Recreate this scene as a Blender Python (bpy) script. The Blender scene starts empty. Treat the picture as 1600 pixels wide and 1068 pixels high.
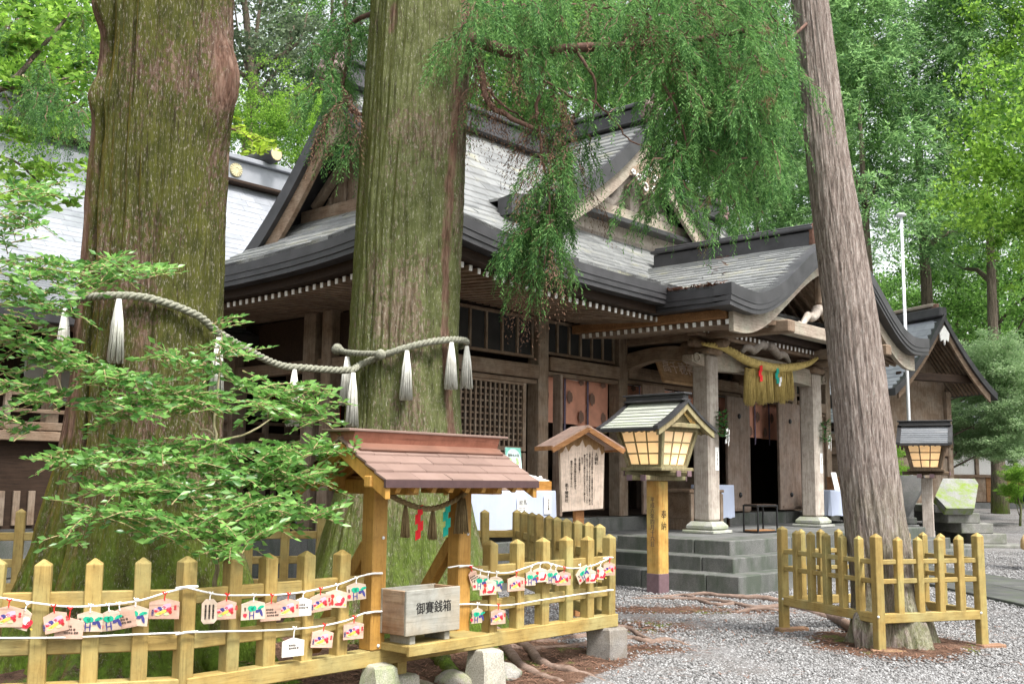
import bpy, math, random
import numpy as np
from mathutils import Vector, Matrix, Euler

scene = bpy.context.scene
COL = scene.collection
RAD = math.radians

# ---------------------------------------------------------------- camera
CAM_Z = 1.5
FPX, PCX, PCY = 1640.0, 800.0, 534.0          # focal length and centre in photo pixels (1600 x 1068)
PITCH, ROLL = RAD(7.43), RAD(0.63)
Fw = Vector((0, math.cos(PITCH), math.sin(PITCH)))
_R0 = Vector((1, 0, 0)); _U0 = _R0.cross(Fw)
Rt = _R0 * math.cos(ROLL) + _U0 * math.sin(ROLL)
Up = _U0 * math.cos(ROLL) - _R0 * math.sin(ROLL)
CAM = Vector((0, 0, CAM_Z))
cd = bpy.data.cameras.new('camera'); cam = bpy.data.objects.new('camera', cd); COL.objects.link(cam)
cam.matrix_world = Matrix(((Rt.x, Up.x, -Fw.x, CAM.x), (Rt.y, Up.y, -Fw.y, CAM.y), (Rt.z, Up.z, -Fw.z, CAM.z), (0, 0, 0, 1)))
cd.sensor_width = 36.0; cd.lens = 36.0 * FPX / 1600.0
cd.clip_start = 0.05; cd.clip_end = 2000
scene.camera = cam
scene.render.resolution_x = 1024; scene.render.resolution_y = 683

# ---------------------------------------------------------------- sky and sun (bright overcast)
SUN_EL, SUN_AZ = RAD(58), RAD(140)            # azimuth clockwise from +Y (the view direction): behind the camera, to the right
world = bpy.data.worlds.new('World'); scene.world = world; world.use_nodes = True
wt = world.node_tree; wt.nodes.clear()
wo = wt.nodes.new('ShaderNodeOutputWorld'); wb = wt.nodes.new('ShaderNodeBackground')
sk = wt.nodes.new('ShaderNodeTexSky'); sk.sky_type = 'NISHITA'; sk.sun_disc = False
sk.sun_elevation = SUN_EL; sk.sun_rotation = SUN_AZ; sk.air_density = 1.6; sk.dust_density = 4.0; sk.ozone_density = 1.0
hs = wt.nodes.new('ShaderNodeHueSaturation'); hs.inputs['Saturation'].default_value = 0.22
wt.links.new(sk.outputs[0], hs.inputs['Color']); wt.links.new(hs.outputs[0], wb.inputs['Color'])
wb.inputs['Strength'].default_value = 0.10
wt.links.new(wb.outputs[0], wo.inputs['Surface'])
sl = bpy.data.lights.new('sun', 'SUN'); sun = bpy.data.objects.new('sun', sl); COL.objects.link(sun)
sl.energy = 1.5; sl.angle = RAD(12); sl.color = (1.0, 0.96, 0.9)
sdir = Vector((math.sin(SUN_AZ) * math.cos(SUN_EL), math.cos(SUN_AZ) * math.cos(SUN_EL), math.sin(SUN_EL)))
sun.rotation_euler = (-sdir).to_track_quat('-Z', 'Y').to_euler(); sun.location = (0, 0, 40)
scene.view_settings.view_transform = 'Standard'; scene.view_settings.look = 'None'
scene.view_settings.exposure = 1.85; scene.view_settings.gamma = 1.0; scene.view_settings.use_curve_mapping = False
scene.cycles.max_bounces = 8; scene.cycles.transparent_max_bounces = 8

# ---------------------------------------------------------------- pixel helpers (direction only; distance is given by what a thing stands on)
def ray(x, y):
    d = Fw + Rt * ((x - PCX) / FPX) - Up * ((y - PCY) / FPX)
    return d
def at(x, y, Y):
    d = ray(x, y); return CAM + d * (Y / d.y)
def ground_at(x, y, z=0.0):
    d = ray(x, y); return CAM + d * ((z - CAM_Z) / d.z)
def on_plane(x, y, p, n):
    d = ray(x, y); return CAM + d * ((Vector(p) - CAM).dot(n) / d.dot(n))

# ---------------------------------------------------------------- mesh builder
class MB:
    def __init__(s): s.v = []; s.f = []
    def add(s, verts, faces):
        o = len(s.v); s.v += [tuple(p) for p in verts]; s.f += [tuple(i + o for i in f) for f in faces]; return s
    def box(s, c, size, ch=0.0, rot=None):
        hx, hy, hz = size[0] / 2, size[1] / 2, size[2] / 2
        c = Vector(c)
        if ch <= 0:
            V = [Vector((x * hx, y * hy, z * hz)) for x in (-1, 1) for y in (-1, 1) for z in (-1, 1)]
            Fc = [(0, 1, 3, 2), (4, 6, 7, 5), (0, 4, 5, 1), (2, 3, 7, 6), (0, 2, 6, 4), (1, 5, 7, 3)]
        else:
            ch = min(ch, hx * .8, hy * .8, hz * .8)
            V = []; idx = {}
            for x in (-1, 1):
                for y in (-1, 1):
                    for z in (-1, 1):
                        for a in range(3):
                            p = [x * (hx - ch), y * (hy - ch), z * (hz - ch)]
                            p[a] = (x * hx, y * hy, z * hz)[a]
                            idx[(x, y, z, a)] = len(V); V.append(Vector(p))
            Fc = []
            for a in range(3):
                b, d = (a + 1) % 3, (a + 2) % 3
                for sg in (-1, 1):
                    def k(sb, sd):
                        t = [0, 0, 0]; t[a] = sg; t[b] = sb; t[d] = sd; return idx[(t[0], t[1], t[2], a)]
                    q = [k(-1, -1), k(1, -1), k(1, 1), k(-1, 1)]
                    Fc.append(tuple(q if sg > 0 else q[::-1]))
            for a in range(3):
                b, d = (a + 1) % 3, (a + 2) % 3
                for sb in (-1, 1):
                    for sd in (-1, 1):
                        def k(sa, ax):
                            t = [0, 0, 0]; t[a] = sa; t[b] = sb; t[d] = sd; return idx[(t[0], t[1], t[2], ax)]
                        q = [k(-1, b), k(1, b), k(1, d), k(-1, d)]
                        Fc.append(tuple(q if sb * sd < 0 else q[::-1]))
            for x in (-1, 1):
                for y in (-1, 1):
                    for z in (-1, 1):
                        q = [idx[(x, y, z, 0)], idx[(x, y, z, 1)], idx[(x, y, z, 2)]]
                        Fc.append(tuple(q if x * y * z > 0 else q[::-1]))
        if rot is not None: V = [rot @ p for p in V]
        return s.add([p + c for p in V], Fc)
    def bar(s, p0, p1, w, h, up=(0, 0, 1), ch=0.0):
        p0, p1 = Vector(p0), Vector(p1); d = p1 - p0; L = d.length; d.normalize()
        upv = Vector(up)
        if abs(d.dot(upv)) > .98: upv = Vector((0, 1, 0))
        sx = d.cross(upv).normalized(); uz = sx.cross(d)
        M = Matrix((d, sx, uz)).transposed()
        return s.box((p0 + p1) / 2, (L, w, h), ch, M)
    def tube(s, pts, rad, n=8, cap=True):
        pts = [Vector(p) for p in pts]; m = len(pts)
        if not hasattr(rad, '__len__'): rad = [rad] * m
        T = [(pts[min(i + 1, m - 1)] - pts[max(i - 1, 0)]).normalized() for i in range(m)]
        a = Vector((0, 0, 1)) if abs(T[0].z) < .9 else Vector((1, 0, 0))
        nx = T[0].cross(a).normalized(); V = []
        for i in range(m):
            nx = (nx - T[i] * nx.dot(T[i])).normalized(); ny = T[i].cross(nx)
            for k in range(n):
                t = 2 * math.pi * k / n
                V.append(pts[i] + (nx * math.cos(t) + ny * math.sin(t)) * rad[i])
        Fc = [(i * n + k, i * n + (k + 1) % n, (i + 1) * n + (k + 1) % n, (i + 1) * n + k) for i in range(m - 1) for k in range(n)]
        if cap: Fc += [tuple(range(n))[::-1], tuple((m - 1) * n + k for k in range(n))]
        return s.add(V, Fc)
    def prism(s, poly, off):
        off = Vector(off); n = len(poly); P = [Vector(p) for p in poly]
        Fc = [tuple(range(n))[::-1], tuple(range(n, 2 * n))] + [(k, (k + 1) % n, n + (k + 1) % n, n + k) for k in range(n)]
        return s.add(P + [p + off for p in P], Fc)
    def loft(s, rings, closed=False, cap=True):
        n = len(rings[0]); V = [Vector(p) for r in rings for p in r]
        Fc = []
        for i in range(len(rings) - 1):
            for k in range(n): Fc.append((i * n + k, i * n + (k + 1) % n, (i + 1) * n + (k + 1) % n, (i + 1) * n + k))
        if cap: Fc += [tuple(range(n))[::-1], tuple((len(rings) - 1) * n + k for k in range(n))]
        return s.add(V, Fc)
    def lathe(s, prof, c=(0, 0, 0), n=16):
        c = Vector(c)
        return s.loft([[c + Vector((r * math.cos(2 * math.pi * k / n), r * math.sin(2 * math.pi * k / n), z)) for k in range(n)] for r, z in prof])
    def grid(s, fn, A, B):
        V = [Vector(fn(a, b)) for a in A for b in B]; nb = len(B)
        return s.add(V, [(i * nb + j, (i + 1) * nb + j, (i + 1) * nb + j + 1, i * nb + j + 1) for i in range(len(A) - 1) for j in range(nb - 1)])
    def mesh(s, name, mat, smooth=False):
        me = bpy.data.meshes.new(name); me.from_pydata(s.v, [], s.f)
        if mat: me.materials.append(mat)
        if smooth: me.polygons.foreach_set('use_smooth', [True] * len(me.polygons))
        me.update(); return me
    def build(s, name, mat, parent=None, smooth=False, loc=(0, 0, 0), rot=(0, 0, 0)):
        return place(name, s.mesh(name, mat, smooth), parent, loc, rot)

def place(name, me, parent=None, loc=(0, 0, 0), rot=(0, 0, 0), scale=(1, 1, 1)):
    o = bpy.data.objects.new(name, me); COL.objects.link(o)
    if parent is not None: o.parent = parent
    o.location = loc; o.rotation_euler = rot; o.scale = scale
    return o
def np_mesh(name, V, Fq, mat, smooth=False, parent=None, loc=(0, 0, 0), link=True):
    V = np.asarray(V, dtype=np.float32); Fq = np.asarray(Fq, dtype=np.int32)
    me = bpy.data.meshes.new(name); k = Fq.shape[1]
    me.vertices.add(len(V)); me.vertices.foreach_set('co', V.ravel())
    me.loops.add(Fq.size); me.loops.foreach_set('vertex_index', Fq.ravel())
    me.polygons.add(len(Fq)); me.polygons.foreach_set('loop_start', np.arange(0, Fq.size, k, dtype=np.int32))
    me.update(calc_edges=True); me.validate()
    if smooth: me.polygons.foreach_set('use_smooth', [True] * len(me.polygons))
    if mat: me.materials.append(mat)
    return place(name, me, parent, loc) if link else me
def thing(name, label, cat, loc=(0, 0, 0), rotz=0.0, group=None):
    o = bpy.data.objects.new(name, None); COL.objects.link(o); o.empty_display_size = .1
    o.location = loc; o.rotation_euler = (0, 0, rotz)
    return tag(o, label, cat, group)
def tag(o, label=None, cat=None, group=None, kind=None):
    if label: o['label'] = label
    if cat: o['category'] = cat
    if group: o['group'] = group
    if kind: o['kind'] = kind
    return o

# ---------------------------------------------------------------- materials
MATS = {}
def nd(nt, typ, **kw):
    n = nt.nodes.new('ShaderNode' + typ)
    for k, v in kw.items():
        if k.startswith('_'): setattr(n, k[1:], v)
        else: n.inputs[k.replace('_', ' ')].default_value = v
    return n
def base_mat(name, rough=.7, spec=.3):
    m = bpy.data.materials.new(name); m.use_nodes = True; nt = m.node_tree
    b = nt.nodes['Principled BSDF']; b.inputs['Roughness'].default_value = rough
    b.inputs['Specular IOR Level'].default_value = spec
    return m, nt, b
def coords(nt, scale=(1, 1, 1), rnd=True):
    tc = nd(nt, 'TexCoord'); mp = nd(nt, 'Mapping'); mp.inputs['Scale'].default_value = scale
    if rnd:
        oi = nd(nt, 'ObjectInfo'); ml = nd(nt, 'VectorMath', _operation='SCALE'); cb = nd(nt, 'CombineXYZ')
        for i in range(3): nt.links.new(oi.outputs['Random'], cb.inputs[i])
        ml.inputs['Scale'].default_value = 37.0
        nt.links.new(cb.outputs[0], ml.inputs[0]); ad = nd(nt, 'VectorMath', _operation='ADD')
        nt.links.new(tc.outputs['Object'], ad.inputs[0]); nt.links.new(ml.outputs[0], ad.inputs[1])
        nt.links.new(ad.outputs[0], mp.inputs['Vector'])
    else: nt.links.new(tc.outputs['Object'], mp.inputs['Vector'])
    return mp
def ramp(nt, fac, stops):
    r = nd(nt, 'ValToRGB'); el = r.color_ramp.elements
    while len(el) < len(stops): el.new(.5)
    for e, (p, c) in zip(el, stops): e.position = p; e.color = (*c, 1) if len(c) == 3 else c
    nt.links.new(fac, r.inputs[0]); return r
def mix(nt, fac, a, b, blend='MIX'):
    m = nd(nt, 'Mix', _data_type='RGBA', _blend_type=blend)
    for s, x in ((0, fac), (6, a), (7, b)):
        if hasattr(x, 'is_linked') or isinstance(x, bpy.types.NodeSocket): nt.links.new(x, m.inputs[s])
        elif s == 0: m.inputs[0].default_value = x
        else: m.inputs[s].default_value = (*x, 1)
    return m.outputs[2]
def noise(nt, vec, scale, detail=4, rough=.55, dist=0.0):
    n = nd(nt, 'TexNoise', Scale=scale, Detail=detail, Roughness=rough, Distortion=dist)
    if vec is not None: nt.links.new(vec, n.inputs['Vector'])
    return n.outputs['Fac']
def bump(nt, b, h, strength=.3, dist=.02):
    n = nd(nt, 'Bump', Strength=strength, Distance=dist); nt.links.new(h, n.inputs['Height']); nt.links.new(n.outputs[0], b.inputs['Normal'])
def var_bright(nt, col, amt=.18):
    oi = nd(nt, 'ObjectInfo'); mr = nd(nt, 'MapRange'); mr.inputs['To Min'].default_value = 1 - amt; mr.inputs['To Max'].default_value = 1 + amt
    nt.links.new(oi.outputs['Random'], mr.inputs['Value'])
    hv = nd(nt, 'HueSaturation'); nt.links.new(col, hv.inputs['Color']); nt.links.new(mr.outputs[0], hv.inputs['Value'])
    return hv.outputs[0]
def m_wood(name, c1, c2, axis='z', grain=60, rough=.72, blotch=None, bl_amt=.5, bmp=.25, var=.12, spec=.25, edge=None):
    if name in MATS: return MATS[name]
    m, nt, b = base_mat(name, rough, spec)
    sc = {'x': (.05, 1, 1), 'y': (1, .05, 1), 'z': (1, 1, .05)}[axis]
    mp = coords(nt, sc)
    g = noise(nt, mp.outputs[0], grain, 5, .65, .6)
    col = ramp(nt, g, [(.28, c1), (.72, c2)]).outputs[0]
    mp2 = coords(nt, (1, 1, 1)) if axis else mp
    if blotch:
        bn = noise(nt, mp2.outputs[0], 2.6, 5, .6)
        bf = ramp(nt, bn, [(.42, (0, 0, 0)), (.68, (bl_amt,) * 3)]).outputs[0]
        col = mix(nt, bf, col, blotch)
    fine = ramp(nt, noise(nt, mp.outputs[0], grain * 3.2, 4, .7, .3), [(.34, (.62, .60, .58)), (.46, (1, 1, 1))]).outputs[0]
    col = mix(nt, .8, col, fine, 'MULTIPLY')
    gr = ramp(nt, noise(nt, mp2.outputs[0], 7, 6, .75), [(.36, (.66, .64, .62)), (.56, (1, 1, 1))]).outputs[0]
    col = mix(nt, .75, col, gr, 'MULTIPLY')
    col = var_bright(nt, col, var)
    nt.links.new(col, b.inputs['Base Color']); bump(nt, b, g, bmp, .006)
    MATS[name] = m; return m
def m_plain(name, c, rough=.6, spec=.3, nz=.12, scale=20, bmp=0.0, metal=0.0, var=.05):
    if name in MATS: return MATS[name]
    m, nt, b = base_mat(name, rough, spec); b.inputs['Metallic'].default_value = metal
    mp = coords(nt)
    n = noise(nt, mp.outputs[0], scale, 4)
    lo = tuple(x * (1 - nz) for x in c); hi = tuple(min(1, x * (1 + nz)) for x in c)
    col = ramp(nt, n, [(.3, lo), (.7, hi)]).outputs[0]
    nt.links.new(var_bright(nt, col, var), b.inputs['Base Color'])
    if bmp: bump(nt, b, n, bmp, .01)
    MATS[name] = m; return m
def m_stone(name, c1, c2, moss=None, mamt=.6, scale=3.0, rough=.85, speck=120, vert=False):
    if name in MATS: return MATS[name]
    m, nt, b = base_mat(name, rough, .25)
    mp = coords(nt, (1, 1, 1))
    n1 = noise(nt, mp.outputs[0], scale, 6, .6); n2 = noise(nt, mp.outputs[0], speck, 2, .5)
    col = ramp(nt, n1, [(.3, c1), (.7, c2)]).outputs[0]
    sp = ramp(nt, n2, [(.35, (.72,) * 3), (.65, (1.25,) * 3)]).outputs[0]
    col = mix(nt, 1.0, col, sp, 'MULTIPLY')
    if moss:
        mp3 = coords(nt, (1, 1, .35) if vert else (1, 1, 1))
        n3 = noise(nt, mp3.outputs[0], 3.2, 6, .65)
        mf = ramp(nt, n3, [(.45, (0, 0, 0)), (.62, (mamt,) * 3)]).outputs[0]
        col = mix(nt, mf, col, moss)
    nt.links.new(var_bright(nt, col, .08), b.inputs['Base Color']); bump(nt, b, n2, .25, .004)
    MATS[name] = m; return m
def m_leaf(name, c1, c2, trans=.45, rough=.5, spec=.3, scale=.8, dead=None, damt=0.0, tcol=None):
    if name in MATS: return MATS[name]
    m = bpy.data.materials.new(name); m.use_nodes = True; nt = m.node_tree; nt.nodes.clear()
    out = nd(nt, 'OutputMaterial'); b = nd(nt, 'BsdfPrincipled', Roughness=rough); b.inputs['Specular IOR Level'].default_value = spec
    tr = nd(nt, 'BsdfTranslucent'); mx = nd(nt, 'MixShader'); mx.inputs[0].default_value = trans
    mp = coords(nt, (1, 1, 1))
    n1 = noise(nt, mp.outputs[0], scale, 5, .6)
    gi = nd(nt, 'NewGeometry')
    ad = nd(nt, 'Math', _operation='MULTIPLY_ADD'); nt.links.new(gi.outputs['Random Per Island'], ad.inputs[0]); ad.inputs[1].default_value = .55
    sb = nd(nt, 'Math', _operation='SUBTRACT'); nt.links.new(n1, sb.inputs[0]); sb.inputs[1].default_value = .27; nt.links.new(sb.outputs[0], ad.inputs[2])
    col = ramp(nt, ad.outputs[0], [(.2, c1), (.8, c2)]).outputs[0]
    if dead:
        n2 = noise(nt, mp.outputs[0], scale * 1.7 + .3, 3, .5)
        df = ramp(nt, n2, [(.60 - damt * .2, (0, 0, 0)), (.72 - damt * .2, (1, 1, 1))]).outputs[0]
        col = mix(nt, df, col, dead)
    col = var_bright(nt, col, .1)
    nt.links.new(col, b.inputs['Base Color'])
    hv = nd(nt, 'HueSaturation', Value=1.25, Saturation=1.0); nt.links.new(col, hv.inputs['Color']); nt.links.new(hv.outputs[0], tr.inputs['Color'])
    nt.links.new(b.outputs[0], mx.inputs[1]); nt.links.new(tr.outputs[0], mx.inputs[2]); nt.links.new(mx.outputs[0], out.inputs['Surface'])
    MATS[name] = m; return m
def m_bark(name, bark1, bark2, moss1, moss2, amt=.5, yellow=None, stripe=34, flake=None, base=.95):
    m, nt, b = base_mat(name, .9, .15)
    mp = coords(nt, (1, 1, .12), False); mpf = coords(nt, (1, 1, .6), False); mpn = coords(nt, (1, 1, .6), False)
    g = noise(nt, mp.outputs[0], stripe, 6, .7, .4)
    col = ramp(nt, g, [(.28, tuple(x * .35 for x in bark1)), (.45, bark1), (.68, bark2)]).outputs[0]
    f = noise(nt, mpf.outputs[0], 34, 7, .75)
    big = noise(nt, mpn.outputs[0], 1.5, 3, .5)
    sm = nd(nt, 'Math', _operation='MULTIPLY_ADD'); nt.links.new(big, sm.inputs[0]); sm.inputs[1].default_value = 1.1; nt.links.new(f, sm.inputs[2])
    mf = ramp(nt, sm.outputs[0], [(1.16 - amt * .28, (0, 0, 0)), (1.24 - amt * .28, (.9,) * 3)]).outputs[0]
    mc = ramp(nt, noise(nt, mpf.outputs[0], 9, 5, .7), [(.3, moss1), (.7, moss2)]).outputs[0]
    col = mix(nt, mf, col, mc)
    mpk = coords(nt, (1, 1, .26), False)                     # pale flaking strips of bare bark, and thin dark fissures
    fk = ramp(nt, noise(nt, mpk.outputs[0], 95, 5, .7, .2), [(.56, (0, 0, 0)), (.64, (.8,) * 3)]).outputs[0]
    col = mix(nt, fk, col, flake or tuple(min(1, x * 1.25) for x in bark2))
    mpc = coords(nt, (1, 1, .085), False)
    fs = ramp(nt, noise(nt, mpc.outputs[0], 44, 5, .65, .5), [(.35, (.75,) * 3), (.41, (0, 0, 0))]).outputs[0]
    col = mix(nt, fs, col, tuple(x * .28 for x in bark1))
    # bark is bare in thin vertical flakes, moss thicker near the root flare
    geo = nd(nt, 'NewGeometry'); sep = nd(nt, 'SeparateXYZ'); nt.links.new(geo.outputs['Position'], sep.inputs[0])
    lo = nd(nt, 'MapRange'); nt.links.new(sep.outputs['Z'], lo.inputs['Value'])
    lo.inputs['From Min'].default_value = 1.7; lo.inputs['From Max'].default_value = .2; lo.inputs['To Max'].default_value = base
    ml = nd(nt, 'Math', _operation='MULTIPLY'); nt.links.new(lo.outputs[0], ml.inputs[0])
    nt.links.new(ramp(nt, noise(nt, mpn.outputs[0], 7, 5, .7), [(.38, (0, 0, 0)), (.55, (1,) * 3)]).outputs[0], ml.inputs[1])
    lm = ramp(nt, noise(nt, mpf.outputs[0], 30, 4, .7), [(.3, (.07, .12, .014)), (.7, (.17, .27, .03))]).outputs[0]
    col = mix(nt, ml.outputs[0], col, lm)
    if yellow:   # lichen-yellow side of the trunk that faces left
        sn = nd(nt, 'SeparateXYZ'); nt.links.new(geo.outputs['Normal'], sn.inputs[0])
        yl = nd(nt, 'MapRange'); nt.links.new(sn.outputs['X'], yl.inputs['Value'])
        yl.inputs['From Min'].default_value = -.35; yl.inputs['From Max'].default_value = -.9; yl.inputs['To Max'].default_value = .75
        my = nd(nt, 'Math', _operation='MULTIPLY'); nt.links.new(yl.outputs[0], my.inputs[0])
        nt.links.new(ramp(nt, noise(nt, mpf.outputs[0], 6, 5, .7), [(.3, (.35,) * 3), (.6, (1,) * 3)]).outputs[0], my.inputs[1])
        col = mix(nt, my.outputs[0], col, yellow)
    ba = nd(nt, 'Attribute', _attribute_name='bare')          # moss-free reddish strips of the trunk
    bs = nd(nt, 'Math', _operation='MULTIPLY_ADD'); nt.links.new(noise(nt, mpf.outputs[0], 11, 5, .7), bs.inputs[0]); bs.inputs[1].default_value = .9; nt.links.new(ba.outputs['Fac'], bs.inputs[2])
    bf = ramp(nt, bs.outputs[0], [(.78, (0, 0, 0)), (.98, (.92,) * 3)]).outputs[0]
    rb_ = ramp(nt, g, [(.30, (.045, .024, .017)), (.46, (.15, .082, .058)), (.68, (.29, .19, .145))]).outputs[0]
    col = mix(nt, bf, col, rb_)
    nt.links.new(col, b.inputs['Base Color']); bump(nt, b, g, 1.0, .045)
    MATS[name] = m; return m
def m_shingle(name, c1, c2, c3, rough=.42, metal=.15, var=.12, spec=.6):
    m, nt, b = base_mat(name, rough, spec); b.inputs['Metallic'].default_value = metal
    mp = coords(nt, (1, 1, 1)); geo = nd(nt, 'NewGeometry')
    n = noise(nt, mp.outputs[0], 1.3, 6, .65)
    col = ramp(nt, n, [(.3, c1), (.55, c2), (.75, c3)]).outputs[0]
    mr = nd(nt, 'MapRange'); mr.inputs['To Min'].default_value = 1 - var; mr.inputs['To Max'].default_value = 1 + var
    nt.links.new(geo.outputs['Random Per Island'], mr.inputs['Value'])
    hv = nd(nt, 'HueSaturation'); nt.links.new(col, hv.inputs['Color']); nt.links.new(mr.outputs[0], hv.inputs['Value'])
    nt.links.new(hv.outputs[0], b.inputs['Base Color'])
    rr = ramp(nt, noise(nt, mp.outputs[0], 4, 4), [(.3, (rough - .1,) * 3), (.7, (rough + .15,) * 3)])
    nt.links.new(rr.outputs[0], b.inputs['Roughness'])
    bump(nt, b, noise(nt, mp.outputs[0], 30, 3), .08, .01)
    MATS[name] = m; return m

TXT = {}
def text_mesh(body, size, mat, align='CENTER', spacing=1.0, depth=.0012, weight=0.0):
    key = (body, size, mat.name, spacing, depth, weight)
    if key not in TXT: TXT[key] = _text_mesh(body, size, mat, align, spacing, depth, weight)
    return TXT[key]
def _text_mesh(body, size, mat, align, spacing, depth, weight):
    cu = bpy.data.curves.new('lettering', 'FONT'); cu.body = body; cu.size = size; cu.align_x = align; cu.align_y = 'CENTER'
    cu.space_line = spacing; cu.extrude = depth; cu.resolution_u = 2; cu.offset = weight
    o = bpy.data.objects.new('lettering', cu)
    me = o.to_mesh().copy(); o.to_mesh_clear()
    bpy.data.objects.remove(o); bpy.data.curves.remove(cu)
    me.name = 'lettering'; me.materials.clear(); me.materials.append(mat); return me
def vtext(s): return '\n'.join(s)

# value noise for geometry
_rng = np.random.RandomState(7)
_TAB = _rng.rand(64, 64, 64).astype(np.float32)
def vnoise(x, y, z):
    x, y, z = np.broadcast_arrays(np.asarray(x, float), np.asarray(y, float), np.asarray(z, float))
    xi, yi, zi = np.floor(x).astype(int), np.floor(y).astype(int), np.floor(z).astype(int)
    fx, fy, fz = x - xi, y - yi, z - zi
    fx, fy, fz = [t * t * (3 - 2 * t) for t in (fx, fy, fz)]
    r = 0
    for dx in (0, 1):
        for dy in (0, 1):
            for dz in (0, 1):
                w = (fx if dx else 1 - fx) * (fy if dy else 1 - fy) * (fz if dz else 1 - fz)
                r = r + w * _TAB[(xi + dx) % 64, (yi + dy) % 64, (zi + dz) % 64]
    return r - .5
def fbm(x, y, z, o=4):
    r = 0; a = 1.0; s = 1.0
    for _ in range(o): r = r + a * vnoise(x * s, y * s, z * s); a *= .5; s *= 2.03
    return r
# ---------------------------------------------------------------- palette
W_OLD = m_wood('weathered_wood_upright', (.13, .085, .055), (.33, .245, .175), 'z', 55, .8, (.38, .33, .27), .5)
W_OLDX = m_wood('weathered_wood_lengthwise', (.12, .075, .048), (.29, .205, .14), 'x', 55, .8, (.34, .28, .215), .45)
W_OLDY = m_wood('weathered_wood_crosswise', (.12, .075, .048), (.29, .205, .14), 'y', 55, .8, (.34, .28, .215), .45)
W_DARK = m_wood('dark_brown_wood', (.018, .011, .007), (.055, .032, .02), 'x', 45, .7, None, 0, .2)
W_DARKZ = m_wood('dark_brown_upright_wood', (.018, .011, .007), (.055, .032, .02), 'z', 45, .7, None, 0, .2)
W_GREY = m_wood('grey_weathered_wood', (.27, .22, .185), (.54, .48, .42), 'z', 50, .8, (.60, .55, .48), .6, .3)
W_GREYX = m_wood('grey_weathered_beam', (.23, .18, .14), (.46, .39, .32), 'x', 50, .8, (.33, .36, .28), .5, .3)
W_DOOR = m_wood('door_plank_wood', (.17, .115, .085), (.34, .25, .195), 'z', 30, .7, (.34, .29, .25), .5, .3)
W_WARM = m_wood('warm_brown_wood', (.20, .095, .04), (.36, .19, .085), 'x', 40, .7, None, 0, .2)
W_FENCE = m_wood('yellow_fence_wood', (.30, .205, .062), (.41, .295, .10), 'z', 34, .7, (.33, .31, .13), .75, .25, .14, .25)
W_FENCEX = m_wood('yellow_rail_wood', (.30, .205, .062), (.41, .295, .10), 'x', 34, .7, (.34, .31, .14), .7, .25, .1, .25)
W_ORNG = m_wood('orange_shelter_wood', (.34, .17, .032), (.48, .26, .058), 'z', 24, .6, (.50, .30, .09), .4, .15, .08, .35)
W_PALE = m_wood('pale_sign_wood', (.74, .58, .46), (.88, .72, .60), 'z', 30, .65, None, 0, .08, .03)
W_RED = m_wood('reddish_cedar_wood', (.36, .16, .06), (.56, .28, .115), 'x', 34, .6, None, 0, .15, .06)
COPPER_DK = m_plain('dark_copper_edge', (.035, .034, .036), .45, .5, .45, 3.0, .05)
COPPER_BR = m_plain('brown_copper_sheet', (.17, .085, .058), .5, .45, .2, 4.0, .05)
SHING = m_shingle('grey_copper_shingle', (.13, .135, .135), (.225, .23, .225), (.28, .27, .18))
SHING_L = m_shingle('pale_copper_shingle', (.24, .255, .285), (.30, .315, .345), (.34, .355, .385))
SHING_D = m_shingle('dark_grey_shingle', (.13, .14, .155), (.19, .20, .215), (.24, .245, .25))
SHING_B = m_shingle('brown_plank_shingle', (.165, .108, .09), (.22, .148, .122), (.265, .185, .158), .6, 0, .1, .3)
SHING_W = m_shingle('weathered_lantern_shingle', (.28, .29, .26), (.40, .42, .36), (.35, .42, .26), .6, 0, .1, .3)
STONE = m_stone('platform_stone', (.11, .112, .11), (.175, .176, .174), (.075, .083, .075), .6, 2.5)
STONE_D = m_stone('damp_step_stone', (.085, .088, .083), (.155, .155, .147), (.05, .066, .045), .75, 2.2, vert=True)
STONE_L = m_stone('pale_granite', (.30, .30, .28), (.42, .42, .39), (.22, .27, .12), .55, 3)
STONE_M = m_stone('mossy_boulder_stone', (.16, .155, .14), (.33, .31, .28), (.12, .19, .035), .85, 5)
CONC = m_stone('fence_foundation_stone', (.30, .29, .24), (.44, .42, .36), (.20, .27, .07), .7, 4, vert=True)
WHITE = m_plain('white_paint', (.80, .79, .76), .6, .3, .06)
CLOTH_W = m_plain('white_blue_cloth', (.46, .51, .64), .85, .1, .05, 3)
PAPER = m_plain('white_paper', (.84, .84, .82), .8, .1, .03)
BLACK = m_plain('black_metal', (.012, .012, .014), .4, .5, .2)
INK = m_plain('black_ink', (.012, .011, .011), .7, .2, .1)
INK2 = m_plain('faded_ink', (.11, .085, .07), .8, .1, .1)
GOLD = m_plain('gold_print', (.55, .36, .05), .5, .4, .1)
REDC = m_plain('red_cloth', (.28, .007, .007), .75, .15, .1)
REDP = m_plain('red_paper', (.72, .025, .03), .6, .2, .06)
GREENP = m_plain('green_paper', (.012, .36, .27), .6, .2, .06)
PURPLE = m_plain('purple_ribbon', (.13, .105, .15), .7, .2, .25, 40)
PINKC = m_plain('salmon_curtain_cloth', (.62, .30, .21), .85, .1, .12, 6)
DOTC = m_plain('grey_brown_dot', (.22, .135, .105), .85, .1, .1)
ROPE_W = m_plain('pale_hemp_rope', (.235, .235, .185), .9, .1, .35, 60, .3)
TASSEL = m_wood('white_hemp_fringe', (.50, .50, .44), (.80, .80, .75), 'z', 140, .85, None, 0, .5, .05)
STRAW = m_wood('golden_straw', (.42, .31, .09), (.72, .57, .23), 'z', 120, .8, None, 0, .5, .06)
STRAW_B = m_wood('brown_straw', (.13, .09, .04), (.32, .24, .12), 'z', 120, .85, None, 0, .5, .06)
CORD_W = m_plain('white_cord', (.80, .79, .76), .8, .15, .05)
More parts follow.
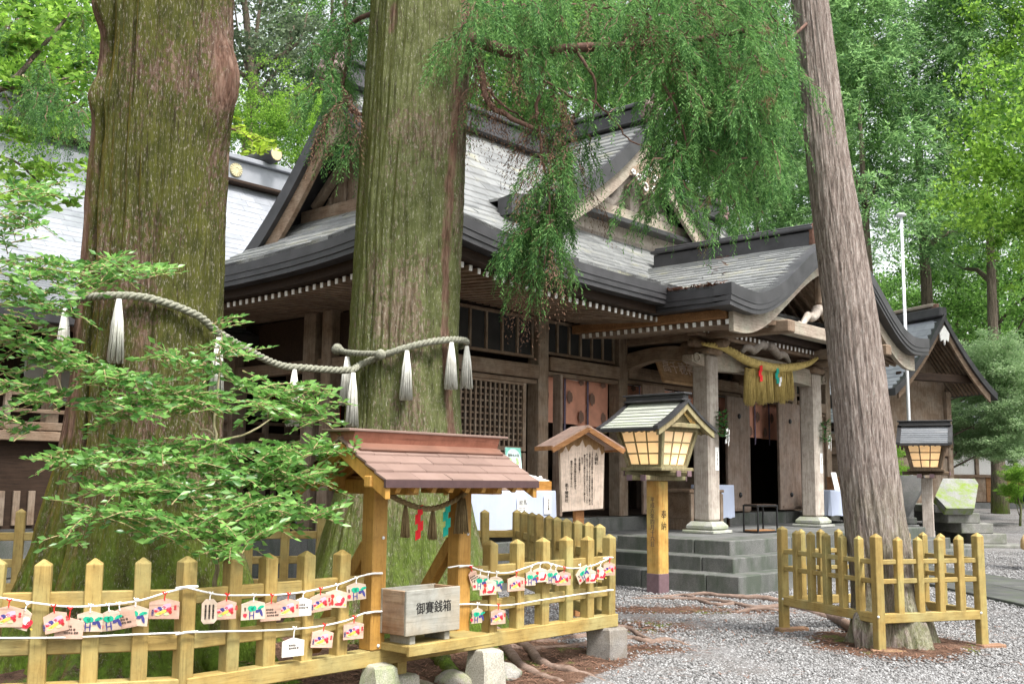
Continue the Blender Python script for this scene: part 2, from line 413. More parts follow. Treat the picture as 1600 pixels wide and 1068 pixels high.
CORD_R = m_plain('red_cord', (.62, .03, .025), .7, .2, .08)
GLASS = m_plain('dark_window_glass', (.035, .036, .037), .12, .6, .2, 3)
SOIL_M = None
def m_paperlamp():
    m, nt, b = base_mat('lit_paper_pane', .7, .2)
    b.inputs['Base Color'].default_value = (.84, .74, .58, 1)
    b.inputs['Emission Color'].default_value = (1.0, .78, .5, 1); b.inputs['Emission Strength'].default_value = .06
    tr = nd(nt, 'BsdfTranslucent', Color=(.92, .80, .62, 1)); mx = nd(nt, 'MixShader'); mx.inputs[0].default_value = .5
    nt.links.new(b.outputs[0], mx.inputs[1]); nt.links.new(tr.outputs[0], mx.inputs[2]); nt.links.new(mx.outputs[0], nt.nodes['Material Output'].inputs['Surface'])
    return m
PANE = m_paperlamp()
def m_bulb():
    m, nt, b = base_mat('lamp_bulb', .4, .2); b.inputs['Emission Color'].default_value = (1, .8, .5, 1); b.inputs['Emission Strength'].default_value = 14
    return m
BULB = m_bulb()

# ---------------------------------------------------------------- ground
T1, T2, T3 = (-2.85, 8.2), (-.98, 9.6), (3.56, 10.0)     # feet of the three big trunks
def gz(x, y):
    x = np.asarray(x, float); y = np.asarray(y, float)
    s = np.clip((y - 15) / 28, 0, 1); z = .62 * s * s * (3 - 2 * s)
    z = z + .30 * np.exp(-((x - T1[0]) ** 2 + (y - T1[1]) ** 2) / 1.3) + .26 * np.exp(-((x - T2[0]) ** 2 + (y - T2[1]) ** 2) / 1.3)
    z = z + .05 * np.exp(-((x - T3[0]) ** 2 + (y - T3[1]) ** 2) / .6)
    far = np.clip((np.hypot(x, y - 20) - 60) / 80, 0, 1); z = z + far * far * 22
    return z
def soil_mask(x, y):
    x = np.asarray(x, float); y = np.asarray(y, float)
    A = np.array([-1.822, 6.15]); d = np.array([.6623, .7493]); n = np.array([-d[1], d[0]])
    s = (x - A[0]) * n[0] + (y - A[1]) * n[1]; t = (x - A[0]) * d[0] + (y - A[1]) * d[1]
    wob = .35 * fbm(x * 1.1, y * 1.1, 3.3, 3)
    inside = np.clip((s + .75 + wob - np.clip(t - 2.6, 0, 3) * .28) / .35, 0, 1) * np.clip((4.35 + wob - t + np.clip(s, 0, 2) * .0) / .3, 0, 1) * np.clip((12.2 - y) / .6, 0, 1)
    r3 = np.hypot((x - 3.5), (y - 10.1)) + .9 * wob
    near3 = np.clip((1.0 - r3) / .35, 0, 1)
    root = np.exp(-(((x - 2.0) / 1.5) ** 2 + ((y - 12.6) / .42) ** 2)) * 1.1 + np.exp(-(((x - 1.15) / .55) ** 2 + ((y - 9.65) / .35) ** 2)) + .75 * np.exp(-(((x - 1.3) / .8) ** 2 + ((y - 11.1) / .7) ** 2))
    return np.clip(np.maximum(np.maximum(inside, near3), np.clip(root + wob * .8, 0, 1)), 0, 1)
def m_ground():
    m, nt, b = base_mat('gravel_and_soil', .95, .15)
    mp = coords(nt, (1, 1, 1), False)
    n1 = noise(nt, mp.outputs[0], 42, 3, .6); vo = nd(nt, 'TexVoronoi', Scale=48.0); nt.links.new(mp.outputs[0], vo.inputs['Vector'])
    st = ramp(nt, vo.outputs['Color'], [(.1, (.10, .098, .094)), (.5, (.18, .176, .173)), (.9, (.28, .277, .273))]).outputs[0]
    big = ramp(nt, noise(nt, mp.outputs[0], .9, 4), [(.3, (.78, .74, .72)), (.7, (1.08, 1.08, 1.1))]).outputs[0]
    grav = mix(nt, 1.0, st, big, 'MULTIPLY')
    ns = noise(nt, mp.outputs[0], 7, 6, .7)
    soil = ramp(nt, ns, [(.3, (.045, .026, .018)), (.55, (.115, .066, .045)), (.75, (.19, .12, .085))]).outputs[0]
    moss = ramp(nt, noise(nt, mp.outputs[0], 40, 3), [(.3, (.05, .085, .012)), (.7, (.14, .20, .035))]).outputs[0]
    mf = ramp(nt, noise(nt, mp.outputs[0], 1.8, 5, .65), [(.58, (0, 0, 0)), (.66, (1,) * 3)]).outputs[0]
    soil = mix(nt, mf, soil, moss)
    at_ = nd(nt, 'Attribute', _attribute_name='soil')
    ad = nd(nt, 'Math', _operation='MULTIPLY_ADD'); nt.links.new(noise(nt, mp.outputs[0], 14, 4), ad.inputs[0]); ad.inputs[1].default_value = .5; nt.links.new(at_.outputs['Fac'], ad.inputs[2])
    sf = ramp(nt, ad.outputs[0], [(.62, (0, 0, 0)), (.78, (1,) * 3)]).outputs[0]
    col = mix(nt, sf, grav, soil)
    fr = nd(nt, 'Attribute', _attribute_name='forest')
    col = mix(nt, fr.outputs['Fac'], col, (.035, .045, .015))
    nt.links.new(col, b.inputs['Base Color']); bump(nt, b, vo.outputs['Distance'], .8, .02)
    return m
GM = m_ground()
gx = np.unique(np.concatenate([np.arange(-6, 12.01, .12), np.linspace(-60, 60, 61), np.linspace(-500, 500, 21)]).round(3))
gy = np.unique(np.concatenate([np.arange(4, 24.01, .12), np.linspace(-40, 90, 53), np.linspace(-500, 600, 23)]).round(3))
GX, GY = np.meshgrid(gx, gy, indexing='ij')
SM = soil_mask(GX, GY)
GZ = gz(GX, GY) + .02 * fbm(GX * 1.6, GY * 1.6, 1.5, 3) * (1 + 2.2 * SM) * (np.hypot(GX, GY) < 30)
GZ = GZ - .035 * np.exp(-(((GX - 3.55) ** 2 + (GY - 9.95) ** 2)) / .5) * 0
nyy = len(gy); ii, jj = np.meshgrid(np.arange(len(gx) - 1), np.arange(nyy - 1), indexing='ij')
q = (ii * nyy + jj).ravel()
gnd = np_mesh('ground', np.stack([GX.ravel(), GY.ravel(), GZ.ravel()], 1), np.stack([q, q + nyy, q + nyy + 1, q + 1], 1), GM, True)
a_ = gnd.data.attributes.new('soil', 'FLOAT', 'POINT'); a_.data.foreach_set('value', SM.ravel().astype(np.float32))
FRm = np.clip((np.hypot(GX - 4, GY - 18) - 34) / 8, 0, 1) + ((GX < -6) & (GY > 14)) * .6
a_ = gnd.data.attributes.new('forest', 'FLOAT', 'POINT'); a_.data.foreach_set('value', np.clip(FRm, 0, 1).ravel().astype(np.float32))
tag(gnd, kind='structure')
# loose pebbles of the gravel court
rg = np.random.RandomState(3)
def m_peb():
    m, nt, b = base_mat('grey_pebble', .85, .25)
    geo = nd(nt, 'NewGeometry')
    c = ramp(nt, geo.outputs['Random Per Island'], [(0, (.10, .098, .096)), (.45, (.19, .187, .185)), (.8, (.26, .258, .258)), (1, (.36, .36, .36))]).outputs[0]
    nt.links.new(c, b.inputs['Base Color']); return m
octa = np.array([(1, 0, 0), (-1, 0, 0), (0, 1, 0), (0, -1, 0), (0, 0, 1), (0, 0, -.6)], float)
octf = np.array([(0, 2, 4), (2, 1, 4), (1, 3, 4), (3, 0, 4), (2, 0, 5), (1, 2, 5), (3, 1, 5), (0, 3, 5)])
def in_hall(x, y):
    ca, sa = math.cos(RAD(48.4)), math.sin(RAD(48.4)); dx, dy = x - 3.0334, y - 14.1567
    uu, vv = dx * ca + dy * sa, -dx * sa + dy * ca
    return (uu > -.05) & (uu < 9.4) & (vv > -.05) | (uu > -3.4) & (uu < 13) & (vv > 2.3)
N = 150000
Yp = 7.3 + 15 * rg.rand(N) ** 1.7; Xp = (-.35 + (.95) * rg.rand(N)) * Yp * .62 + Yp * .16
keep = ~in_hall(Xp, Yp) & (rg.rand(N) > soil_mask(Xp, Yp) * 1.02 - .02)
Xp, Yp = Xp[keep][:82000], Yp[keep][:82000]; n = len(Xp)
sz = (.0075 + .0095 * rg.rand(n) ** 1.5) * (1 + .03 * (Yp - 8)); rot = rg.rand(n) * 6.283
V = octa[None] * np.stack([sz * (1 + .5 * rg.rand(n)), sz, sz * (.55 + .3 * rg.rand(n))], 1)[:, None] * (1 + .35 * (rg.rand(n, 6, 1) - .5))
cr, sr = np.cos(rot)[:, None], np.sin(rot)[:, None]
V = np.stack([V[..., 0] * cr - V[..., 1] * sr, V[..., 0] * sr + V[..., 1] * cr, V[..., 2]], -1)
V += np.stack([Xp, Yp, gz(Xp, Yp) + .004], 1)[:, None]
Fp = (octf[None] + 6 * np.arange(n)[:, None, None]).reshape(-1, 3)
peb = np_mesh('gravel', V.reshape(-1, 3), Fp, m_peb())
tag(peb, 'loose pale grey gravel stones covering the shrine court', 'gravel', kind='stuff')

# damp stone path crossing behind the leaning trunk's fence
PATHM = m_stone('damp_path_stone', (.045, .047, .045), (.10, .101, .097), (.07, .09, .05), .5, 2.5)
pa, pbv = Vector((6.42, 11.6)), Vector((5.9, 20.4)); pdir = (pbv - pa).normalized(); pn = Vector((-pdir.y, pdir.x))
pathm = MB().prism([(*(pa + pn * .02 - pn * 0), .0), (*(pa - pn * 1.8), .0), (*(pbv - pn * 1.8), .0), (*(pbv + pn * .0), .0)], (0, 0, .012)).build('path', PATHM); tag(pathm, kind='structure')
prn = random.Random(4)
for i in range(7):
    L_ = (pbv - pa).length / 7
    for j in range(2):
        c_ = pa + pdir * (L_ * (i + .5)) - pn * (.45 + .9 * j)
        MB().box((0, 0, 0), (.888, L_ - .012, .05), .008).build('paving_slab', PATHM, pathm, loc=(c_.x, c_.y, .02 + prn.uniform(-.004, .006)), rot=(0, 0, math.atan2(pn.y, pn.x)))
# ================================================================= WORSHIP HALL
HX, HY, HROT = 3.0334, 14.1567, RAD(48.4)
hall = thing('worship_hall', 'large weathered wooden shrine hall with sweeping grey roofs behind the big trees', 'shrine hall', (HX, HY, 0), HROT)
UC = 4.65                      # centre line of the hall
rnd = random.Random(11)

def courses(parent, S, T, arange, mat, w=.34, lift=.042, name='shingle_course', stuff=False):
    """Each row of roof shingles is an object of its own; S(a, t) is the roof surface."""
    for i in range(len(T) - 1):
        t0, t1 = T[i], T[i + 1]; tt = t1 + (t1 - t0) * .15
        a0, a1 = arange((t0 + t1) / 2)
        if a1 - a0 < .05: continue
        mb = MB(); a = a0 - (w * .5 if i % 2 else 0) * .999
        while a < a1 - 1e-4:
            b = a + w * (.9 + .2 * rnd.random()); l, r = max(a, a0), min(b, a1)
            if r - l > .02:
                h = lift * (.75 + .5 * rnd.random()); g = .0025
                p = [Vector(S(l + g, t0)), Vector(S(r - g, t0)), Vector(S(r - g, tt)), Vector(S(l + g, tt))]
                e = Vector((0, 0, h)); k = Vector((0, 0, .004))
                mb.add([p[0] + e, p[1] + e, p[2] + k, p[3] + k, p[0] - k, p[1] - k], [(0, 1, 2, 3), (4, 5, 1, 0), (4, 0, 3), (1, 5, 2)])
            a = b
        if mb.v: mb.build(name, mat, parent)

# ---- stone podium, platform and steps: laid blocks
def blocks(parent, x0, x1, y0, y1, z0, z1, axis, L, mat, name='stone_block'):
    if axis == 'x':
        k = max(1, round((x1 - x0) / L)); e = [x0 + (x1 - x0) * i / k for i in range(k + 1)]
        for i in range(k): MB().box((0, 0, 0), (e[i + 1] - e[i] - .006, y1 - y0, z1 - z0), .012).build(name, mat, parent, loc=((e[i] + e[i + 1]) / 2, (y0 + y1) / 2, (z0 + z1) / 2))
    else:
        k = max(1, round((y1 - y0) / L)); e = [y0 + (y1 - y0) * i / k for i in range(k + 1)]
        for i in range(k): MB().box((0, 0, 0), (x1 - x0, e[i + 1] - e[i] - .006, z1 - z0), .012).build(name, mat, parent, loc=((x0 + x1) / 2, (e[i] + e[i + 1]) / 2, (z0 + z1) / 2))
pod = MB().box((4.2, 6.35, .29), (14.6, 7.5, .58)).box((4.65, 2.3, .3), (7.0, 2.9, .6)).build('podium', STONE_D, hall)
for (x0, y0, z0, z1, w) in ((0, 0, -.05, .25, .5), (.42, .32, .24, .45, .5), (.88, .63, .44, .655, .6)):
    x1 = 9.3 - x0
    blocks(pod, x0, x1, y0, y0 + w, z0, z1, 'x', 1.9, STONE_D)
    blocks(pod, x0, x0 + w, y0 + w + .006, 2.62, z0, z1, 'y', 1.1, STONE_D)
    blocks(pod, x1 - w, x1, y0 + w + .006, 2.62, z0, z1, 'y', 1.1, STONE_D)
for i in range(5):
    for j in range(2):
        MB().box((0, 0, 0), (1.254, 1.23, .08), .006).build('paving_slab', STONE, pod, loc=(1.49 + .63 + i * 1.26, 1.245 + .62 + j * 1.24, .611))
blocks(pod, -3.15, 11.5, 2.6, 3.05, .3, .64, 'x', 1.5, STONE_D)
blocks(pod, -3.15, 11.5, 3.05, 3.5, .3, .6385, 'x', 1.7, STONE)
blocks(pod, -2.4, 10.9, 3.5, 3.9, .6, .88, 'x', 1.3, STONE_D, 'sill_stone')
blocks(pod, -3.15, -2.75, 3.52, 9.9, .0, .64, 'y', 1.5, STONE_D)

# ---- posts and beams of the front wall
def post(x, y, z0, z1, s=.25, mat=W_OLD, name='pillar'):
    return MB().box((0, 0, 0), (s, s, z1 - z0), .015).build(name, mat, hall, loc=(x, y, (z0 + z1) / 2))
for x in (-2.2, .3, 2.5, 6.8, 9.0, 10.7): post(x, 3.75, .88, 4.35)
for y in (6.3, 8.5): post(-2.2, y, .64, 4.3, .3); post(10.7, y, .64, 4.3, .3)
post(-2.2, 5.9, .64, 4.3, .24)
def beam(p0, p1, w, h, mat=W_OLDX, name='beam', ch=.012):
    p0, p1 = Vector(p0), Vector(p1); d = p1 - p0
    return MB().box((0, 0, 0), (d.length, w, h), ch).build(name, mat, hall, loc=(p0 + p1) / 2, rot=(0, -math.atan2(d.z, math.hypot(d.x, d.y)), math.atan2(d.y, d.x)))
for (x0, x1, z) in ((-2.06, .16, 3.2), (.44, 2.36, 3.36), (2.64, 6.66, 3.4), (6.94, 8.86, 3.36), (9.14, 10.56, 3.2)):
    beam((x0, 3.70, z), (x1, 3.70, z), .2, .22)
    beam((x0, 3.72, z - .16), (x1, 3.72, z - .16), .14, .07, W_OLDX, 'lintel')
beam((-2.06, 3.75, .95), (.16, 3.75, .95), .2, .13); beam((9.14, 3.75, .95), (10.56, 3.75, .95), .2, .13)
beam((-2.5, 3.75, 4.28), (11.0, 3.75, 4.28), .22, .2)
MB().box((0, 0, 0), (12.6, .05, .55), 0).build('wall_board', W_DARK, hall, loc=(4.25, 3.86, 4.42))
# clerestory windows: frame, mullions, glass
def clerestory(x0, x1, z0, z1, n):
    w = MB().box((0, 0, 0), (x1 - x0, .06, .05), .006).build('clerestory_window', W_OLDX, hall, loc=((x0 + x1) / 2, 3.75, z0 + .025))
    L = x1 - x0; H = z1 - z0
    MB().box((0, 0, H - .05), (L, .06, .05), .006).build('window_frame', W_OLDX, w)
    for i in range(n + 1):
        MB().box((0, 0, 0), (.045, .05, H - .104), .005).build('mullion', W_OLD, w, loc=(-L / 2 + .023 + (L - .046) * i / n, 0, H / 2 - .025))
    for i in range(n):
        xc = -L / 2 + .023 + (L - .046) * (i + .5) / n
        MB().box((0, 0, 0), ((L - .046) / n - .05, .008, H - .11), 0).build('pane', GLASS, w, loc=(xc, .012, H / 2 - .025), rot=(rnd.uniform(-.012, .012), 0, rnd.uniform(-.015, .015)))
    for i in range(n * 4):
        MB().box((0, 0, 0), (.014, .014, H * .5), 0).build('baluster', W_DARKZ, w, loc=(-L / 2 + .05 + (L - .1) * i / (n * 4 - 1), .09, H * .25))
for a in ((-2.06, .16, 3.42, 4.1, 6), (.44, 2.36, 3.52, 4.1, 6), (6.94, 8.86, 3.52, 4.1, 6), (9.14, 10.56, 3.42, 4.1, 4)): clerestory(*a)
# lattice shutters: every bar is a piece
vb = {}; hb = {}
def lattice(x0, x1, z0, z1, nx, nz, y=3.72, ry=0):
    L, H = x1 - x0, z1 - z0
    p = MB().box((0, .03, 0), (L, .02, H), 0).build('lattice_shutter', W_DARKZ, hall, loc=((x0 + x1) / 2, y, (z0 + z1) / 2))
    for s in (-1, 1):
        MB().box((0, 0, 0), (.075, .07, H), .006).build('stile', W_OLD, p, loc=(s * (L / 2 - .037), 0, 0))
        MB().box((0, 0, 0), (L - .152, .068, .075), .006).build('rail', W_OLDX, p, loc=(0, 0, s * (H / 2 - .037)))
    key = (round(L, 3), round(H, 3))
    if key not in vb:
        vb[key] = MB().box((0, 0, 0), (.03, .03, H - .15), .003).mesh('lattice_bar', W_OLD)
        hb[key] = MB().box((0, 0, 0), (L - .15, .03, .03), .003).mesh('lattice_bar', W_OLDX)
    for i in range(1, nx): place('lattice_bar', vb[key], p, (-L / 2 + .075 + (L - .15) * i / nx, -.018, 0))
    for i in range(1, nz): place('lattice_bar', hb[key], p, (0, .006, -H / 2 + .075 + (H - .15) * i / nz))
for s0, w0, k0 in ((-2.06, 2.0, 17), (9.14, 1.4, 12)):
    lattice(s0 + .02, s0 + w0, 1.93, 3.04, k0, 10)
    lattice(s0 + .02, s0 + w0, 1.03, 1.91, k0, 8)
# doors standing open, with iron bosses
def door(x0, w, y, rz, z0=.92, z1=3.18):
    d = MB().box((0, 0, 0), (w, .06, z1 - z0), .008).build('door_leaf', W_DOOR, hall, loc=(x0 + w / 2 * math.cos(rz), y + w / 2 * math.sin(rz), (z0 + z1) / 2), rot=(0, 0, rz))
    H = z1 - z0
    for zz in (-.36 * H, .33 * H):
        MB().lathe([(.05, 0), (.055, .012), (.04, .03), (.012, .042)], n=12).build('door_boss', BLACK, d, True, loc=(0, -.031, zz), rot=(RAD(90), 0, 0))
    MB().box((0, 0, 0), (w * .8, .012, .05), .003).build('door_batten', W_DOOR, d, loc=(0, -.037, -H / 2 + .06))
    return d
door(2.72, .52, 3.40, RAD(-14)); door(5.72, .95, 3.46, RAD(2)); door(7.86, .98, 3.46, RAD(0)); MB().box((0, 0, 0), (.06, .17, 2.26), .008).build('door_edge', W_DOOR, hall, loc=(.56, 3.55, 2.05))
MB().box((0, 0, 0), (.4, .05, 2.2), .006).build('door_leaf', W_DARKZ, hall, loc=(3.2, 3.62, 2.05), rot=(0, 0, RAD(40)))
# interior: floor, back and side walls, ceiling, inner posts and shelves
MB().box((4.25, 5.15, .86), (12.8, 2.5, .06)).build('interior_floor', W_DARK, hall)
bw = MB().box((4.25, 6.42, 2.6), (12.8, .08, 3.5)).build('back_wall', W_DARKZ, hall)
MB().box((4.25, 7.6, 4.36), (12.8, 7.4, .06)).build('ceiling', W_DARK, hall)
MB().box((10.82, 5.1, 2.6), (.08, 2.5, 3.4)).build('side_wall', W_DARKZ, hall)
for x in (1.2, 2.9, 4.9, 6.4, 8.0): post(x, 6.1, .9, 4.3, .18, W_DARKZ, 'inner_post')
for x in (.8, 4.0, 7.4): MB().box((0, 0, 0), (1.2, .4, .9), .01).build('inner_cabinet', W_OLDX, hall, loc=(x, 5.8, 1.35))
# side wall on the left gable side: rails and boards
beam((-2.2, 3.9, 3.25), (-2.2, 6.15, 3.25), .18, .2, W_OLDX); beam((-2.2, 6.45, 3.25), (-2.2, 8.4, 3.25), .18, .2, W_OLDX)
beam((-2.2, 3.9, 4.2), (-2.2, 9.4, 4.2), .22, .2, W_OLDX)
MB().box((0, 0, 0), (.05, 5.3, .7)).build('wall_board', W_DARK, hall, loc=(-2.12, 6.2, 3.72))
for z in (1.35, 1.7): beam((-2.24, 3.9, z), (-2.24, 5.78, z), .06, .07, W_OLDX, 'rail')

# ---- main roof
ZE, DR = 4.45, 5.2
V0, V1, U0, U1 = 1.6, 12.0, -4.3, 11.6
VR = 6.8
PA, PB = .11, .1205
UG, UGR = 2.8, .55                       # gable stands this far in from the side eaves
def prof(d): return ZE + PA * d + PB * d * d
def lift_c(u, v):
    e = 0
    for cu in (U0, U1):
        for cv in (V0, V1):
            r = abs(u - cu) + abs(v - cv); e += .30 * math.exp(-(r / 1.5) ** 1.3)
    return e
def zmain(u, v):
    dv = min(v - V0, V1 - v); du = min(u - U0, U1 - u)
    if U0 + UG <= u <= U1 - UGR: return prof(dv) + lift_c(u, v)
    return prof(min(dv, du)) + lift_c(u, v)
roof = MB()
def rng_(a, b, n): return [a + (b - a) * i / (n - 1) for i in range(n)]
DH = UG                      # hip part reaches this far in from the eave
dl = rng_(0, DR, 19)
for sgn in (0, 1):
    vv = (lambda d: V0 + d) if sgn == 0 else (lambda d: V1 - d)
    rows = []
    for d in dl:
        i = min(d, DH); rows.append([(u, vv(d), (prof(d) + lift_c(u, vv(d))) - .01) for u in rng_(U0 + i, U1 - min(d, UGR), 37)])
    o = len(roof.v); roof.v += [p for r in rows for p in r]; roof.f += [(o + i * 37 + j, o + i * 37 + j + 1, o + (i + 1) * 37 + j + 1, o + (i + 1) * 37 + j) for i in range(18) for j in range(36)]
for sgn in (0, 1):
    uu = (lambda d: U0 + d) if sgn == 0 else (lambda d: U1 - d)
    rows = [[(uu(d), v, prof(d) + lift_c(uu(d), v) - .01) for v in rng_(V0 + d, V1 - d, 21)] for d in rng_(0, 3.4 if sgn == 0 else .7, 9)]
    o = len(roof.v); roof.v += [p for r in rows for p in r]; roof.f += [(o + i * 21 + j, o + i * 21 + j + 1, o + (i + 1) * 21 + j + 1, o + (i + 1) * 21 + j) for i in range(8) for j in range(20)]
ROOF = roof.build('main_roof', COPPER_DK, hall)
TM = rng_(0, DR, 31)
courses(ROOF, lambda a, t: (a, V0 + t, prof(t) + lift_c(a, V0 + t)), TM, lambda t: (U0 + min(t, DH), U1 - min(t, UGR)), SHING)
courses(ROOF, lambda a, t: (U0 + t, a, prof(t) + lift_c(U0 + t, a)), rng_(0, 3.3, 21), lambda t: (V0 + t, V1 - t), SHING)
# thick layered eave edges, soffit, rafters with white ends
def strip(pts_top, pts_bot, mat, parent, name):
    mb = MB(); n = len(pts_top); mb.add(list(pts_top) + list(pts_bot), [(i, i + 1, n + i + 1, n + i) for i in range(n - 1)]); return mb.build(name, mat, parent)
def eave_edge(fn, A, inn, parent):
    """stepped layers of the eave: fn(a, inset) -> xy and top z"""
    prev = 0.03
    for k, (ins, z0, z1) in enumerate(((0.0, .04, -.13), (.012, -.13, -.21), (.03, -.21, -.28))):
        for i in range(0, len(A) - 1, 3):
            seg = A[i:i + 4]
            r = []
            for a in seg:
                x, y, z = fn(a, ins); x2, y2, _ = fn(a, ins + .32)
                r.append([(x, y, z + z0), (x, y, z + z1), (x2, y2, z + z1), (x2, y2, z + z0)])
            MB().loft(r).build('eave_band', COPPER_DK, parent)
    for i in range(0, len(A) - 1, 6):
        seg = A[i:i + 7]; r = []
        for a in seg:
            x, y, z = fn(a, .22); x2, y2, _ = fn(a, .5)
            r.append([(x, y, z - .28), (x, y, z - .40), (x2, y2, z - .40), (x2, y2, z - .28)])
        MB().loft(r).build('eave_board', W_DARK, parent)
front = lambda a, s: (max(U0 + s, min(U1 - s, a)), V0 + s, ZE + lift_c(a, V0))
back = lambda a, s: (max(U0 + s, min(U1 - s, a)), V1 - s, ZE + lift_c(a, V1))
left = lambda a, s: (U0 + s, max(V0 + s, min(V1 - s, a)), ZE + lift_c(U0, a))
right = lambda a, s: (U1 - s, max(V0 + s, min(V1 - s, a)), ZE + lift_c(U1, a))
eave_edge(front, rng_(U0, U1, 40), 1, ROOF); eave_edge(left, rng_(V0, V1, 25), 1, ROOF); eave_edge(right, rng_(V0, V1, 13), 1, ROOF); eave_edge(back, rng_(U0, U1, 19), 1, ROOF)
sof = MB()
sof.grid(lambda a, b: (max(U0 + b, min(U1 - b, a)), V0 + b, ZE - .33 + lift_c(a, V0) * max(0, 1 - b / 2) + .1 * b), rng_(U0, U1, 37), rng_(.3, 2.25, 5))
sof.grid(lambda a, b: (U0 + b, max(V0 + b, min(V1 - b, a)), ZE - .33 + lift_c(U0, a) * max(0, 1 - b / 2) + .1 * b), rng_(V0, V1, 25), rng_(.3, 2.2, 5))
sof.grid(lambda a, b: (U1 - b, max(V0 + b, min(V1 - b, a)), ZE - .33 + lift_c(U1, a) * max(0, 1 - b / 2) + .1 * b), rng_(V0, V1, 13), rng_(.3, 2.2, 5))
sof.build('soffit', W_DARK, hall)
raf = MB().box((0, .75, 0), (.06, 1.5, .08), .004).mesh('rafter', W_OLDY)
tip = MB().box((0, -.004, 0), (.054, .012, .072), .002).mesh('rafter_tip', WHITE)
def rafters(fn, A, rz, parent):
    for a in A:
        x, y, z = fn(a, .36)
        r = place('rafter', raf, parent, (x, y, z - .455), (RAD(3.5), 0, rz))
        place('rafter_tip', tip, r, (0, -.004, 0))
rafters(front, [U0 + .5 + .156 * i for i in range(96)], 0, ROOF)
rafters(left, [V0 + .5 + .156 * i for i in range(61)], RAD(-90), ROOF)
# ---- gable of the main roof (left end and right end)
for (ug, sg) in ((U0 + UG, 1), (U1 - UGR, -1)):
    vs = rng_(V0 + 2.1, V1 - 2.1, 31)
    for half in (0, 1):
        seg = [v for v in vs if (v <= VR + 1e-6) == (half == 0) or abs(v - VR) < 1e-6]
        r = [[(ug - sg * .10, v, zmain(ug + sg * .1, v) + .05), (ug - sg * .10, v, zmain(ug + sg * .1, v) - .30), (ug + sg * .25, v, zmain(ug + sg * .1, v) - .30), (ug + sg * .25, v, zmain(ug + sg * .1, v) + .02)] for v in seg]
        MB().loft(r).build('verge', COPPER_DK, ROOF)
        r = [[(ug, v, zmain(ug + sg * .1, v) - .30), (ug, v, zmain(ug + sg * .1, v) - .30 - .36), (ug + sg * .09, v, zmain(ug + sg * .1, v) - .66), (ug + sg * .09, v, zmain(ug + sg * .1, v) - .30)] for v in seg]
        MB().loft(r).build('bargeboard', W_OLDY, ROOF)
    gw = MB(); ux = ug + sg * .75
    tri = [(ux, V0 + 2.9, prof(2.9) - .6)] + [(ux, v, zmain(UC, v) - .3) for v in rng_(V0 + 2.9, V1 - 2.9, 15)] + [(ux, V1 - 2.9, prof(2.9) - .6)]
    gw.prism(tri, (sg * .05, 0, 0)); gw.build('gable_wall', W_OLD, ROOF)
    for v in rng_(V0 + 3.3, V1 - 3.3, 10):
        zt = zmain(UC, v) - .4; zb = prof(3.2) - .2
        if zt - zb > .1: MB().box((0, 0, 0), (.05, .07, zt - zb), .005).build('gable_batten', W_OLD, ROOF, loc=(ux - sg * .03, v, (zt + zb) / 2))
    MB().box((0, 0, 0), (.22, 3.3, .24), .015).build('gable_beam', W_OLDY, ROOF, loc=(ux - sg * .14, VR, prof(3.3) + .12))
    for k in (-1, 1): MB().bar((ux - sg * .12, VR + k * 1.4, prof(3.4) + .2), (ux - sg * .12, VR, prof(5.1) - .5), .12, .16, (1, 0, 0), .01).build('gable_strut', W_OLD, ROOF)
    MB().box((0, 0, 0), (.1, .5, .6), .05).build('gable_pendant', W_OLD, ROOF, loc=(ug - sg * .02, VR, prof(DR) - .8))
# ---- ridge box with end ornaments
def ridge_box(p0, p1, w, h, parent, n=6, orn=COPPER_BR, cap=COPPER_DK, ends=(1, 1)):
    p0, p1 = Vector(p0), Vector(p1); d = p1 - p0; L = d.length; rz = math.atan2(d.y, d.x)
    r = MB().box((0, 0, 0), (L, w, h * .62), .015).build('ridge', COPPER_DK, parent, loc=(p0 + p1) / 2 + Vector((0, 0, h * .31)), rot=(0, 0, rz))
    MB().box((0, 0, h * .40), (L + .06, w * 1.35, h * .12), .012).build('ridge_cap', cap, r)
    MB().box((0, 0, h * .53), (L + .02, w * .8, h * .14), .02).build('ridge_cap', cap, r)
    MB().box((0, 0, -h * .26), (L + .04, w * 1.25, h * .07), .01).build('ridge_cap', cap, r)
    for k, s in enumerate((-1, 1)):
        if not ends[k]: continue
        o = MB()
        for zz, xx in ((.34, .16), (.12, .24), (-.1, .16)):
            for yy in (-.22, .22): o.tube([(s * (L / 2 - .04), yy * w * 1.6, zz * h), (s * (L / 2 + xx), yy * w * 1.9, zz * h)], .14 * h + .02, 10)
        o.box((s * (L / 2 + .04), 0, .1 * h), (.1, w * 1.2, h * .95), .03)
        o.tube([(s * (L / 2 + .05), 0, .45 * h), (s * (L / 2 + .18), 0, .75 * h), (s * (L / 2 + .1), 0, 1.0 * h)], [.16 * h, .15 * h, .06 * h], 8)
        o.build('ridge_ornament', orn, r, True)
    return r
ORN = m_plain('purple_brown_ridge_tile', (.20, .125, .125), .5, .4, .2, 5)
ridge_box((U0 + UG - .1, VR, prof(DR) - .05), (U1 - UGR + .1, VR, prof(DR) - .05), .42, .6, ROOF, orn=ORN)

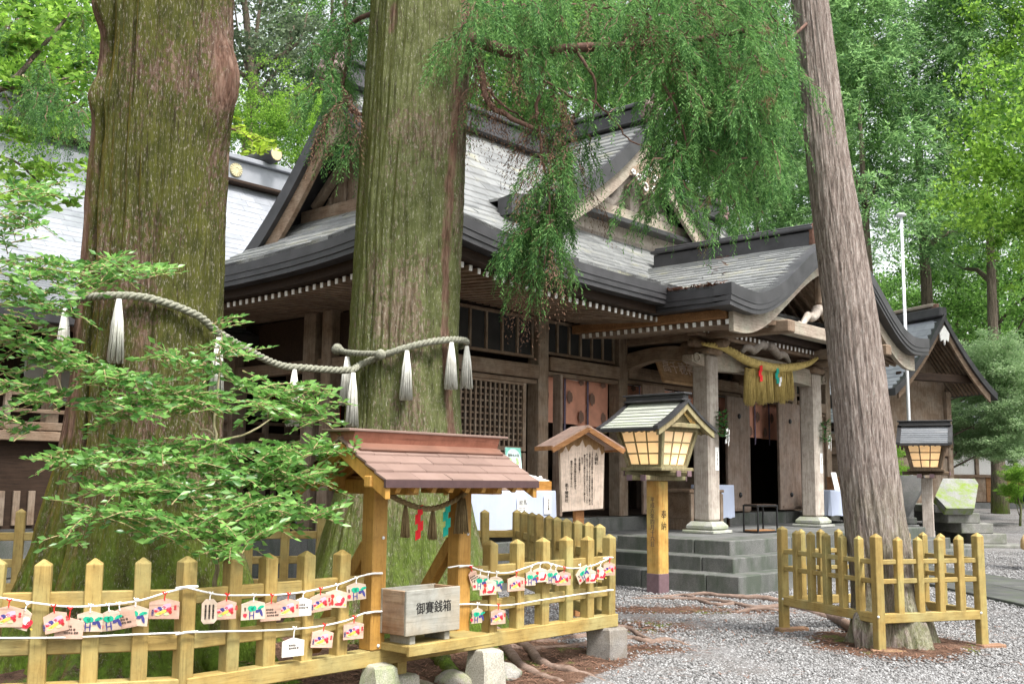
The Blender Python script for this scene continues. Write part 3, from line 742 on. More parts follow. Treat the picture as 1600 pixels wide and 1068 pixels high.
# ---- dormer gable above the porch
VD, ZD = 4.55, 8.75
def pd(s): return ZD - 1.02 * s + .103 * s * s
def vint(s):
    z = pd(s); d = (-PA + math.sqrt(max(0, PA ** 2 + 4 * PB * (z - ZE)))) / (2 * PB); return V0 + min(d, 5.6)
dm = MB()
for k in (-1, 1):
    dm.grid(lambda s, t: (UC + k * s, VD + (vint(s) + .05 - VD) * t, pd(s) - .012), rng_(0, 4.15, 22), [0, .5, 1])
DROOF = dm.build('dormer_roof', COPPER_DK, hall)
for k in (-1, 1):
    courses(DROOF, lambda a, t: (UC + k * (4.15 - t), a, pd(4.15 - t)), rng_(0, 4.15, 30), lambda t: (VD - .02, max(VD - .02, vint(4.15 - t))), SHING if k < 0 else SHING)
    ss = rng_(0, 4.25, 20)
    r = [[(UC + k * s, VD - .10, pd(s) + .05), (UC + k * s, VD - .10, pd(s) - .30), (UC + k * s, VD + .22, pd(s) - .30), (UC + k * s, VD + .22, pd(s) + .0)] for s in ss]
    MB().loft(r).build('verge', COPPER_DK, DROOF)
    ss = rng_(.02, 3.7, 16)
    r = [[(UC + k * s, VD + .0, pd(s) - .30), (UC + k * s, VD + .0, pd(s) - .66), (UC + k * s, VD + .08, pd(s) - .66), (UC + k * s, VD + .08, pd(s) - .30)] for s in ss]
    MB().loft(r).build('bargeboard', W_GREYX, DROOF)
poly = [(UC + s, VD + .5, pd(abs(s)) - .3) for s in rng_(-3.2, 3.2, 21)] + [(UC + 3.2, VD + .5, 6.35), (UC - 3.2, VD + .5, 6.35)]
MB().prism(poly, (0, .06, 0)).build('gable_wall', W_GREY, DROOF)
MB().box((0, 0, 0), (5.2, .2, .24), .015).build('gable_beam', W_GREYX, DROOF, loc=(UC, VD + .38, 6.78))
MB().box((0, 0, 0), (6.0, .3, .10), .01).build('gable_base_edge', COPPER_DK, DROOF, loc=(UC, VD + .28, 6.6))
MB().box((0, 0, 0), (.24, .16, 1.1), .015).build('king_post', W_GREY, DROOF, loc=(UC, VD + .42, 7.45))
for k in (-1, 1):
    o = MB(); pts = [(UC + k * (.18 + .16 * i), VD + .36, 7.55 - .12 * i + .16 * math.sin(i * 1.3)) for i in range(8)]
    o.tube(pts, [.12, .13, .12, .11, .1, .09, .07, .04], 8); o.build('carved_wave', W_GREY, DROOF, True)
# white-edged gable pendant with scroll cut-outs
gp = MB(); hp = [(0, 7.98), (.60, 7.62), (.66, 7.48), (.46, 7.52), (.42, 7.36), (.22, 7.36), (.16, 7.18), (0, 7.25)]
gp.prism([(UC + a, VD - .03, z) for a, z in hp] + [(UC - a, VD - .03, z) for a, z in hp[-2:0:-1]], (0, .05, 0))
GPEN = gp.build('gable_pendant', W_OLD, DROOF)
for k in (-1, 1):
    for (cx_, cz_, r_) in ((.16, 7.33, .11), (.38, 7.47, .10), (.17, 7.58, .09), (.57, 7.55, .06), (.05, 7.75, .06)):
        MB().tube([(UC + k * (cx_ + r_ * (1 - i * .06) * math.cos(i * .62)), VD - .05, cz_ + r_ * (1 - i * .06) * math.sin(i * .62)) for i in range(11)], .017, 5).build('pendant_scroll', WHITE, GPEN)
ridge_box((UC, VD - .02, ZD - .03), (UC, 7.2, ZD - .03), .36, .5, DROOF, ends=(1, 0), orn=ORN)

# ---- porch with undulating (karahafu) gable
VP = .5
def pk(s): return 4.28 + 1.34 * .5 * (1 + math.cos(math.pi * min(s / 3.3, 1))) + .07 * max(0, s - 3.0) ** 2
SP = 3.86
def vk(s):
    z = pk(s)
    if z <= ZE + .03: return 2.3
    d = (-PA + math.sqrt(PA ** 2 + 4 * PB * (z - ZE))) / (2 * PB); return max(2.0, V0 + d + .1)
pm = MB()
for k in (-1, 1): pm.grid(lambda s, t: (UC + k * s, VP + .02 + (vk(s) - VP) * t, pk(s) - .012), rng_(0, SP, 26), [0, .5, 1])
PROOF = pm.build('porch_roof', COPPER_DK, hall)
tk = [0]                                    # rows of even length along the curved slope
while tk[-1] < SP:
    s = SP - tk[-1]; sl_ = (pk(max(0, s - .05)) - pk(s)) / .05; tk.append(tk[-1] + .135 / math.hypot(1, sl_))
tk[-1] = SP
for k in (-1, 1): courses(PROOF, lambda a, t: (UC + k * (SP - t), a, pk(SP - t)), tk, lambda t: (VP, vk(SP - t)), SHING, .4, .03)
for k in (-1, 1):
    ss = rng_(0, SP + .05, 34)
    for (y0, z0, z1, dep) in ((-.04, .045, -.14, .3), (-.03, -.14, -.22, .3), (-.015, -.22, -.29, .3)):
        r = [[(UC + k * s, VP + y0, pk(s) + z0), (UC + k * s, VP + y0, pk(s) + z1), (UC + k * s, VP + y0 + dep, pk(s) + z1), (UC + k * s, VP + y0 + dep, pk(s) + z0 - .03)] for s in ss]
        MB().loft(r).build('gable_edge', COPPER_DK, PROOF)
    ss = rng_(.0, 3.55, 26)
    r = [[(UC + k * s, VP + .14, pk(s) - .29), (UC + k * s, VP + .14, pk(s) - .29 - .22 - .05 * max(0, s - 2)), (UC + k * s, VP + .22, pk(s) - .51 - .05 * max(0, s - 2)), (UC + k * s, VP + .22, pk(s) - .29)] for s in ss]
    MB().loft(r).build('bargeboard', W_GREYX, PROOF)
    for (ins, z0, z1) in ((0.0, .03, -.13), (.012, -.13, -.21), (.03, -.21, -.28)):
        xo = UC + k * (SP - ins); xi = UC + k * (SP - ins - .3)
        MB().loft([[(xo, v, pk(SP) + z0), (xo, v, pk(SP) + z1), (xi, v, pk(SP) + z1), (xi, v, pk(SP) + z0 - .03)] for v in (VP, 1.4, 2.4, 3.4)]).build('eave_band', COPPER_DK, PROOF)
    MB().box((0, 0, 0), (.3, 2.9, .14), .01).build('eave_board', W_WARM, PROOF, loc=(UC + k * (SP - .4), VP + .25 + 1.45, pk(SP) - .35))
    for i in range(20):
        rf = place('rafter', raf, PROOF, (UC + k * (SP - .32), VP + .25 + .142 * i, pk(SP) - .47), (RAD(6), 0, RAD(-90 * -k)))
        place('rafter_tip', tip, rf, (0, -.004, 0))
MB().grid(lambda s, v: (UC + s, v, pk(abs(s)) - .34 - .0 * abs(s)), rng_(-SP + .3, SP - .3, 41), [VP + .2, 2, 3.7]).build('porch_ceiling', W_OLDX, PROOF)
for i in range(17):
    v = VP + .45 + i * .19
    r = [[(UC + s, v, pk(abs(s)) - .36), (UC + s, v, pk(abs(s)) - .42), (UC + s, v + .05, pk(abs(s)) - .42), (UC + s, v + .05, pk(abs(s)) - .36)] for s in rng_(-2.6, 2.6, 25)]
    MB().loft(r).build('ceiling_rib', W_OLDX, PROOF)
ridge_box((UC, VP + .45, 5.58), (UC, 4.3, 5.58), .40, .52, PROOF, ends=(1, 0), orn=COPPER_BR)
# pillars on carved stone bases
for x in (2.7, 6.6):
    MB().box((0, 0, 0), (.6, .6, .05), .01).build('plinth', STONE_L, hall, loc=(x, 2.1, .68))
    MB().loft([[(sx * w, sy * w, z) for sx, sy in ((-1, -1), (1, -1), (1, 1), (-1, 1))] for w, z in ((.21, 0), (.25, .03), (.25, .07), (.19, .14))]).build('pillar_base', STONE_L, hall, loc=(x, 2.1, .705))
    p = MB().box((0, 0, 0), (.33, .33, 2.75), .035).build('porch_pillar', W_GREY, hall, loc=(x, 2.1, .845 + 1.375))
    MB().box((0, 0, 0), (.004, .11, .38), 0).build('paper_notice', PAPER, p, loc=(.168 if x < 0 else .0, -.1705, -.2)) if False else MB().box((0, 0, 0), (.11, .004, .38), 0).build('paper_notice', PAPER, p, loc=(.06, -.1685, -.35))
    place('lettering', text_mesh(vtext('手を洗い心静かに参拝'), .028, INK2, spacing=.8), p, (.06, -.1725, -.35), (RAD(90), 0, 0))
    MB().box((0, 0, 0), (.46, .46, .12), .04).build('capital_block', W_OLDX, hall, loc=(x, 2.1, 3.66))
    MB().box((0, 0, 0), (.9, .2, .14), .05).build('bracket_arm', W_OLDX, hall, loc=(x, 2.1, 3.78)); MB().box((0, 0, 0), (.2, .9, .14), .05).build('bracket_arm', W_OLDY, hall, loc=(x, 2.1, 3.785))
    MB().box((0, 0, 0), (.22, 3.3, .2), .02).build('purlin', W_OLDY, hall, loc=(x, 2.15, 3.96))
    # shrimp-curved tie beam back to the hall
    r = [[(x - .11, v, 3.42 + .16 * math.sin((v - 2.1) / 1.6 * math.pi)), (x + .11, v, 3.42 + .16 * math.sin((v - 2.1) / 1.6 * math.pi)), (x + .11, v, 3.70 + .1 * math.sin((v - 2.1) / 1.6 * math.pi)), (x - .11, v, 3.70 + .1 * math.sin((v - 2.1) / 1.6 * math.pi))] for v in rng_(2.28, 3.7, 9)]
    MB().loft(r).build('tie_beam', W_OLDY, hall)
    for sx in (-1, 1):   # carved beam nose
        o = MB(); c = Vector((x + sx * .32, 2.1, 3.5))
        o.loft([[c + Vector((sx * (a - .16), yy, zz * (1 - .5 * a / .4))) for yy, zz in ((-.09, -.11), (.09, -.11), (.09, .11), (-.09, .11))] for a in (0, .15, .3, .4)])
        o.tube([c + Vector((sx * (.1 + .09 * math.cos(t * .7)), -.1, .02 + .07 * math.sin(t * .7))) for t in range(10)], .016, 5)
        o.build('carved_nose', W_GREYX, hall)
r = [[(x, 1.99, 3.34 + .06 * math.sin((x - 2.86) / 3.58 * math.pi)), (x, 2.21, 3.34 + .06 * math.sin((x - 2.86) / 3.58 * math.pi)), (x, 2.21, 3.66 + .06 * math.sin((x - 2.86) / 3.58 * math.pi)), (x, 1.99, 3.66 + .06 * math.sin((x - 2.86) / 3.58 * math.pi))] for x in rng_(2.87, 6.43, 15)]
MB().loft(r).build('rainbow_beam', W_GREYX, hall)
beam((2.2, .95, 4.06), (7.1, .95, 4.06), .2, .22, W_GREYX, 'gable_tie_beam')
beam((2.3, 2.1, 4.0), (7.0, 2.1, 4.0), .2, .2, W_OLDX, 'cross_beam')
for k in (-1, 1):
    o = MB(); o.tube([(UC + k * (.06 + .14 * i), 2.0, 3.95 - .03 * i + .05 * math.sin(i * 1.7)) for i in range(7)], [.09, .09, .08, .08, .07, .06, .04], 7)
    o.build('carved_frog_leg', W_GREY, hall, True)
    o = MB(); o.tube([(UC + k * (.03 + .12 * i), .92, 4.5 - .05 * i + .05 * math.sin(i * 1.9)) for i in range(8)], [.1, .09, .09, .08, .07, .06, .05, .03], 7)
    o.build('carved_frog_leg', W_GREY, hall, True)
MB().box((0, 0, 0), (.16, .12, .5), .03).build('king_post', W_OLD, hall, loc=(UC, .95, 4.85))
for k in range(22):
    o = MB(); a = rnd.uniform(-1, 1); c = (UC + a * .6, VP + .1, pk(abs(a * .6)) - .58 + rnd.uniform(-.1, .06)); rr = rnd.uniform(.03, .07)
    o.tube([(c[0] + rr * math.cos(t * .8), c[1] - .02 * (k % 3), c[2] + rr * math.sin(t * .8)) for t in range(7)], .022, 5); o.build('pendant_scroll', W_GREY, PROOF, True)
# name board under the porch eave
W_PLAQ = m_wood('carved_plaque_wood', (.42, .25, .13), (.60, .40, .23), 'x', 20, .6)
pl = MB().box((0, 0, 0), (1.5, .07, .6), .02).build('name_plaque', W_PLAQ, hall, loc=(3.72, 3.22, 3.50), rot=(RAD(-22), 0, 0))
place('lettering', text_mesh('高千穂神社', .27, W_PALE, depth=.006), pl, (0, -.037, 0), (RAD(90), 0, 0))
# fallen needles in the roof valley
nr = np.random.RandomState(5); nv = []; nf = []
for i in range(3400):
    if i < 1900: t = nr.rand(); px, py = 1052 + 46 * t + nr.normal() * 11, 398 + 50 * t + nr.normal() * 9
    else: t = nr.rand() ** .8; px, py = 1010 + 128 * t, 474 - 14 * t - abs(nr.normal()) * (5 + 6 * math.sin(math.pi * t))
    z = 4.5
    for _ in range(8):                       # where the sight line meets the porch roof
        g = ground_at(px, py, z); dx, dy = g.x - HX, g.y - HY; uu = dx * math.cos(HROT) + dy * math.sin(HROT); vv_ = -dx * math.sin(HROT) + dy * math.cos(HROT); z = .5 * z + .5 * pk(abs(min(UC + SP, max(UC - SP, uu)) - UC))
    kx, y = uu, vv_
    if not (UC - SP < kx < UC and VP < y < 3.4): continue
    z = pk(UC - kx) + .03 + nr.rand() * .05; a = nr.rand() * 6.28; L = nr.uniform(.03, .09)
    p = np.array([kx, y, z]); d = np.array([math.cos(a), math.sin(a), nr.uniform(-.3, .3)]) * L; w = np.array([-math.sin(a), math.cos(a), .3]) * .009
    b0 = len(nv); nv += [p - d - w, p + d - w, p + d + w, p - d + w]; nf.append((b0, b0 + 1, b0 + 2, b0 + 3))
NEED = m_plain('dead_cedar_needles', (.21, .115, .08), .9, .1, .4, 6)
nm = np_mesh('fallen_needles', nv, nf, NEED); nm.location = (HX, HY, 0); nm.rotation_euler = (0, 0, HROT)
tag(nm, 'brown fallen cedar needles lying in the valley of the porch roof', 'needles', kind='stuff')
# ================================================================= other buildings
def local(parent_thing): return parent_thing
# ---- inner sanctuary behind, to the left: pale roof, veranda
sanc = thing('inner_sanctuary', 'sanctuary building with pale roof, log ridge and veranda behind the leftmost trunk', 'shrine building', (HX, HY, 0), HROT)
SE, SR_, SV0, SVR = 5.0, 9.9, 13.2, 18.4
def sp_(d): return SE + .50 * d + .0846 * d * d
sr = MB().grid(lambda a, d: (a, SV0 + d, sp_(d) - .02), rng_(-11, 11, 12), rng_(0, 5.2, 10)); sr.grid(lambda a, d: (a, 2 * SVR - SV0 - d, sp_(d) - .02), rng_(-11, 11, 3), rng_(0, 5.2, 6))
SROOF = sr.build('roof', COPPER_DK, sanc)
courses(SROOF, lambda a, t: (a, SV0 + t, sp_(t)), rng_(0, 5.2, 34), lambda t: (-11, 11), SHING_L, .5, .03)
rb = MB().box((0, 0, 0), (22.4, .5, .62), .02).build('ridge', SHING_L, sanc, loc=(0, SVR, sp_(5.2) + .25))
MB().box((0, 0, .38), (22.6, .8, .14), .02).build('ridge_cap', SHING_L, rb); MB().box((0, 0, -.34), (22.5, .9, .1), .02).build('ridge_edge', W_DARK, rb)
for i in range(9):
    lg = MB().lathe([(.2, -.75), (.23, -.7), (.24, 0), (.23, .7), (.2, .75)], n=14).build('ridge_log', COPPER_DK, rb, True, loc=(-9.6 + 2.42 * i, 0, .64), rot=(RAD(90), 0, 0))
    MB().lathe([(.2, 0), (.17, .012)], n=14).build('log_end', m_plain('brass_end', (.55, .47, .27), .5, .4), lg, loc=(0, 0, .745))
for i in range(8):
    c = MB().lathe([(.21, 0), (.2, .03), (.07, .05), (.06, .04)], n=16).build('crest_disc', m_plain('brass_crest', (.50, .45, .28), .5, .4), rb, loc=(-8.2 + 2.42 * i, -.26, .02), rot=(RAD(90), 0, 0))
    pet = MB().loft([[(w, y, z) for w, z in ((-.022, .035), (.022, .035), (.0, .06))] for y, w in ((.07, .01), (.19, .03))]) if False else None
    for k in range(16):
        a = k * math.pi / 8
        MB().box((.135, 0, .04), (.13, .04, .02), .008).build('crest_petal', m_plain('brass_crest', (.50, .45, .28)), c, rot=(0, 0, a))
MB().box((0, 0, 0), (22, .12, .32), .02).build('eave_band', COPPER_DK, sanc, loc=(0, SV0 - .02, SE - .14))
MB().grid(lambda a, d: (a, SV0 + d, SE - .28 + .15 * d), rng_(-11, 11, 3), rng_(.05, 2.6, 3)).build('soffit', W_DARK, sanc)
for i in range(60):
    rf = place('rafter', raf, sanc, (-10.8 + .36 * i, SV0 + .3, SE - .36), (RAD(6), 0, 0)); place('rafter_tip', tip, rf, (0, -.004, 0))
FV = 15.9
MB().box((0, 0, 0), (21, .1, 3.2)).build('wall', W_DARKZ, sanc, loc=(0, FV + .1, 3.6))
MB().box((0, 0, 0), (21, .06, 2.0)).build('skirt_wall', W_OLDX, sanc, loc=(0, 14.95, 1.55))
MB().box((0, 0, 0), (21.4, 1.6, .14), .01).build('veranda_floor', W_OLDX, sanc, loc=(0, 15.1, 2.12))
MB().box((0, 0, 0), (21.2, .3, .62), .02).build('stone_base', STONE, sanc, loc=(0, 14.9, .31))
for i in range(15):
    x = -10.2 + i * 1.46
    MB().box((0, 0, 0), (.22, .22, 4.0), .015).build('pillar', W_OLD, sanc, loc=(x, FV, 3.4))
    MB().box((0, 0, 0), (.2, .2, 1.45), .012).build('veranda_post', W_GREY, sanc, loc=(x, 14.86, 1.33))
    MB().box((0, 0, 0), (.46, .3, .1), .012).build('bracket', W_GREYX, sanc, loc=(x, 14.78, 1.99))
    MB().box((0, 0, 0), (.12, .12, .62), .008).build('rail_post', W_GREY, sanc, loc=(x, 14.42, 2.5))
    MB().box((0, 0, 0), (1.1, .03, .8), 0).build('screen', PAPER, sanc, loc=(x + .73, FV + .02, 3.62))
    MB().box((0, 0, 0), (.05, .05, .8), 0).build('screen_bar', m_plain('red_lacquer', (.35, .02, .02)), sanc, loc=(x + .73, FV - .02, 3.62))
    for k in range(5):
        MB().box((0, 0, 0), (.14, .05, .5), .006).build('vent_slat', W_GREY, sanc, loc=(x + .28 + k * .225, 14.86, .98))
for z, h in ((2.28, .1), (2.52, .07), (2.78, .09)): MB().box((0, 0, 0), (21, .09, h), .008).build('veranda_rail', W_GREYX, sanc, loc=(0, 14.42, z))
for z in (.68, 1.28): MB().box((0, 0, 0), (21, .14, .16), .01).build('skirt_beam', W_GREYX, sanc, loc=(0, 14.84, z))

# ---- covered corridor between hall and sanctuary
corr = thing('covered_corridor', 'low covered corridor with dark shingle roof and wooden railing seen between the two big trunks', 'corridor', (HX, HY, 0), HROT)
cr_ = MB().grid(lambda a, d: (a, 8.0 + d, 3.86 + .42 * d - .015), [-7, -3, 1], [0, 1, 2.4]).build('roof', COPPER_DK, corr)
courses(cr_, lambda a, t: (a, 8.0 + t, 3.86 + .42 * t), rng_(0, 2.4, 15), lambda t: (-7, .9), SHING_D, .4, .03)
MB().box((0, 0, 0), (7.9, .1, .2), .012).build('eave_band', COPPER_DK, corr, loc=(-3.05, 7.99, 3.78))
for i in range(22):
    rf = place('rafter', raf, corr, (-6.8 + .34 * i, 8.2, 3.62), (RAD(14), 0, 0)); place('rafter_tip', tip, rf, (0, -.004, 0))
MB().box((0, 0, 0), (7.8, 2.2, .14), .01).build('floor', W_OLDX, corr, loc=(-3.05, 9.5, 2.05))
MB().box((0, 0, 0), (7.8, .08, 2.0)).build('back_wall', W_DARKZ, corr, loc=(-3.05, 10.5, 3.0))
MB().box((0, 0, 0), (7.8, .06, 1.3)).build('skirt_wall', W_DARK, corr, loc=(-3.05, 8.62, 1.35))
MB().box((0, 0, 0), (7.8, .3, .66), .02).build('stone_base', STONE_D, corr, loc=(-3.05, 8.6, .33))
for i in range(6):
    x = -6.8 + 1.5 * i
    MB().box((0, 0, 0), (.2, .2, 3.2), .012).build('pillar', W_OLD, corr, loc=(x, 8.75, 2.2))
    MB().box((0, 0, 0), (.09, .09, .6), .008).build('rail_post', W_OLD, corr, loc=(x + .75, 8.5, 2.4))
    if i < 5: MB().box((0, 0, 0), (.9, .03, .75)).build('screen', PAPER, corr, loc=(x + .75, 10.42, 3.05)); MB().box((0, 0, 0), (.05, .05, .75)).build('screen_bar', MATS['red_lacquer'], corr, loc=(x + .75, 10.38, 3.05))
    for k in range(6): MB().box((0, 0, 0), (.1, .04, .5), .005).build('vent_slat', W_OLD, corr, loc=(x + .12 + .22 * k, 8.55, 1.0))
for z, h in ((2.2, .12), (2.42, .06), (2.68, .08)): MB().box((0, 0, 0), (7.8, .08, h), .008).build('rail', W_OLDX, corr, loc=(-3.05, 8.5, z))

# ---- small hall at the right: gable end towards the court
SHX = at(1462, 700, 29.0)
DANCE = RAD(-50)
dh = thing('dance_hall', 'small gabled wooden hall with white-ornamented gable beyond the flagpole', 'shrine building', (0, 0, 0), 0)
gzr = float(gz(12, 29))
g0 = at(1462, 600, 28.5)                         # centre line of the gable wall
dh.location = (g0.x, g0.y, gzr); dh.rotation_euler = (0, 0, RAD(22))
# local: x across the gable, y back along the ridge
ZP = 1.5 + (755 - 492) / 1654 * 28.5 - gzr       # peak height
ZF = 1.5 + (757 - 607) / 1654 * 28.5 - gzr
def dp(s): k = min(abs(s) / 1.62, 1.15); return ZP - (ZP - ZF) * (1.3 * k - .3 * k * k)
dr = MB().grid(lambda s, y: (s, y, dp(s) - .015), rng_(-1.75, 1.75, 21), [-.3, 3, 8]).build('roof', COPPER_DK, dh)
for k in (-1, 1):
    courses(dr, lambda a, t: (k * (1.75 - t), a, dp(1.75 - t)), rng_(0, 1.75, 15), lambda t: (-.3, 8), SHING_L, .45, .02)
    r = [[(k * s, -.42, dp(s) + .03), (k * s, -.42, dp(s) - .17), (k * s, -.1, dp(s) - .17), (k * s, -.1, dp(s))] for s in rng_(0, 1.78, 12)]
    MB().loft(r).build('verge', COPPER_DK, dh)
    r = [[(k * s, -.34, dp(s) - .17), (k * s, -.34, dp(s) - .38), (k * s, -.28, dp(s) - .38), (k * s, -.28, dp(s) - .17)] for s in rng_(0, 1.6, 10)]
    MB().loft(r).build('bargeboard', W_OLDX, dh)
    for i in range(9):
        MB().bar((k * .15, -.15 + i * .14, dp(.15) - .24), (k * 1.5, -.15 + i * .14, dp(1.5) - .22), .05, .06).build('rafter', W_OLDX, dh)
MB().box((0, 0, 0), (.26, 8.4, .26), .03).build('ridge', COPPER_DK, dh, loc=(0, 3.8, ZP + .1)); MB().box((0, 0, 0), (.2, 2.2, .1), .02).build('ridge_cap', W_GREYX, dh, loc=(0, 1.0, ZP + .32))
MB().box((0, 0, 0), (.12, .2, .26), .02).build('ridge_ornament', COPPER_BR, dh, loc=(0, -.1, ZP + .22))
MB().prism([(0, -.40, ZP - .28), (.17, -.40, ZP - .5), (.13, -.40, ZP - .72), (.04, -.40, ZP - .66), (0, -.40, ZP - .82), (-.04, -.40, ZP - .66), (-.13, -.40, ZP - .72), (-.17, -.40, ZP - .5)], (0, .04, 0)).build('gable_pendant', WHITE, dh)
MB().prism([(-1.2, .9, .2), (1.2, .9, .2), (1.2, .9, dp(1.2) - .2), (0, .9, ZP - .25), (-1.2, .9, dp(1.2) - .2)], (0, .06, 0)).build('gable_wall', W_OLD, dh)
MB().box((0, 0, 0), (2.6, .18, .22), .02).build('gable_beam', W_DARK, dh, loc=(0, .0, ZF + .28))
for x in (-1.2, 1.2):
    for y in (.85, 4, 7.5): MB().box((0, 0, 0), (.17, .17, ZF), .012).build('pillar', W_OLD, dh, loc=(x, y, ZF / 2))
    for z in (.5, 1.3, 2.1, 2.5): MB().box((0, 0, 0), (.12, 6.6, .2), .012).build('wall_beam', W_OLDY, dh, loc=(x, 4.2, z))
    MB().box((0, 0, 0), (.06, 6.6, 2.4)).build('side_wall', W_OLDY, dh, loc=(x * .96, 4.2, 1.35))
MB().box((0, 0, 0), (2.4, .08, .3), .01).build('front_rail', W_OLDX, dh, loc=(0, .82, 2.1))
for i in range(7): MB().box((0, 0, 0), (.34, .05, 1.5), .006).build('wall_board', W_OLD, dh, loc=(-1.05 + .35 * i, .86, 1.15))

# ---- long building at the far right with white panels
off = thing('office_building', 'long dark wooden building with white wall panels at the right edge', 'building')
oz = float(gz(20, 40)); pR = at(1600, 780, 40.0); off.location = (pR.x, pR.y, oz - .05); off.rotation_euler = (0, 0, RAD(-4))
def ob(name, mat, x0, x1, z0, z1, y=0, t=.1, ch=.01): return MB().box((0, 0, 0), (x1 - x0, t, z1 - z0), ch).build(name, mat, off, loc=((x0 + x1) / 2, y, (z0 + z1) / 2))
ob('stone_base', STONE, -9, 8, 0, .26, -.1, .3); ob('wall', W_DARKZ, -9, 8, .2, 3.4, .1, .1)
for i in range(36): ob('wall_board', W_WARM if i % 5 else W_OLD, -8.9 + .47 * i, -8.9 + .47 * i + .455, .28, 1.22, -.02 - .006 * (i % 2), .06)
for i in range(12):
    x = -8.8 + 1.42 * i
    ob('wall_post', W_OLD, x - .06, x + .06, 1.2, 3.1, -.06, .16)
    if i % 5 in (2, 3): 
        for k in range(5): ob('window_pane', m_plain('pale_green_glass', (.40, .52, .47), .25, .5), x + .07 + .256 * k, x + .07 + .256 * k + .235, 1.32, 2.2, -.03, .03)
    else: ob('white_panel', WHITE, x + .08, x + 1.34, 1.3, 2.25, -.03, .05)
ob('sill_beam', W_OLDX, -9, 8, 1.2, 1.3, -.06, .2); ob('head_beam', W_OLDX, -9, 8, 2.25, 2.4, -.06, .2); ob('upper_wall', PAPER, -9, 8, 2.42, 2.9, 0, .06)
ob('eave_beam', W_DARK, -9.2, 8.2, 2.95, 3.15, -1.4, .25)
orf = MB().grid(lambda a, d: (a, -1.7 + d, 3.15 + .62 * d - .015), [-9.8, 0, 8.5], [0, 2.5, 5]).build('roof', COPPER_DK, off)
courses(orf, lambda a, t: (a, -1.7 + t, 3.15 + .62 * t), rng_(0, 5, 24), lambda t: (-9.8, 8.5), SHING_D, .5, .035)
ob('ridge', COPPER_DK, -9.9, 8.6, 6.2, 6.7, 3.3, .5)

# ---- stone terrace, stair and slanted slabs of the small hall
st = thing('stone_stair', 'mossy stone stair with slanted side slab beside the right lantern', 'stone stair')
sb_ = at(1506, 848, 23.6); sz0 = float(gz(sb_.x, sb_.y)); st.location = (sb_.x, sb_.y, sz0); st.rotation_euler = (0, 0, RAD(6)); st.scale = (1.12, 1.12, 1.12)
MOSSY = m_stone('mossy_slab_stone', (.17, .175, .165), (.25, .25, .24), (.15, .22, .02), .9, 4)
STEPM = m_stone('dark_step_stone', (.16, .158, .145), (.25, .245, .23), (.08, .10, .05), .6, 4)
def sbx(name, mat, x0, x1, y0, y1, z0, z1, ch=.015): return MB().box((0, 0, 0), (x1 - x0, y1 - y0, z1 - z0), ch).build(name, mat, st, loc=((x0 + x1) / 2, (y0 + y1) / 2, (z0 + z1) / 2))
sbx('ground_slab', STEPM, -1.2, 1.15, -.5, 1.6, -.02, .05)
for i in range(3): sbx('step', STEPM, .15 - .27 * i, .82 - .27 * i, -.15, 1.4, .05 + .2 * i, .25 + .2 * i)
sbx('step', STEPM, -.62, .2, -.1, 1.4, .652, .80)
# slanted slab: face tilted towards the viewer
def slab(x, y, z, w, mat, rx, rz):
    return MB().prism([(-w * .42, -.40, 0), (w * .15, -.40, 0), (w * .58, .34, 0), (w * .58, .5, 0), (-w * .1, .5, 0), (-w * .5, -.05, 0)], (0, 0, .16)).build('slanted_slab', mat, st, loc=(x, y, z), rot=(rx, 0, rz))
slab(-.10, .05, .88, 1.0, MOSSY, RAD(40), 0)
slab(-1.2, .2, .85, .84, STONE, RAD(70), RAD(-30))
sbx('terrace_block', STONE, -1.75, -.75, .5, 1.7, 0, 1.05); sbx('terrace_block', STONE, -1.9, -1.05, -.3, .45, 0, .42); sbx('terrace_block', STONE_D, -1.9, -1.08, -.26, .42, .43, .56)
sbx('terrace_block', STONE_D, -2.6, -.65, 1.72, 2.6, 0, 1.35)
# ---- flagpole
fpb = at(1424, 760, 24.5); fz = float(gz(fpb.x, fpb.y))
fp = thing('flagpole', 'slim white metal flagpole with round cap rising beside the right lantern', 'flagpole', (fpb.x, fpb.y, fz))
ztop = at(1400, 338, 24.5).z - fz
POLE = m_plain('pale_metal_pole', (.62, .64, .66), .35, .5, .05)
MB().tube([(0, 0, 0), (0, 0, ztop * .5), (0, 0, ztop)], [.045, .04, .032], 14).build('pole', POLE, fp, True)
MB().lathe([(.03, 0), (.11, .02), (.12, .05), (.07, .09), (.02, .10)], n=16).build('cap', POLE, fp, True, loc=(0, 0, ztop - .01))
MB().lathe([(.22, 0), (.22, .12), (.12, .16)], n=16).build('base', STONE, fp)
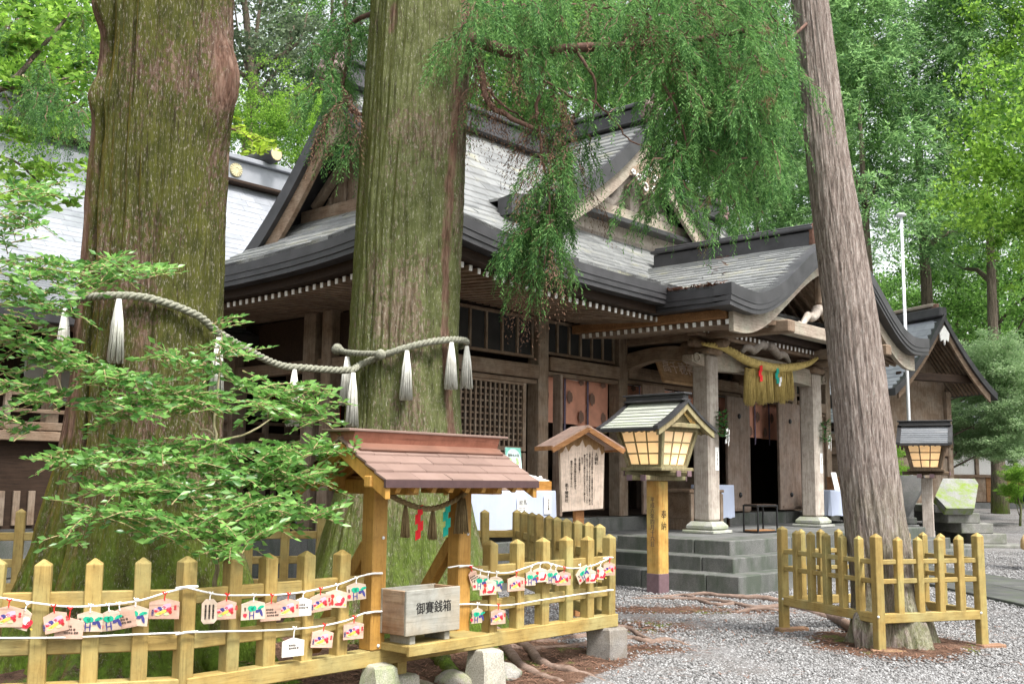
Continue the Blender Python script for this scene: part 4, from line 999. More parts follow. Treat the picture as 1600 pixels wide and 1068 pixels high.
# ================================================================= fences
FA = Vector((-1.822, 6.15, 0)); FD = Vector((.6623, .7493, 0)); FN = Vector((-.7493, .6623, 0))    # front fence line; FN points back
FROT = math.atan2(FD.y, FD.x)
def fpt(s, off=0, z=0): return FA + FD * s + FN * off + Vector((0, 0, z))
FT = 1.025
post_me = {}
def fence_post_mesh(w, h):
    k = (round(w, 3), round(h, 3))
    if k not in post_me:
        mb = MB(); a = w / 2; c = .006
        ring = lambda q, z: [(-q + c, -q, z), (q - c, -q, z), (q, -q + c, z), (q, q - c, z), (q - c, q, z), (-q + c, q, z), (-q, q - c, z), (-q, -q + c, z)]
        mb.loft([ring(a, 0), ring(a, h - .022), ring(a * .93, h - .016), [(x * .12, y * .12, h + .012) for x, y, z in ring(a, 0)]])
        post_me[k] = mb.mesh('post', W_FENCE)
    return post_me[k]
def rail_part(p0, p1, w, h, parent, mat=W_FENCEX, name='rail', ch=.006):
    p0, p1 = Vector(p0), Vector(p1); d = p1 - p0
    return MB().box((0, 0, 0), (d.length, w, h), ch).build(name, mat, parent, loc=(p0 + p1) / 2, rot=(0, -math.atan2(d.z, math.hypot(d.x, d.y)), math.atan2(d.y, d.x)))
ff = thing('front_fence', 'yellow wooden post fence in front of the two big trunks', 'fence')
Q0 = at(-60, 900, 5.78); Q0.z = 0
QA = fpt(-.03)
d0 = (QA - Q0); L0 = d0.length; d0.normalize()
def left_at(x):
    n = Vector((-d0.y, d0.x, 0)); p = on_plane(x, 900, Q0, n); return Vector((p.x, p.y, 0))
posts = [(left_at(x), math.atan2(d0.y, d0.x)) for x in (-8, 68, 148, 225)] + [(fpt(s), FROT) for s in (-.03, .27, .53, .81, 1.09)] + [(fpt(s), FROT) for s in (2.53, 2.84, 3.14, 3.45, 3.73, 4.03)]
for p, a in posts:
    place('post', fence_post_mesh(.088, FT - .335 + rnd.uniform(-.006, .006)), ff, p + Vector((0, 0, .335)), (rnd.uniform(-.012, .012), rnd.uniform(-.012, .012), a + rnd.uniform(-.02, .02)))
E0 = fpt(4.07)
def rails(a, b, zs, parent, back=0.0):
    for z, w, h in zs: rail_part((a.x, a.y, z), (b.x, b.y, z), w, h, parent)
RZ = ((.318, .11, .105), (.565, .045, .085), (.815, .045, .085))
rails(Q0, fpt(-.03), RZ, ff)
rails(fpt(-.03), fpt(1.28), RZ[1:], ff); rails(fpt(2.30), E0, RZ[1:], ff); rails(fpt(-.03), E0 + FD * .03, RZ[:1], ff)
# side fence going back, and rear fence
C2 = Vector((.075, 12.2, 0)); sf = thing('side_fence', 'yellow wooden post fence running back from the right corner of the tree enclosure', 'fence')
for i in range(1, 11):
    p = E0.lerp(C2, i / 10); ds = (C2 - E0); ang = math.atan2(ds.y, ds.x)
    place('post', fence_post_mesh(.088, .74 + .045), sf, p + Vector((0, 0, .31 + .045 * i / 10)), (rnd.uniform(-.015, .015), rnd.uniform(-.015, .015), ang))
for z, w, h in ((.33, .09, .09), (.57, .045, .08), (.83, .045, .08)): rail_part((E0.x, E0.y, z), (C2.x, C2.y, z + .05), w, h, sf)
rf_ = thing('rear_fence', 'yellow wooden post fence closing the tree enclosure at the back', 'fence')
C3 = Vector((-5.6, 10.4, 0)); db = (C3 - C2); ang = math.atan2(db.y, db.x); nb = int(db.length / .36)
for i in range(1, nb + 1):
    p = C2.lerp(C3, i / nb); place('post', fence_post_mesh(.088, .785), rf_, p + Vector((0, 0, .355)), (0, rnd.uniform(-.015, .015), ang))
for z, w, h in ((.38, .09, .09), (.62, .045, .08), (.88, .045, .08)): rail_part((C2.x, C2.y, z), (C3.x, C3.y, z), w, h, rf_)
# ---- foundation stones under the front fence
def fstone(label, p, w0, w1, h, rz, group='foundation stones under the front fence', name='foundation_stone', mat=CONC, z=-.05):
    mb = MB(); c = .02
    def ring(a, zz, cc): return [(-a + cc, -a, zz), (a - cc, -a, zz), (a, -a + cc, zz), (a, a - cc, zz), (a - cc, a, zz), (-a + cc, a, zz), (-a, a - cc, zz), (-a, -a + cc, zz)]
    mb.loft([ring(w0, 0, c), ring((w0 * .4 + w1 * .6), h * .6, c), ring(w1, h - .015, c), ring(w1 - .015, h, c)])
    mb.v = [(x + .012 * math.sin(31 * y + 17 * zz), y + .012 * math.sin(23 * x + 11 * zz), zz + .006 * math.sin(19 * x + 27 * y)) for x, y, zz in mb.v]
    o = mb.build(name, mat, None, loc=(p.x, p.y, z), rot=(0, 0, rz)); return tag(o, label, 'stone', group)
fstone('tall tapered pale stone foot just left of the offering shelter post', fpt(1.36, -.10), .125, .085, .335, FROT)
fstone('tapered stone foot with a short wooden stub below the offering box', fpt(1.62, -.03), .12, .085, .235, FROT)
fstone('green-stained tapered stone foot right of the offering shelter', fpt(2.42, -.06), .125, .095, .315, FROT)
fstone('square grey stone block under the right corner of the front fence', fpt(4.0, .0), .135, .13, .315, FROT + .06, mat=m_stone('grey_block_stone', (.20, .19, .175), (.31, .29, .27), (.16, .13, .09), .5, 5))
fstone('small stone foot under the left part of the front fence', fpt(.35, .0), .11, .085, .315, FROT)
sst = MB().box((0, 0, 0), (.085, .085, .09), .006).build('support_stub', W_FENCE, ff, loc=fpt(1.62, 0, .228), rot=(0, 0, FROT))
# ---- boulders and the dark curb under the fence
def boulder(label, p, sx, sy, sz, seed, mat=STONE_M):
    n, m = 28, 18; th = np.linspace(0, 2 * np.pi, n, endpoint=False); ph = np.linspace(.02, np.pi - .02, m)
    P, Tt = np.meshgrid(ph, th, indexing='ij'); X, Y, Z = np.sin(P) * np.cos(Tt), np.sin(P) * np.sin(Tt), np.cos(P)
    r = 1 + .22 * fbm(X * 1.3 + seed, Y * 1.3, Z * 1.3 + seed, 4) + .05 * fbm(X * 6 + seed, Y * 6, Z * 6, 3)
    V = np.stack([X * r * sx, Y * r * sy, Z * r * sz], -1).reshape(-1, 3); k, l = np.meshgrid(np.arange(m - 1), np.arange(n), indexing='ij'); k, l = k.ravel(), l.ravel()
    o = np_mesh('boulder', V, np.stack([k * n + l, (k + 1) * n + l, (k + 1) * n + (l + 1) % n, k * n + (l + 1) % n], 1), mat, True); o.location = p
    return tag(o, label, 'rock', 'boulders at the foot of the fence')
b1 = ground_at(772, 1060); boulder('smooth dark grey boulder with a mossy edge at the bottom of the picture', (b1.x, b1.y, .03), .20, .17, .10, 3.1)
b2 = ground_at(712, 1070); boulder('pale lichen-spotted rock left of the smooth dark boulder', (b2.x, b2.y, .02), .17, .14, .085, 8.4, m_stone('lichen_rock', (.25, .23, .2), (.42, .39, .34), (.20, .26, .06), .8, 6))
b3 = ground_at(655, 1075); boulder('low brownish rock beside the stone foot under the offering box', (b3.x, b3.y, .0), .13, .12, .06, 5.5, m_stone('brown_rock', (.18, .14, .11), (.30, .25, .2), (.1, .12, .04), .5, 6))
# ---- fence round the right-hand leaning trunk
G0, G1, G2 = Vector((3.28, 9.54, 0)), Vector((2.79, 10.91, 0)), Vector((4.36, 9.93, 0)); G3 = G1 + (G2 - G0)
tf = thing('tree_guard_fence', 'square yellow wooden fence around the leaning trunk on the right', 'fence')
def guard(a, b, n, skip0=False):
    d = b - a; ang = math.atan2(d.y, d.x)
    for i in range(0 if not skip0 else 1, n + 1):
        p = a.lerp(b, i / n)
        big = i in (0, n); h = 1.01 if big else .72; z0 = 0.03 if big else .29
        if i == n and b is not G1 and b is not G2 and b is not G3: continue
        place('post', fence_post_mesh(.082 if big else .066, h), tf, p + Vector((0, 0, z0)), (0, rnd.uniform(-.01, .01), ang))
    for z, w, h in ((.31, .07, .085), (.63, .03, .045), (.80, .03, .045)):
        e = (b - a).normalized() * .035; rail_part((a.x + e.x, a.y + e.y, z), (b.x - e.x, b.y - e.y, z), w, h, tf)
guard(G0, G1, 6); guard(G0, G2, 5, True); guard(G1, G3, 5, True)
a_, b_ = G2, G3; d = b_ - a_
for i in range(1, 6): place('post', fence_post_mesh(.066, .72), tf, a_.lerp(b_, i / 6) + Vector((0, 0, .29)), (0, 0, math.atan2(d.y, d.x)))
for z, w, h in ((.31, .07, .085), (.63, .03, .045), (.80, .03, .045)): rail_part((a_.x, a_.y, z), (b_.x, b_.y, z), w, h, tf)
BRICK = m_stone('worn_brick', (.22, .12, .075), (.32, .19, .12), (.14, .13, .04), .5, 6)
for (g, sx, lb) in ((G0, .3, 'flat brown brick under the near corner post of the right tree fence'), (G1, .34, 'flat brown brick under the left corner post of the right tree fence'), (G2, .26, 'mossy flat brick under the right corner post of the right tree fence')):
    tag(MB().box((0, 0, 0), (sx, .11, .05), .008).build('foot_brick', BRICK, None, loc=(g.x + .07, g.y - .02, .022), rot=(0, 0, RAD(-8 if g is G0 else 18))), lb, 'brick', 'bricks under the tree fence')
bolt = MB().lathe([(.011, 0), (.011, .006), (.004, .009)], n=10).mesh('bolt', POLE)
for g in (G0, G1, G2):
    place('bolt', bolt, tf, (g.x - .02, g.y - .047, .33), (RAD(90), 0, RAD(-15)))

# ================================================================= offering shelter (gate roof over the money box)
sh = thing('offering_shelter', 'small roofed orange-wood shelter over the offering box in the front fence', 'shelter', fpt(1.70), FROT)
# local: x along the fence (0 = centre), y back
SPX = (-.325, .495)
for x in SPX:
    p = MB().box((0, 0, 0), (.125, .125, 1.22), .008).build('post', W_ORNG, sh, loc=(x, 0, .37 + .61))
    place('bolt', bolt, p, (.02, -.064, .12), (RAD(90), 0, 0)); place('bolt', bolt, p, (0, -.064, -.58), (RAD(90), 0, 0))
    MB().bar((x, .62, .30), (x, .06, 1.05), .085, .085, (1, 0, 0), .006).build('brace', W_ORNG, sh)
    MB().box((0, 0, 0), (.1, .75, .1), .008).build('cross_arm', W_ORNG, sh, loc=(x, 0, 1.44))
    MB().box((0, 0, 0), (.1, .1, .16), .008).build('ridge_strut', W_ORNG, sh, loc=(x, 0, 1.60))
for y in (-.30, .30): MB().box((0, 0, 0), (1.5, .07, .075), .008).build('purlin', W_ORNG, sh, loc=(.085, y, 1.475))
MB().box((0, 0, 0), (1.0, .09, .1), .008).build('tie_beam', W_ORNG, sh, loc=(.085, 0, 1.5))
RW, RX0, RX1 = .46, -.66, .83
def srz(d): return 1.755 - .62 * d + .06 * d * d        # d = distance from ridge
for k in (-1, 1):
    MB().loft([[(RX0 + .02, k * d, srz(d) - .02), (RX1 - .02, k * d, srz(d) - .02), (RX1 - .02, k * d, srz(d) - .045), (RX0 + .02, k * d, srz(d) - .045)] for d in rng_(0, RW - .01, 4)]).build('roof_board', W_RED, sh)
    rows = rng_(0, RW + .01, 6)
    for i in range(5):
        d0_, d1_ = rows[5 - i], rows[4 - i]; n = 5; off_ = .5 if i % 2 else 0
        ex = [RX0 + (RX1 - RX0) * max(0, min(1, (j + off_) / n)) for j in range(-1, n + 1)]
        for j in range(len(ex) - 1):
            if ex[j + 1] - ex[j] < .03: continue
            h = .016 + rnd.uniform(-.002, .003)
            p = [(ex[j] + .002, k * d0_, srz(d0_) + h), (ex[j + 1] - .002, k * d0_, srz(d0_) + h), (ex[j + 1] - .002, k * (d1_ - .015), srz(d1_ - .015) + .002), (ex[j] + .002, k * (d1_ - .015), srz(d1_ - .015) + .002)]
            MB().prism(p if k < 0 else p[::-1], (0, 0, -.014)).build('roof_plank', SHING_B, sh)
    MB().bar((RX0 - .0, k * (RW + .005), srz(RW) - .02), (RX1, k * (RW + .005), srz(RW) - .02), .02, .05).build('eave_edge', m_plain('dark_purple_edge', (.07, .04, .04), .6), sh)
    for x in (RX0 + .03, RX1 - .03): MB().loft([[(x - .02, k * d, srz(d) - .022), (x + .02, k * d, srz(d) - .022), (x + .02, k * d, srz(d) - .115), (x - .02, k * d, srz(d) - .115)] for d in rng_(0, RW + .0, 4)]).build('bargeboard', W_ORNG, sh)
    for i in range(9):
        x = RX0 + .14 + i * .16; MB().bar((x, k * .05, srz(.05) - .07), (x, k * (RW - .02), srz(RW - .02) - .07), .04, .045).build('rafter', W_ORNG, sh)
MB().loft([[(x, -.10, 1.715 + .0), (x, -.13, 1.80), (x, .13, 1.80), (x, .10, 1.715)] for x in (RX0 - .02 + .05, RX1 - .05)]).build('ridge', m_wood('copper_red_ridge', (.24, .095, .06), (.33, .14, .095), 'x', 10, .55, None, 0, .05), sh)
MB().box((0, 0, 0), (RX1 - RX0 + .06, .29, .018), .004).build('ridge_cap', SHING_B, sh, loc=((RX0 + RX1) / 2, 0, 1.808))
for k in (-1, 1): MB().box((0, 0, 0), (RX1 - RX0 - .1, .11, .022), .005).build('ridge_flashing', COPPER_BR, sh, loc=((RX0 + RX1) / 2, k * .12, 1.705), rot=(-k * RAD(30), 0, 0))
# shelf that carries the box
MB().box((0, 0, 0), (.80, .36, .05), .006).build('shelf', W_FENCEX, sh, loc=(.1, -.14, .395))
MB().box((0, 0, 0), (.82, .03, .07), .005).build('shelf_edge', W_FENCEX, sh, loc=(.1, -.335, .39))
# ---- offering box
ob_ = thing('offering_box', 'open grey wooden offering box with black lettering on the shelter shelf', 'offering box', fpt(1.64, -.185), FROT)
BOXM = m_wood('grey_box_wood', (.25, .25, .22), (.37, .365, .325), 'x', 20, .8, (.40, .28, .14), .35, .15, .03)
bw_, bd_, bh_, bz = .50, .235, .29, .48
MB().box((0, 0, 0), (bw_, .022, bh_), .004).build('front_panel', BOXM, ob_, loc=(0, -bd_ / 2, bz + bh_ / 2)); MB().box((0, 0, 0), (bw_, .022, bh_), .004).build('back_panel', BOXM, ob_, loc=(0, bd_ / 2, bz + bh_ / 2))
for s in (-1, 1):
    MB().box((0, 0, 0), (.022, bd_ - .023, bh_ - .004), .004).build('side_panel', m_wood('brown_box_side', (.20, .10, .05), (.38, .26, .16), 'y', 12, .8, (.4, .36, .3), .5), ob_, loc=(s * (bw_ / 2 - .011), 0, bz + bh_ / 2))
    MB().box((0, 0, 0), (.05, .2, .06), .004).build('foot', BOXM, ob_, loc=(s * (bw_ / 2 - .09), 0, .448))
MB().box((0, 0, 0), (bw_ - .03, bd_ - .03, .02)).build('bottom_panel', BOXM, ob_, loc=(0, 0, bz + .012)); MB().box((0, 0, 0), (bw_ - .05, bd_ - .05, .02)).build('coin_tray', W_OLDX, ob_, loc=(0, 0, bz + bh_ - .09))
place('lettering', text_mesh('御賽銭箱', .082, INK), ob_, (.0, -bd_ / 2 - .0125, bz + .165), (RAD(90), 0, 0))
# ---- straw rope with tassels and zigzag papers on the shelter
def helix_rope(path, r, mat, parent, name='strand', strands=3, pitch=None, n=6, taper=None):
    P = [Vector(p) for p in path]; Ls = [0]
    for i in range(1, len(P)): Ls.append(Ls[-1] + (P[i] - P[i - 1]).length)
    pitch = pitch or r * 7; tot = Ls[-1]; m = max(12, int(tot / pitch * 9))
    def ev(s):
        for i in range(1, len(P)):
            if s <= Ls[i] + 1e-9: return P[i - 1].lerp(P[i], (s - Ls[i - 1]) / max(1e-9, Ls[i] - Ls[i - 1]))
        return P[-1]
    pts = [ev(tot * i / m) for i in range(m + 1)]
    for k in range(strands):
        q = []; rad = []
        for i, c in enumerate(pts):
            t = (pts[min(i + 1, m)] - pts[max(i - 1, 0)]).normalized(); a = t.cross(Vector((0, 0, 1)))
            a = a.normalized() if a.length > .01 else Vector((1, 0, 0)); b = a.cross(t)
            th = 2 * math.pi * (tot * i / m / pitch + k / strands); tp = taper(i / m) if taper else 1.0
            q.append(c + (a * math.cos(th) + b * math.sin(th)) * r * .5 * tp); rad.append(r * .56 * tp)
        MB().tube(q, rad, n).build(name, mat, parent, True)
def smooth_path(pts, n=8):
    P = [Vector(p) for p in pts]; P = [P[0] * 2 - P[1]] + P + [P[-1] * 2 - P[-2]]; out = []
    for i in range(1, len(P) - 2):
        for k in range(n):
            t = k / n; a, b, c, d = P[i - 1], P[i], P[i + 1], P[i + 2]
            out.append(.5 * ((2 * b) + (c - a) * t + (2 * a - 5 * b + 4 * c - d) * t * t + (3 * b - a - 3 * c + d) * t ** 3))
    out.append(P[-2]); return out
def fringe(L, r0, r1, n, seed, mat, parent, loc, name='tassel'):
    """a hanging tuft of many strands: one part"""
    R = random.Random(seed); mb = MB()
    for i in range(n):
        a = R.random() * 6.283; q = math.sqrt(R.random()); l = L * R.uniform(.92, 1.03)
        x0, y0, x1, y1 = q * r0 * math.cos(a), q * r0 * math.sin(a), q * r1 * math.cos(a), q * r1 * math.sin(a); bow = R.uniform(.2, .5)
        mb.tube([(x0, y0, 0), (x0 + (x1 - x0) * (.35 + bow * .5), y0 + (y1 - y0) * (.35 + bow * .5), -l * .4), (x1, y1, -l)], [.005, .0055, .0045], 4)
    o = mb.build(name, mat, parent, True, loc=loc); o['kind'] = 'stuff'; return o
def shide(mat, parent, loc, w=.055, h=.055, n=4, rz=0):
    mb = MB(); x = 0; z = 0
    for i in range(n):
        sgn = 1 if i % 2 else -1; c = [(x - w / 2, 0, z), (x + w / 2, 0, z + .018), (x + w / 2, 0, z - h + .018), (x - w / 2, 0, z - h)]
        mb.prism([(px, py + .004 * i, pz) for px, py, pz in c], (0, .002, 0)); z -= h * .82; x += sgn * w * .36 + (.012 if i == 1 else 0)
    o = mb.build('zigzag_paper', mat, parent, loc=loc, rot=(0, 0, rz)); o['kind'] = 'stuff'; return o
sr_ = thing('shelter_straw_rope', 'brown straw rope with tassels hanging across the offering shelter', 'straw rope', fpt(1.70), FROT)
helix_rope(smooth_path([(-.36, -.06, 1.52), (-.30, -.09, 1.40), (-.08, -.09, 1.315), (.12, -.09, 1.29), (.32, -.09, 1.335), (.46, -.09, 1.40), (.54, -.06, 1.43)]), .02, STRAW_B, sr_)
fringe(.21, .008, .035, 60, 1, STRAW_B, sr_, (-.13, -.09, 1.31)); fringe(.20, .008, .035, 60, 2, STRAW_B, sr_, (.13, -.09, 1.275)); fringe(.25, .025, .055, 90, 3, STRAW_B, sr_, (.405, -.10, 1.36))
shide(REDP, sr_, (0.0, -.10, 1.30), .05, .066, 4); shide(GREENP, sr_, (.27, -.10, 1.315), .05, .066, 4)

# ================================================================= rope and votive plaques on the fence
PINKB = m_wood('pink_ema_wood', (.50, .32, .24), (.60, .42, .33), 'x', 16, .75, None, 0, .05, .08)
PALEB = m_wood('pale_ema_wood', (.52, .41, .31), (.62, .51, .41), 'x', 16, .75, None, 0, .05, .08)
WHITEB = m_plain('white_ema_board', (.62, .60, .56), .7, .2, .04)
C_GRN = m_plain('green_print', (.015, .36, .22)); C_BLU = m_plain('indigo_print', (.05, .05, .20)); C_RED = m_plain('red_print', (.62, .03, .05)); C_YEL = m_plain('yellow_print', (.75, .55, .08)); C_PNK = m_plain('pink_print', (.80, .35, .45)); C_WHT = m_plain('white_print', (.85, .84, .84)); C_LGR = m_plain('light_green_print', (.42, .66, .28)); C_BRN = m_plain('brown_red_print', (.38, .03, .02))
EW, EH = .118, .074
def ell(mb, cx, cz, rx, rz, y, n=9, rot=0.0, seed=0):
    R = random.Random(seed * 7 + 3); pts = []
    for k in range(n):
        a = 2 * math.pi * k / n; q = 1 + R.uniform(-.18, .18); x, z = rx * q * math.cos(a), rz * q * math.sin(a)
        pts.append((cx + x * math.cos(rot) - z * math.sin(rot), y, cz + x * math.sin(rot) + z * math.cos(rot)))
    mb.prism(pts, (0, -.0008, 0))
def print_part(shapes, mat, parent):
    mb = MB()
    for i, s in enumerate(shapes): ell(mb, *s[:4], -.0045, 9, s[4] if len(s) > 4 else 0, i)
    o = mb.build('print', mat, parent); o['kind'] = 'stuff'; return o
def ema(label, p, rz, kind, tilt=0.0, cord=CORD_W, drop=.03, group='votive plaques hanging on the fence cords', wide=1.0):
    t = thing('votive_plaque', label, 'votive plaque', p, rz, group); t.rotation_euler = (rnd.uniform(-.08, .06), tilt, rz); t.scale = (1.25, 1.1, 1.25)
    w, h = EW * wide, EH; bm = {'ship': PINKB, 'tree': PALEB, 'mask': PALEB, 'back': PINKB, 'white': WHITEB, 'tag': PALEB}[kind]
    if kind == 'tag': out = [(-.024, -.11), (.024, -.11), (.036, -.095), (.036, -.02), (.018, 0), (-.018, 0), (-.036, -.02), (-.036, -.095)]
    else: out = [(-w / 2, -h - .012), (w / 2, -h - .012), (w / 2, -.012), (0, .004), (-w / 2, -.012)]
    z0 = -drop
    b = MB().prism([(x, -.0035, z0 + z) for x, z in out], (0, .007, 0)).build('board', bm, t)
    zc = z0 - .012 - h / 2
    if kind == 'ship':
        print_part([(-.018, zc + .008, .012, .009), ], C_BLU, b); print_part([(.012, zc + .018, .022, .012, .3), (-.03, zc + .004, .012, .006, -.3)], C_PNK, b)
        print_part([(.022, zc + .004, .014, .011, .4), (.0, zc + .014, .008, .006), (-.034, zc - .002, .008, .005)], C_RED, b); print_part([(-.005, zc - .006, .022, .006, .4), (-.02, zc - .014, .012, .005)], C_YEL, b); print_part([(-.026, zc - .018, .013, .006, .2), (.012, zc - .016, .011, .005)], C_LGR, b)
        print_part([(-.006, zc + .012, .006, .006)], C_WHT, b); print_part([(.028, zc - .008, .008, .007)], C_BRN, b)
        place('lettering', text_mesh(vtext('夫婦杉'), .011, C_BLU, spacing=.85), b, (-.049, -.0042, zc - .01), (RAD(90), 0, 0)); place('lettering', text_mesh(vtext('奉納'), .012, C_RED, spacing=.85), b, (.049, -.0042, zc + .012), (RAD(90), 0, 0))
    elif kind == 'tree':
        print_part([(-.012, zc + .014, .017, .014), (.003, zc + .014, .014, .013), (.036, zc + .016, .014, .008, .3), (.048, zc + .02, .008, .006)], C_GRN, b)
        print_part([(-.017, zc - .016, .003, .022), (.003, zc - .016, .003, .022), (-.007, zc - .018, .009, .002), (.022, zc + .0, .012, .008, .3), (.04, zc - .006, .008, .02, .35)], C_BLU, b)
        print_part([(-.041, zc - .016, .011, .010)], C_RED, b); place('lettering', text_mesh(vtext('絵馬'), .010, INK2, spacing=.85), b, (-.041, -.0042, zc + .012), (RAD(90), 0, 0))
    elif kind == 'mask':
        print_part([(.018, zc + .004, .018, .018)], C_WHT, b); print_part([(.034, zc - .006, .012, .022, -.5), (.016, zc - .02, .022, .008)], C_RED, b); print_part([(-.022, zc + .018, .012, .011), (-.022, zc - .01, .008, .018, .2)], C_BRN, b); print_part([(-.034, zc - .018, .006, .012)], C_RED, b); print_part([(.05, zc - .024, .006, .004)], C_YEL, b)
    elif kind == 'tag':
        for k in range(3): place('lettering', text_mesh(vtext('奉拝祈願成就家内'), .010, INK, spacing=.8), b, ((k - 1) * .018, -.0042, z0 - .058), (RAD(90), 0, 0))
    else:
        for k in range(3 if kind == 'back' else 2): place('lettering', text_mesh('家内安全 健康'[:5 + k], .010, INK2), b, (-.005 + .008 * k, -.0042, zc + .016 - .014 * k), (RAD(90), 0, 0))
    c = MB().tube([(0, .002, .006), (.004, -.006, .0), (0, -.004, -drop * .5), (0, -.004, z0 - .004)], .0028, 5).tube([(-.010, -.007, .008), (-.003, -.008, .0), (.004, -.008, -.004), (.012, -.007, .006)], .003, 5).build('cord', cord, t)
    c['kind'] = 'stuff'; return t
def fence_xyz(px, py, off=-.075):
    """point on the fence cords: in the plane just in front of the posts"""
    if px < 292:
        n = Vector((-d0.y, d0.x, 0)); return on_plane(px, py, Q0 - n * .075, n)
    return on_plane(px, py, fpt(0, off), FN)
def cord_thing(label, pts, r=.0055):
    P = smooth_path([fence_xyz(*q) for q in pts], 6); t = thing('white_rope', label, 'rope', (0, 0, 0), 0, 'white ropes strung along the fences')
    MB().tube(P, r, 6).build('cord', CORD_W, t, True); a = P[-1]
    return t
cA = cord_thing('upper white rope sagging along the left front fence with plaques', [(-40, 929), (0, 933), (60, 942), (110, 947), (160, 945), (215, 938), (260, 925), (292, 917)])
cA2 = cord_thing('upper white rope rising from the fourth post to the shelter with plaques', [(292, 917), (320, 924), (350, 929), (400, 929), (440, 928), (480, 923), (530, 912), (565, 899), (597, 894)])
cB = cord_thing('lower white rope along the left front fence', [(-40, 996), (0, 996), (110, 995), (220, 990), (330, 986), (420, 984), (490, 979), (540, 969), (570, 957), (597, 955)])
cC = cord_thing('upper white rope between the shelter and the right fence corner with plaques', [(700, 886), (728, 883), (760, 893), (795, 894), (825, 885), (850, 878), (890, 887), (925, 883), (955, 870)])
cD = cord_thing('lower white rope along the right front fence', [(697, 945), (735, 943), (790, 945), (850, 936), (910, 927), (958, 921)])
for px, py in ((292, 917), (585, 896), (585, 956), (728, 884), (848, 879), (950, 871), (950, 922), (292, 988)):
    p = fence_xyz(px, py); k = MB().tube([p + FD * (-.07), p + Vector((0, 0, .004)), p + FD * .07], .007, 5).build('rope_knot', CORD_W, cA if px < 300 else cC); k.matrix_parent_inverse = Matrix()
EM = [(15, 937, 'ship', CORD_R, 0, 'pink picture plaque at the left end of the fence rope'), (43, 942, 'mask', CORD_W, .25, 'small turned plaque with red figures right of the leftmost picture plaque', .55),
      (84, 946, 'ship', CORD_R, -.2, 'tilted pink picture plaque between second and third fence posts', .8), (110, 950, 'back', CORD_R, 0, 'plain pink plaque back hanging low from a red cord', 1, .042), (142, 945, 'tree', CORD_W, 0, 'white tree-and-horse plaque behind the plain pink plaque', .9), (170, 944, 'tree', CORD_W, -.15, 'half hidden tree-and-horse plaque beside the blank tilted plaque', .7),
      (186, 942, 'back', CORD_W, -.2, 'blank pale plaque tilted up to the right'), (213, 936, 'tree', CORD_W, .06, 'tree-and-horse plaque hanging right of the blank tilted plaque'), (258, 926, 'ship', CORD_R, 0, 'large pink picture plaque left of the fourth fence post', 1.1),
      (328, 926, 'tag', CORD_W, 0, 'upright octagonal wooden tag with rows of black writing'), (354, 928, 'ship', CORD_R, 0, 'pink picture plaque beside the octagonal tag', .8), (396, 929, 'tree', CORD_W, 0, 'tree-and-horse plaque left of the sixth fence post'), (424, 929, 'back', CORD_R, 0, 'pink written plaque back on a red cord bow', .9, .035),
      (450, 927, 'ship', CORD_R, 0, 'pink picture plaque in the middle of the upper rope'), (473, 925, 'white', CORD_W, 0, 'white plaque half behind the pink picture plaques', .8), (500, 919, 'ship', CORD_R, -.1, 'pink picture plaque tilted under a red bow near the shelter'), (526, 913, 'mask', CORD_W, .06, 'plaque with red robed figure near the shelter'), (556, 902, 'tree', CORD_W, -.06, 'tree-and-horse plaque next to the left shelter post', .9),
      (459, 980, 'white', CORD_W, 0, 'white written plaque hanging on the lower rope', 1, .05), (506, 975, 'ship', CORD_R, .1, 'tilted pink picture plaque on the lower rope'), (553, 963, 'ship', CORD_R, 0, 'pink picture plaque on the lower rope beside the shelter post', .95),
      (735, 885, 'back', CORD_R, -.4, 'small tilted plaque hanging next to the right shelter post', .5), (750, 890, 'tree', CORD_W, 0, 'tree-and-horse plaque first in the cluster right of the shelter', .9), (762, 893, 'mask', CORD_W, 0, 'red robed figure plaque in front of two tree-and-horse plaques', 1, .045), (776, 893, 'tree', CORD_W, .1, 'tree-and-horse plaque right of the red robed figure plaque', .8),
      (806, 893, 'ship', CORD_R, 0, 'large pink picture plaque on the right fence with long red cord', 1.15), (829, 885, 'tree', CORD_W, 0, 'small tree-and-horse plaque beside the large pink one', .6), (843, 880, 'mask', CORD_W, 0, 'red robed figure plaque at the knot of the right rope', .9), (860, 882, 'tree', CORD_W, 0, 'dark blue tree-and-horse plaque right of the knot', .6), (868, 884, 'mask', CORD_W, 0, 'narrow turned red figure plaque', .35),
      (881, 886, 'ship', CORD_R, 0, 'pink picture plaque on a red cord left of the tilted white one', .9), (905, 882, 'tree', CORD_W, -.55, 'white tree-and-horse plaque tilted like a diamond'), (923, 883, 'mask', CORD_W, 0, 'red robed figure plaque right of the diamond-tilted one', .7), (938, 878, 'mask', CORD_W, .1, 'turned red figure plaque by the right corner post', .5), (952, 872, 'ship', CORD_R, 0, 'pale pink picture plaque at the right corner post', .8),
      (746, 942, 'tree', CORD_W, 0, 'tree-and-horse plaque on the lower right rope', .65), (778, 944, 'ship', CORD_R, 0, 'pink picture plaque on a red bow on the lower right rope', .9)]
for i, e in enumerate(EM):
    px, py, kind, cord, tilt, lb = e[:6]; wide = e[6] if len(e) > 6 else 1.0; drop = e[7] if len(e) > 7 else .026
    p = fence_xyz(px, py, -.085 - .009 * (i % 3)); a = FROT if px >= 292 else math.atan2(d0.y, d0.x)
    ema(lb, p, a - RAD(12) + rnd.uniform(-.1, .1), kind, tilt, cord, drop, wide=wide * 1.02)

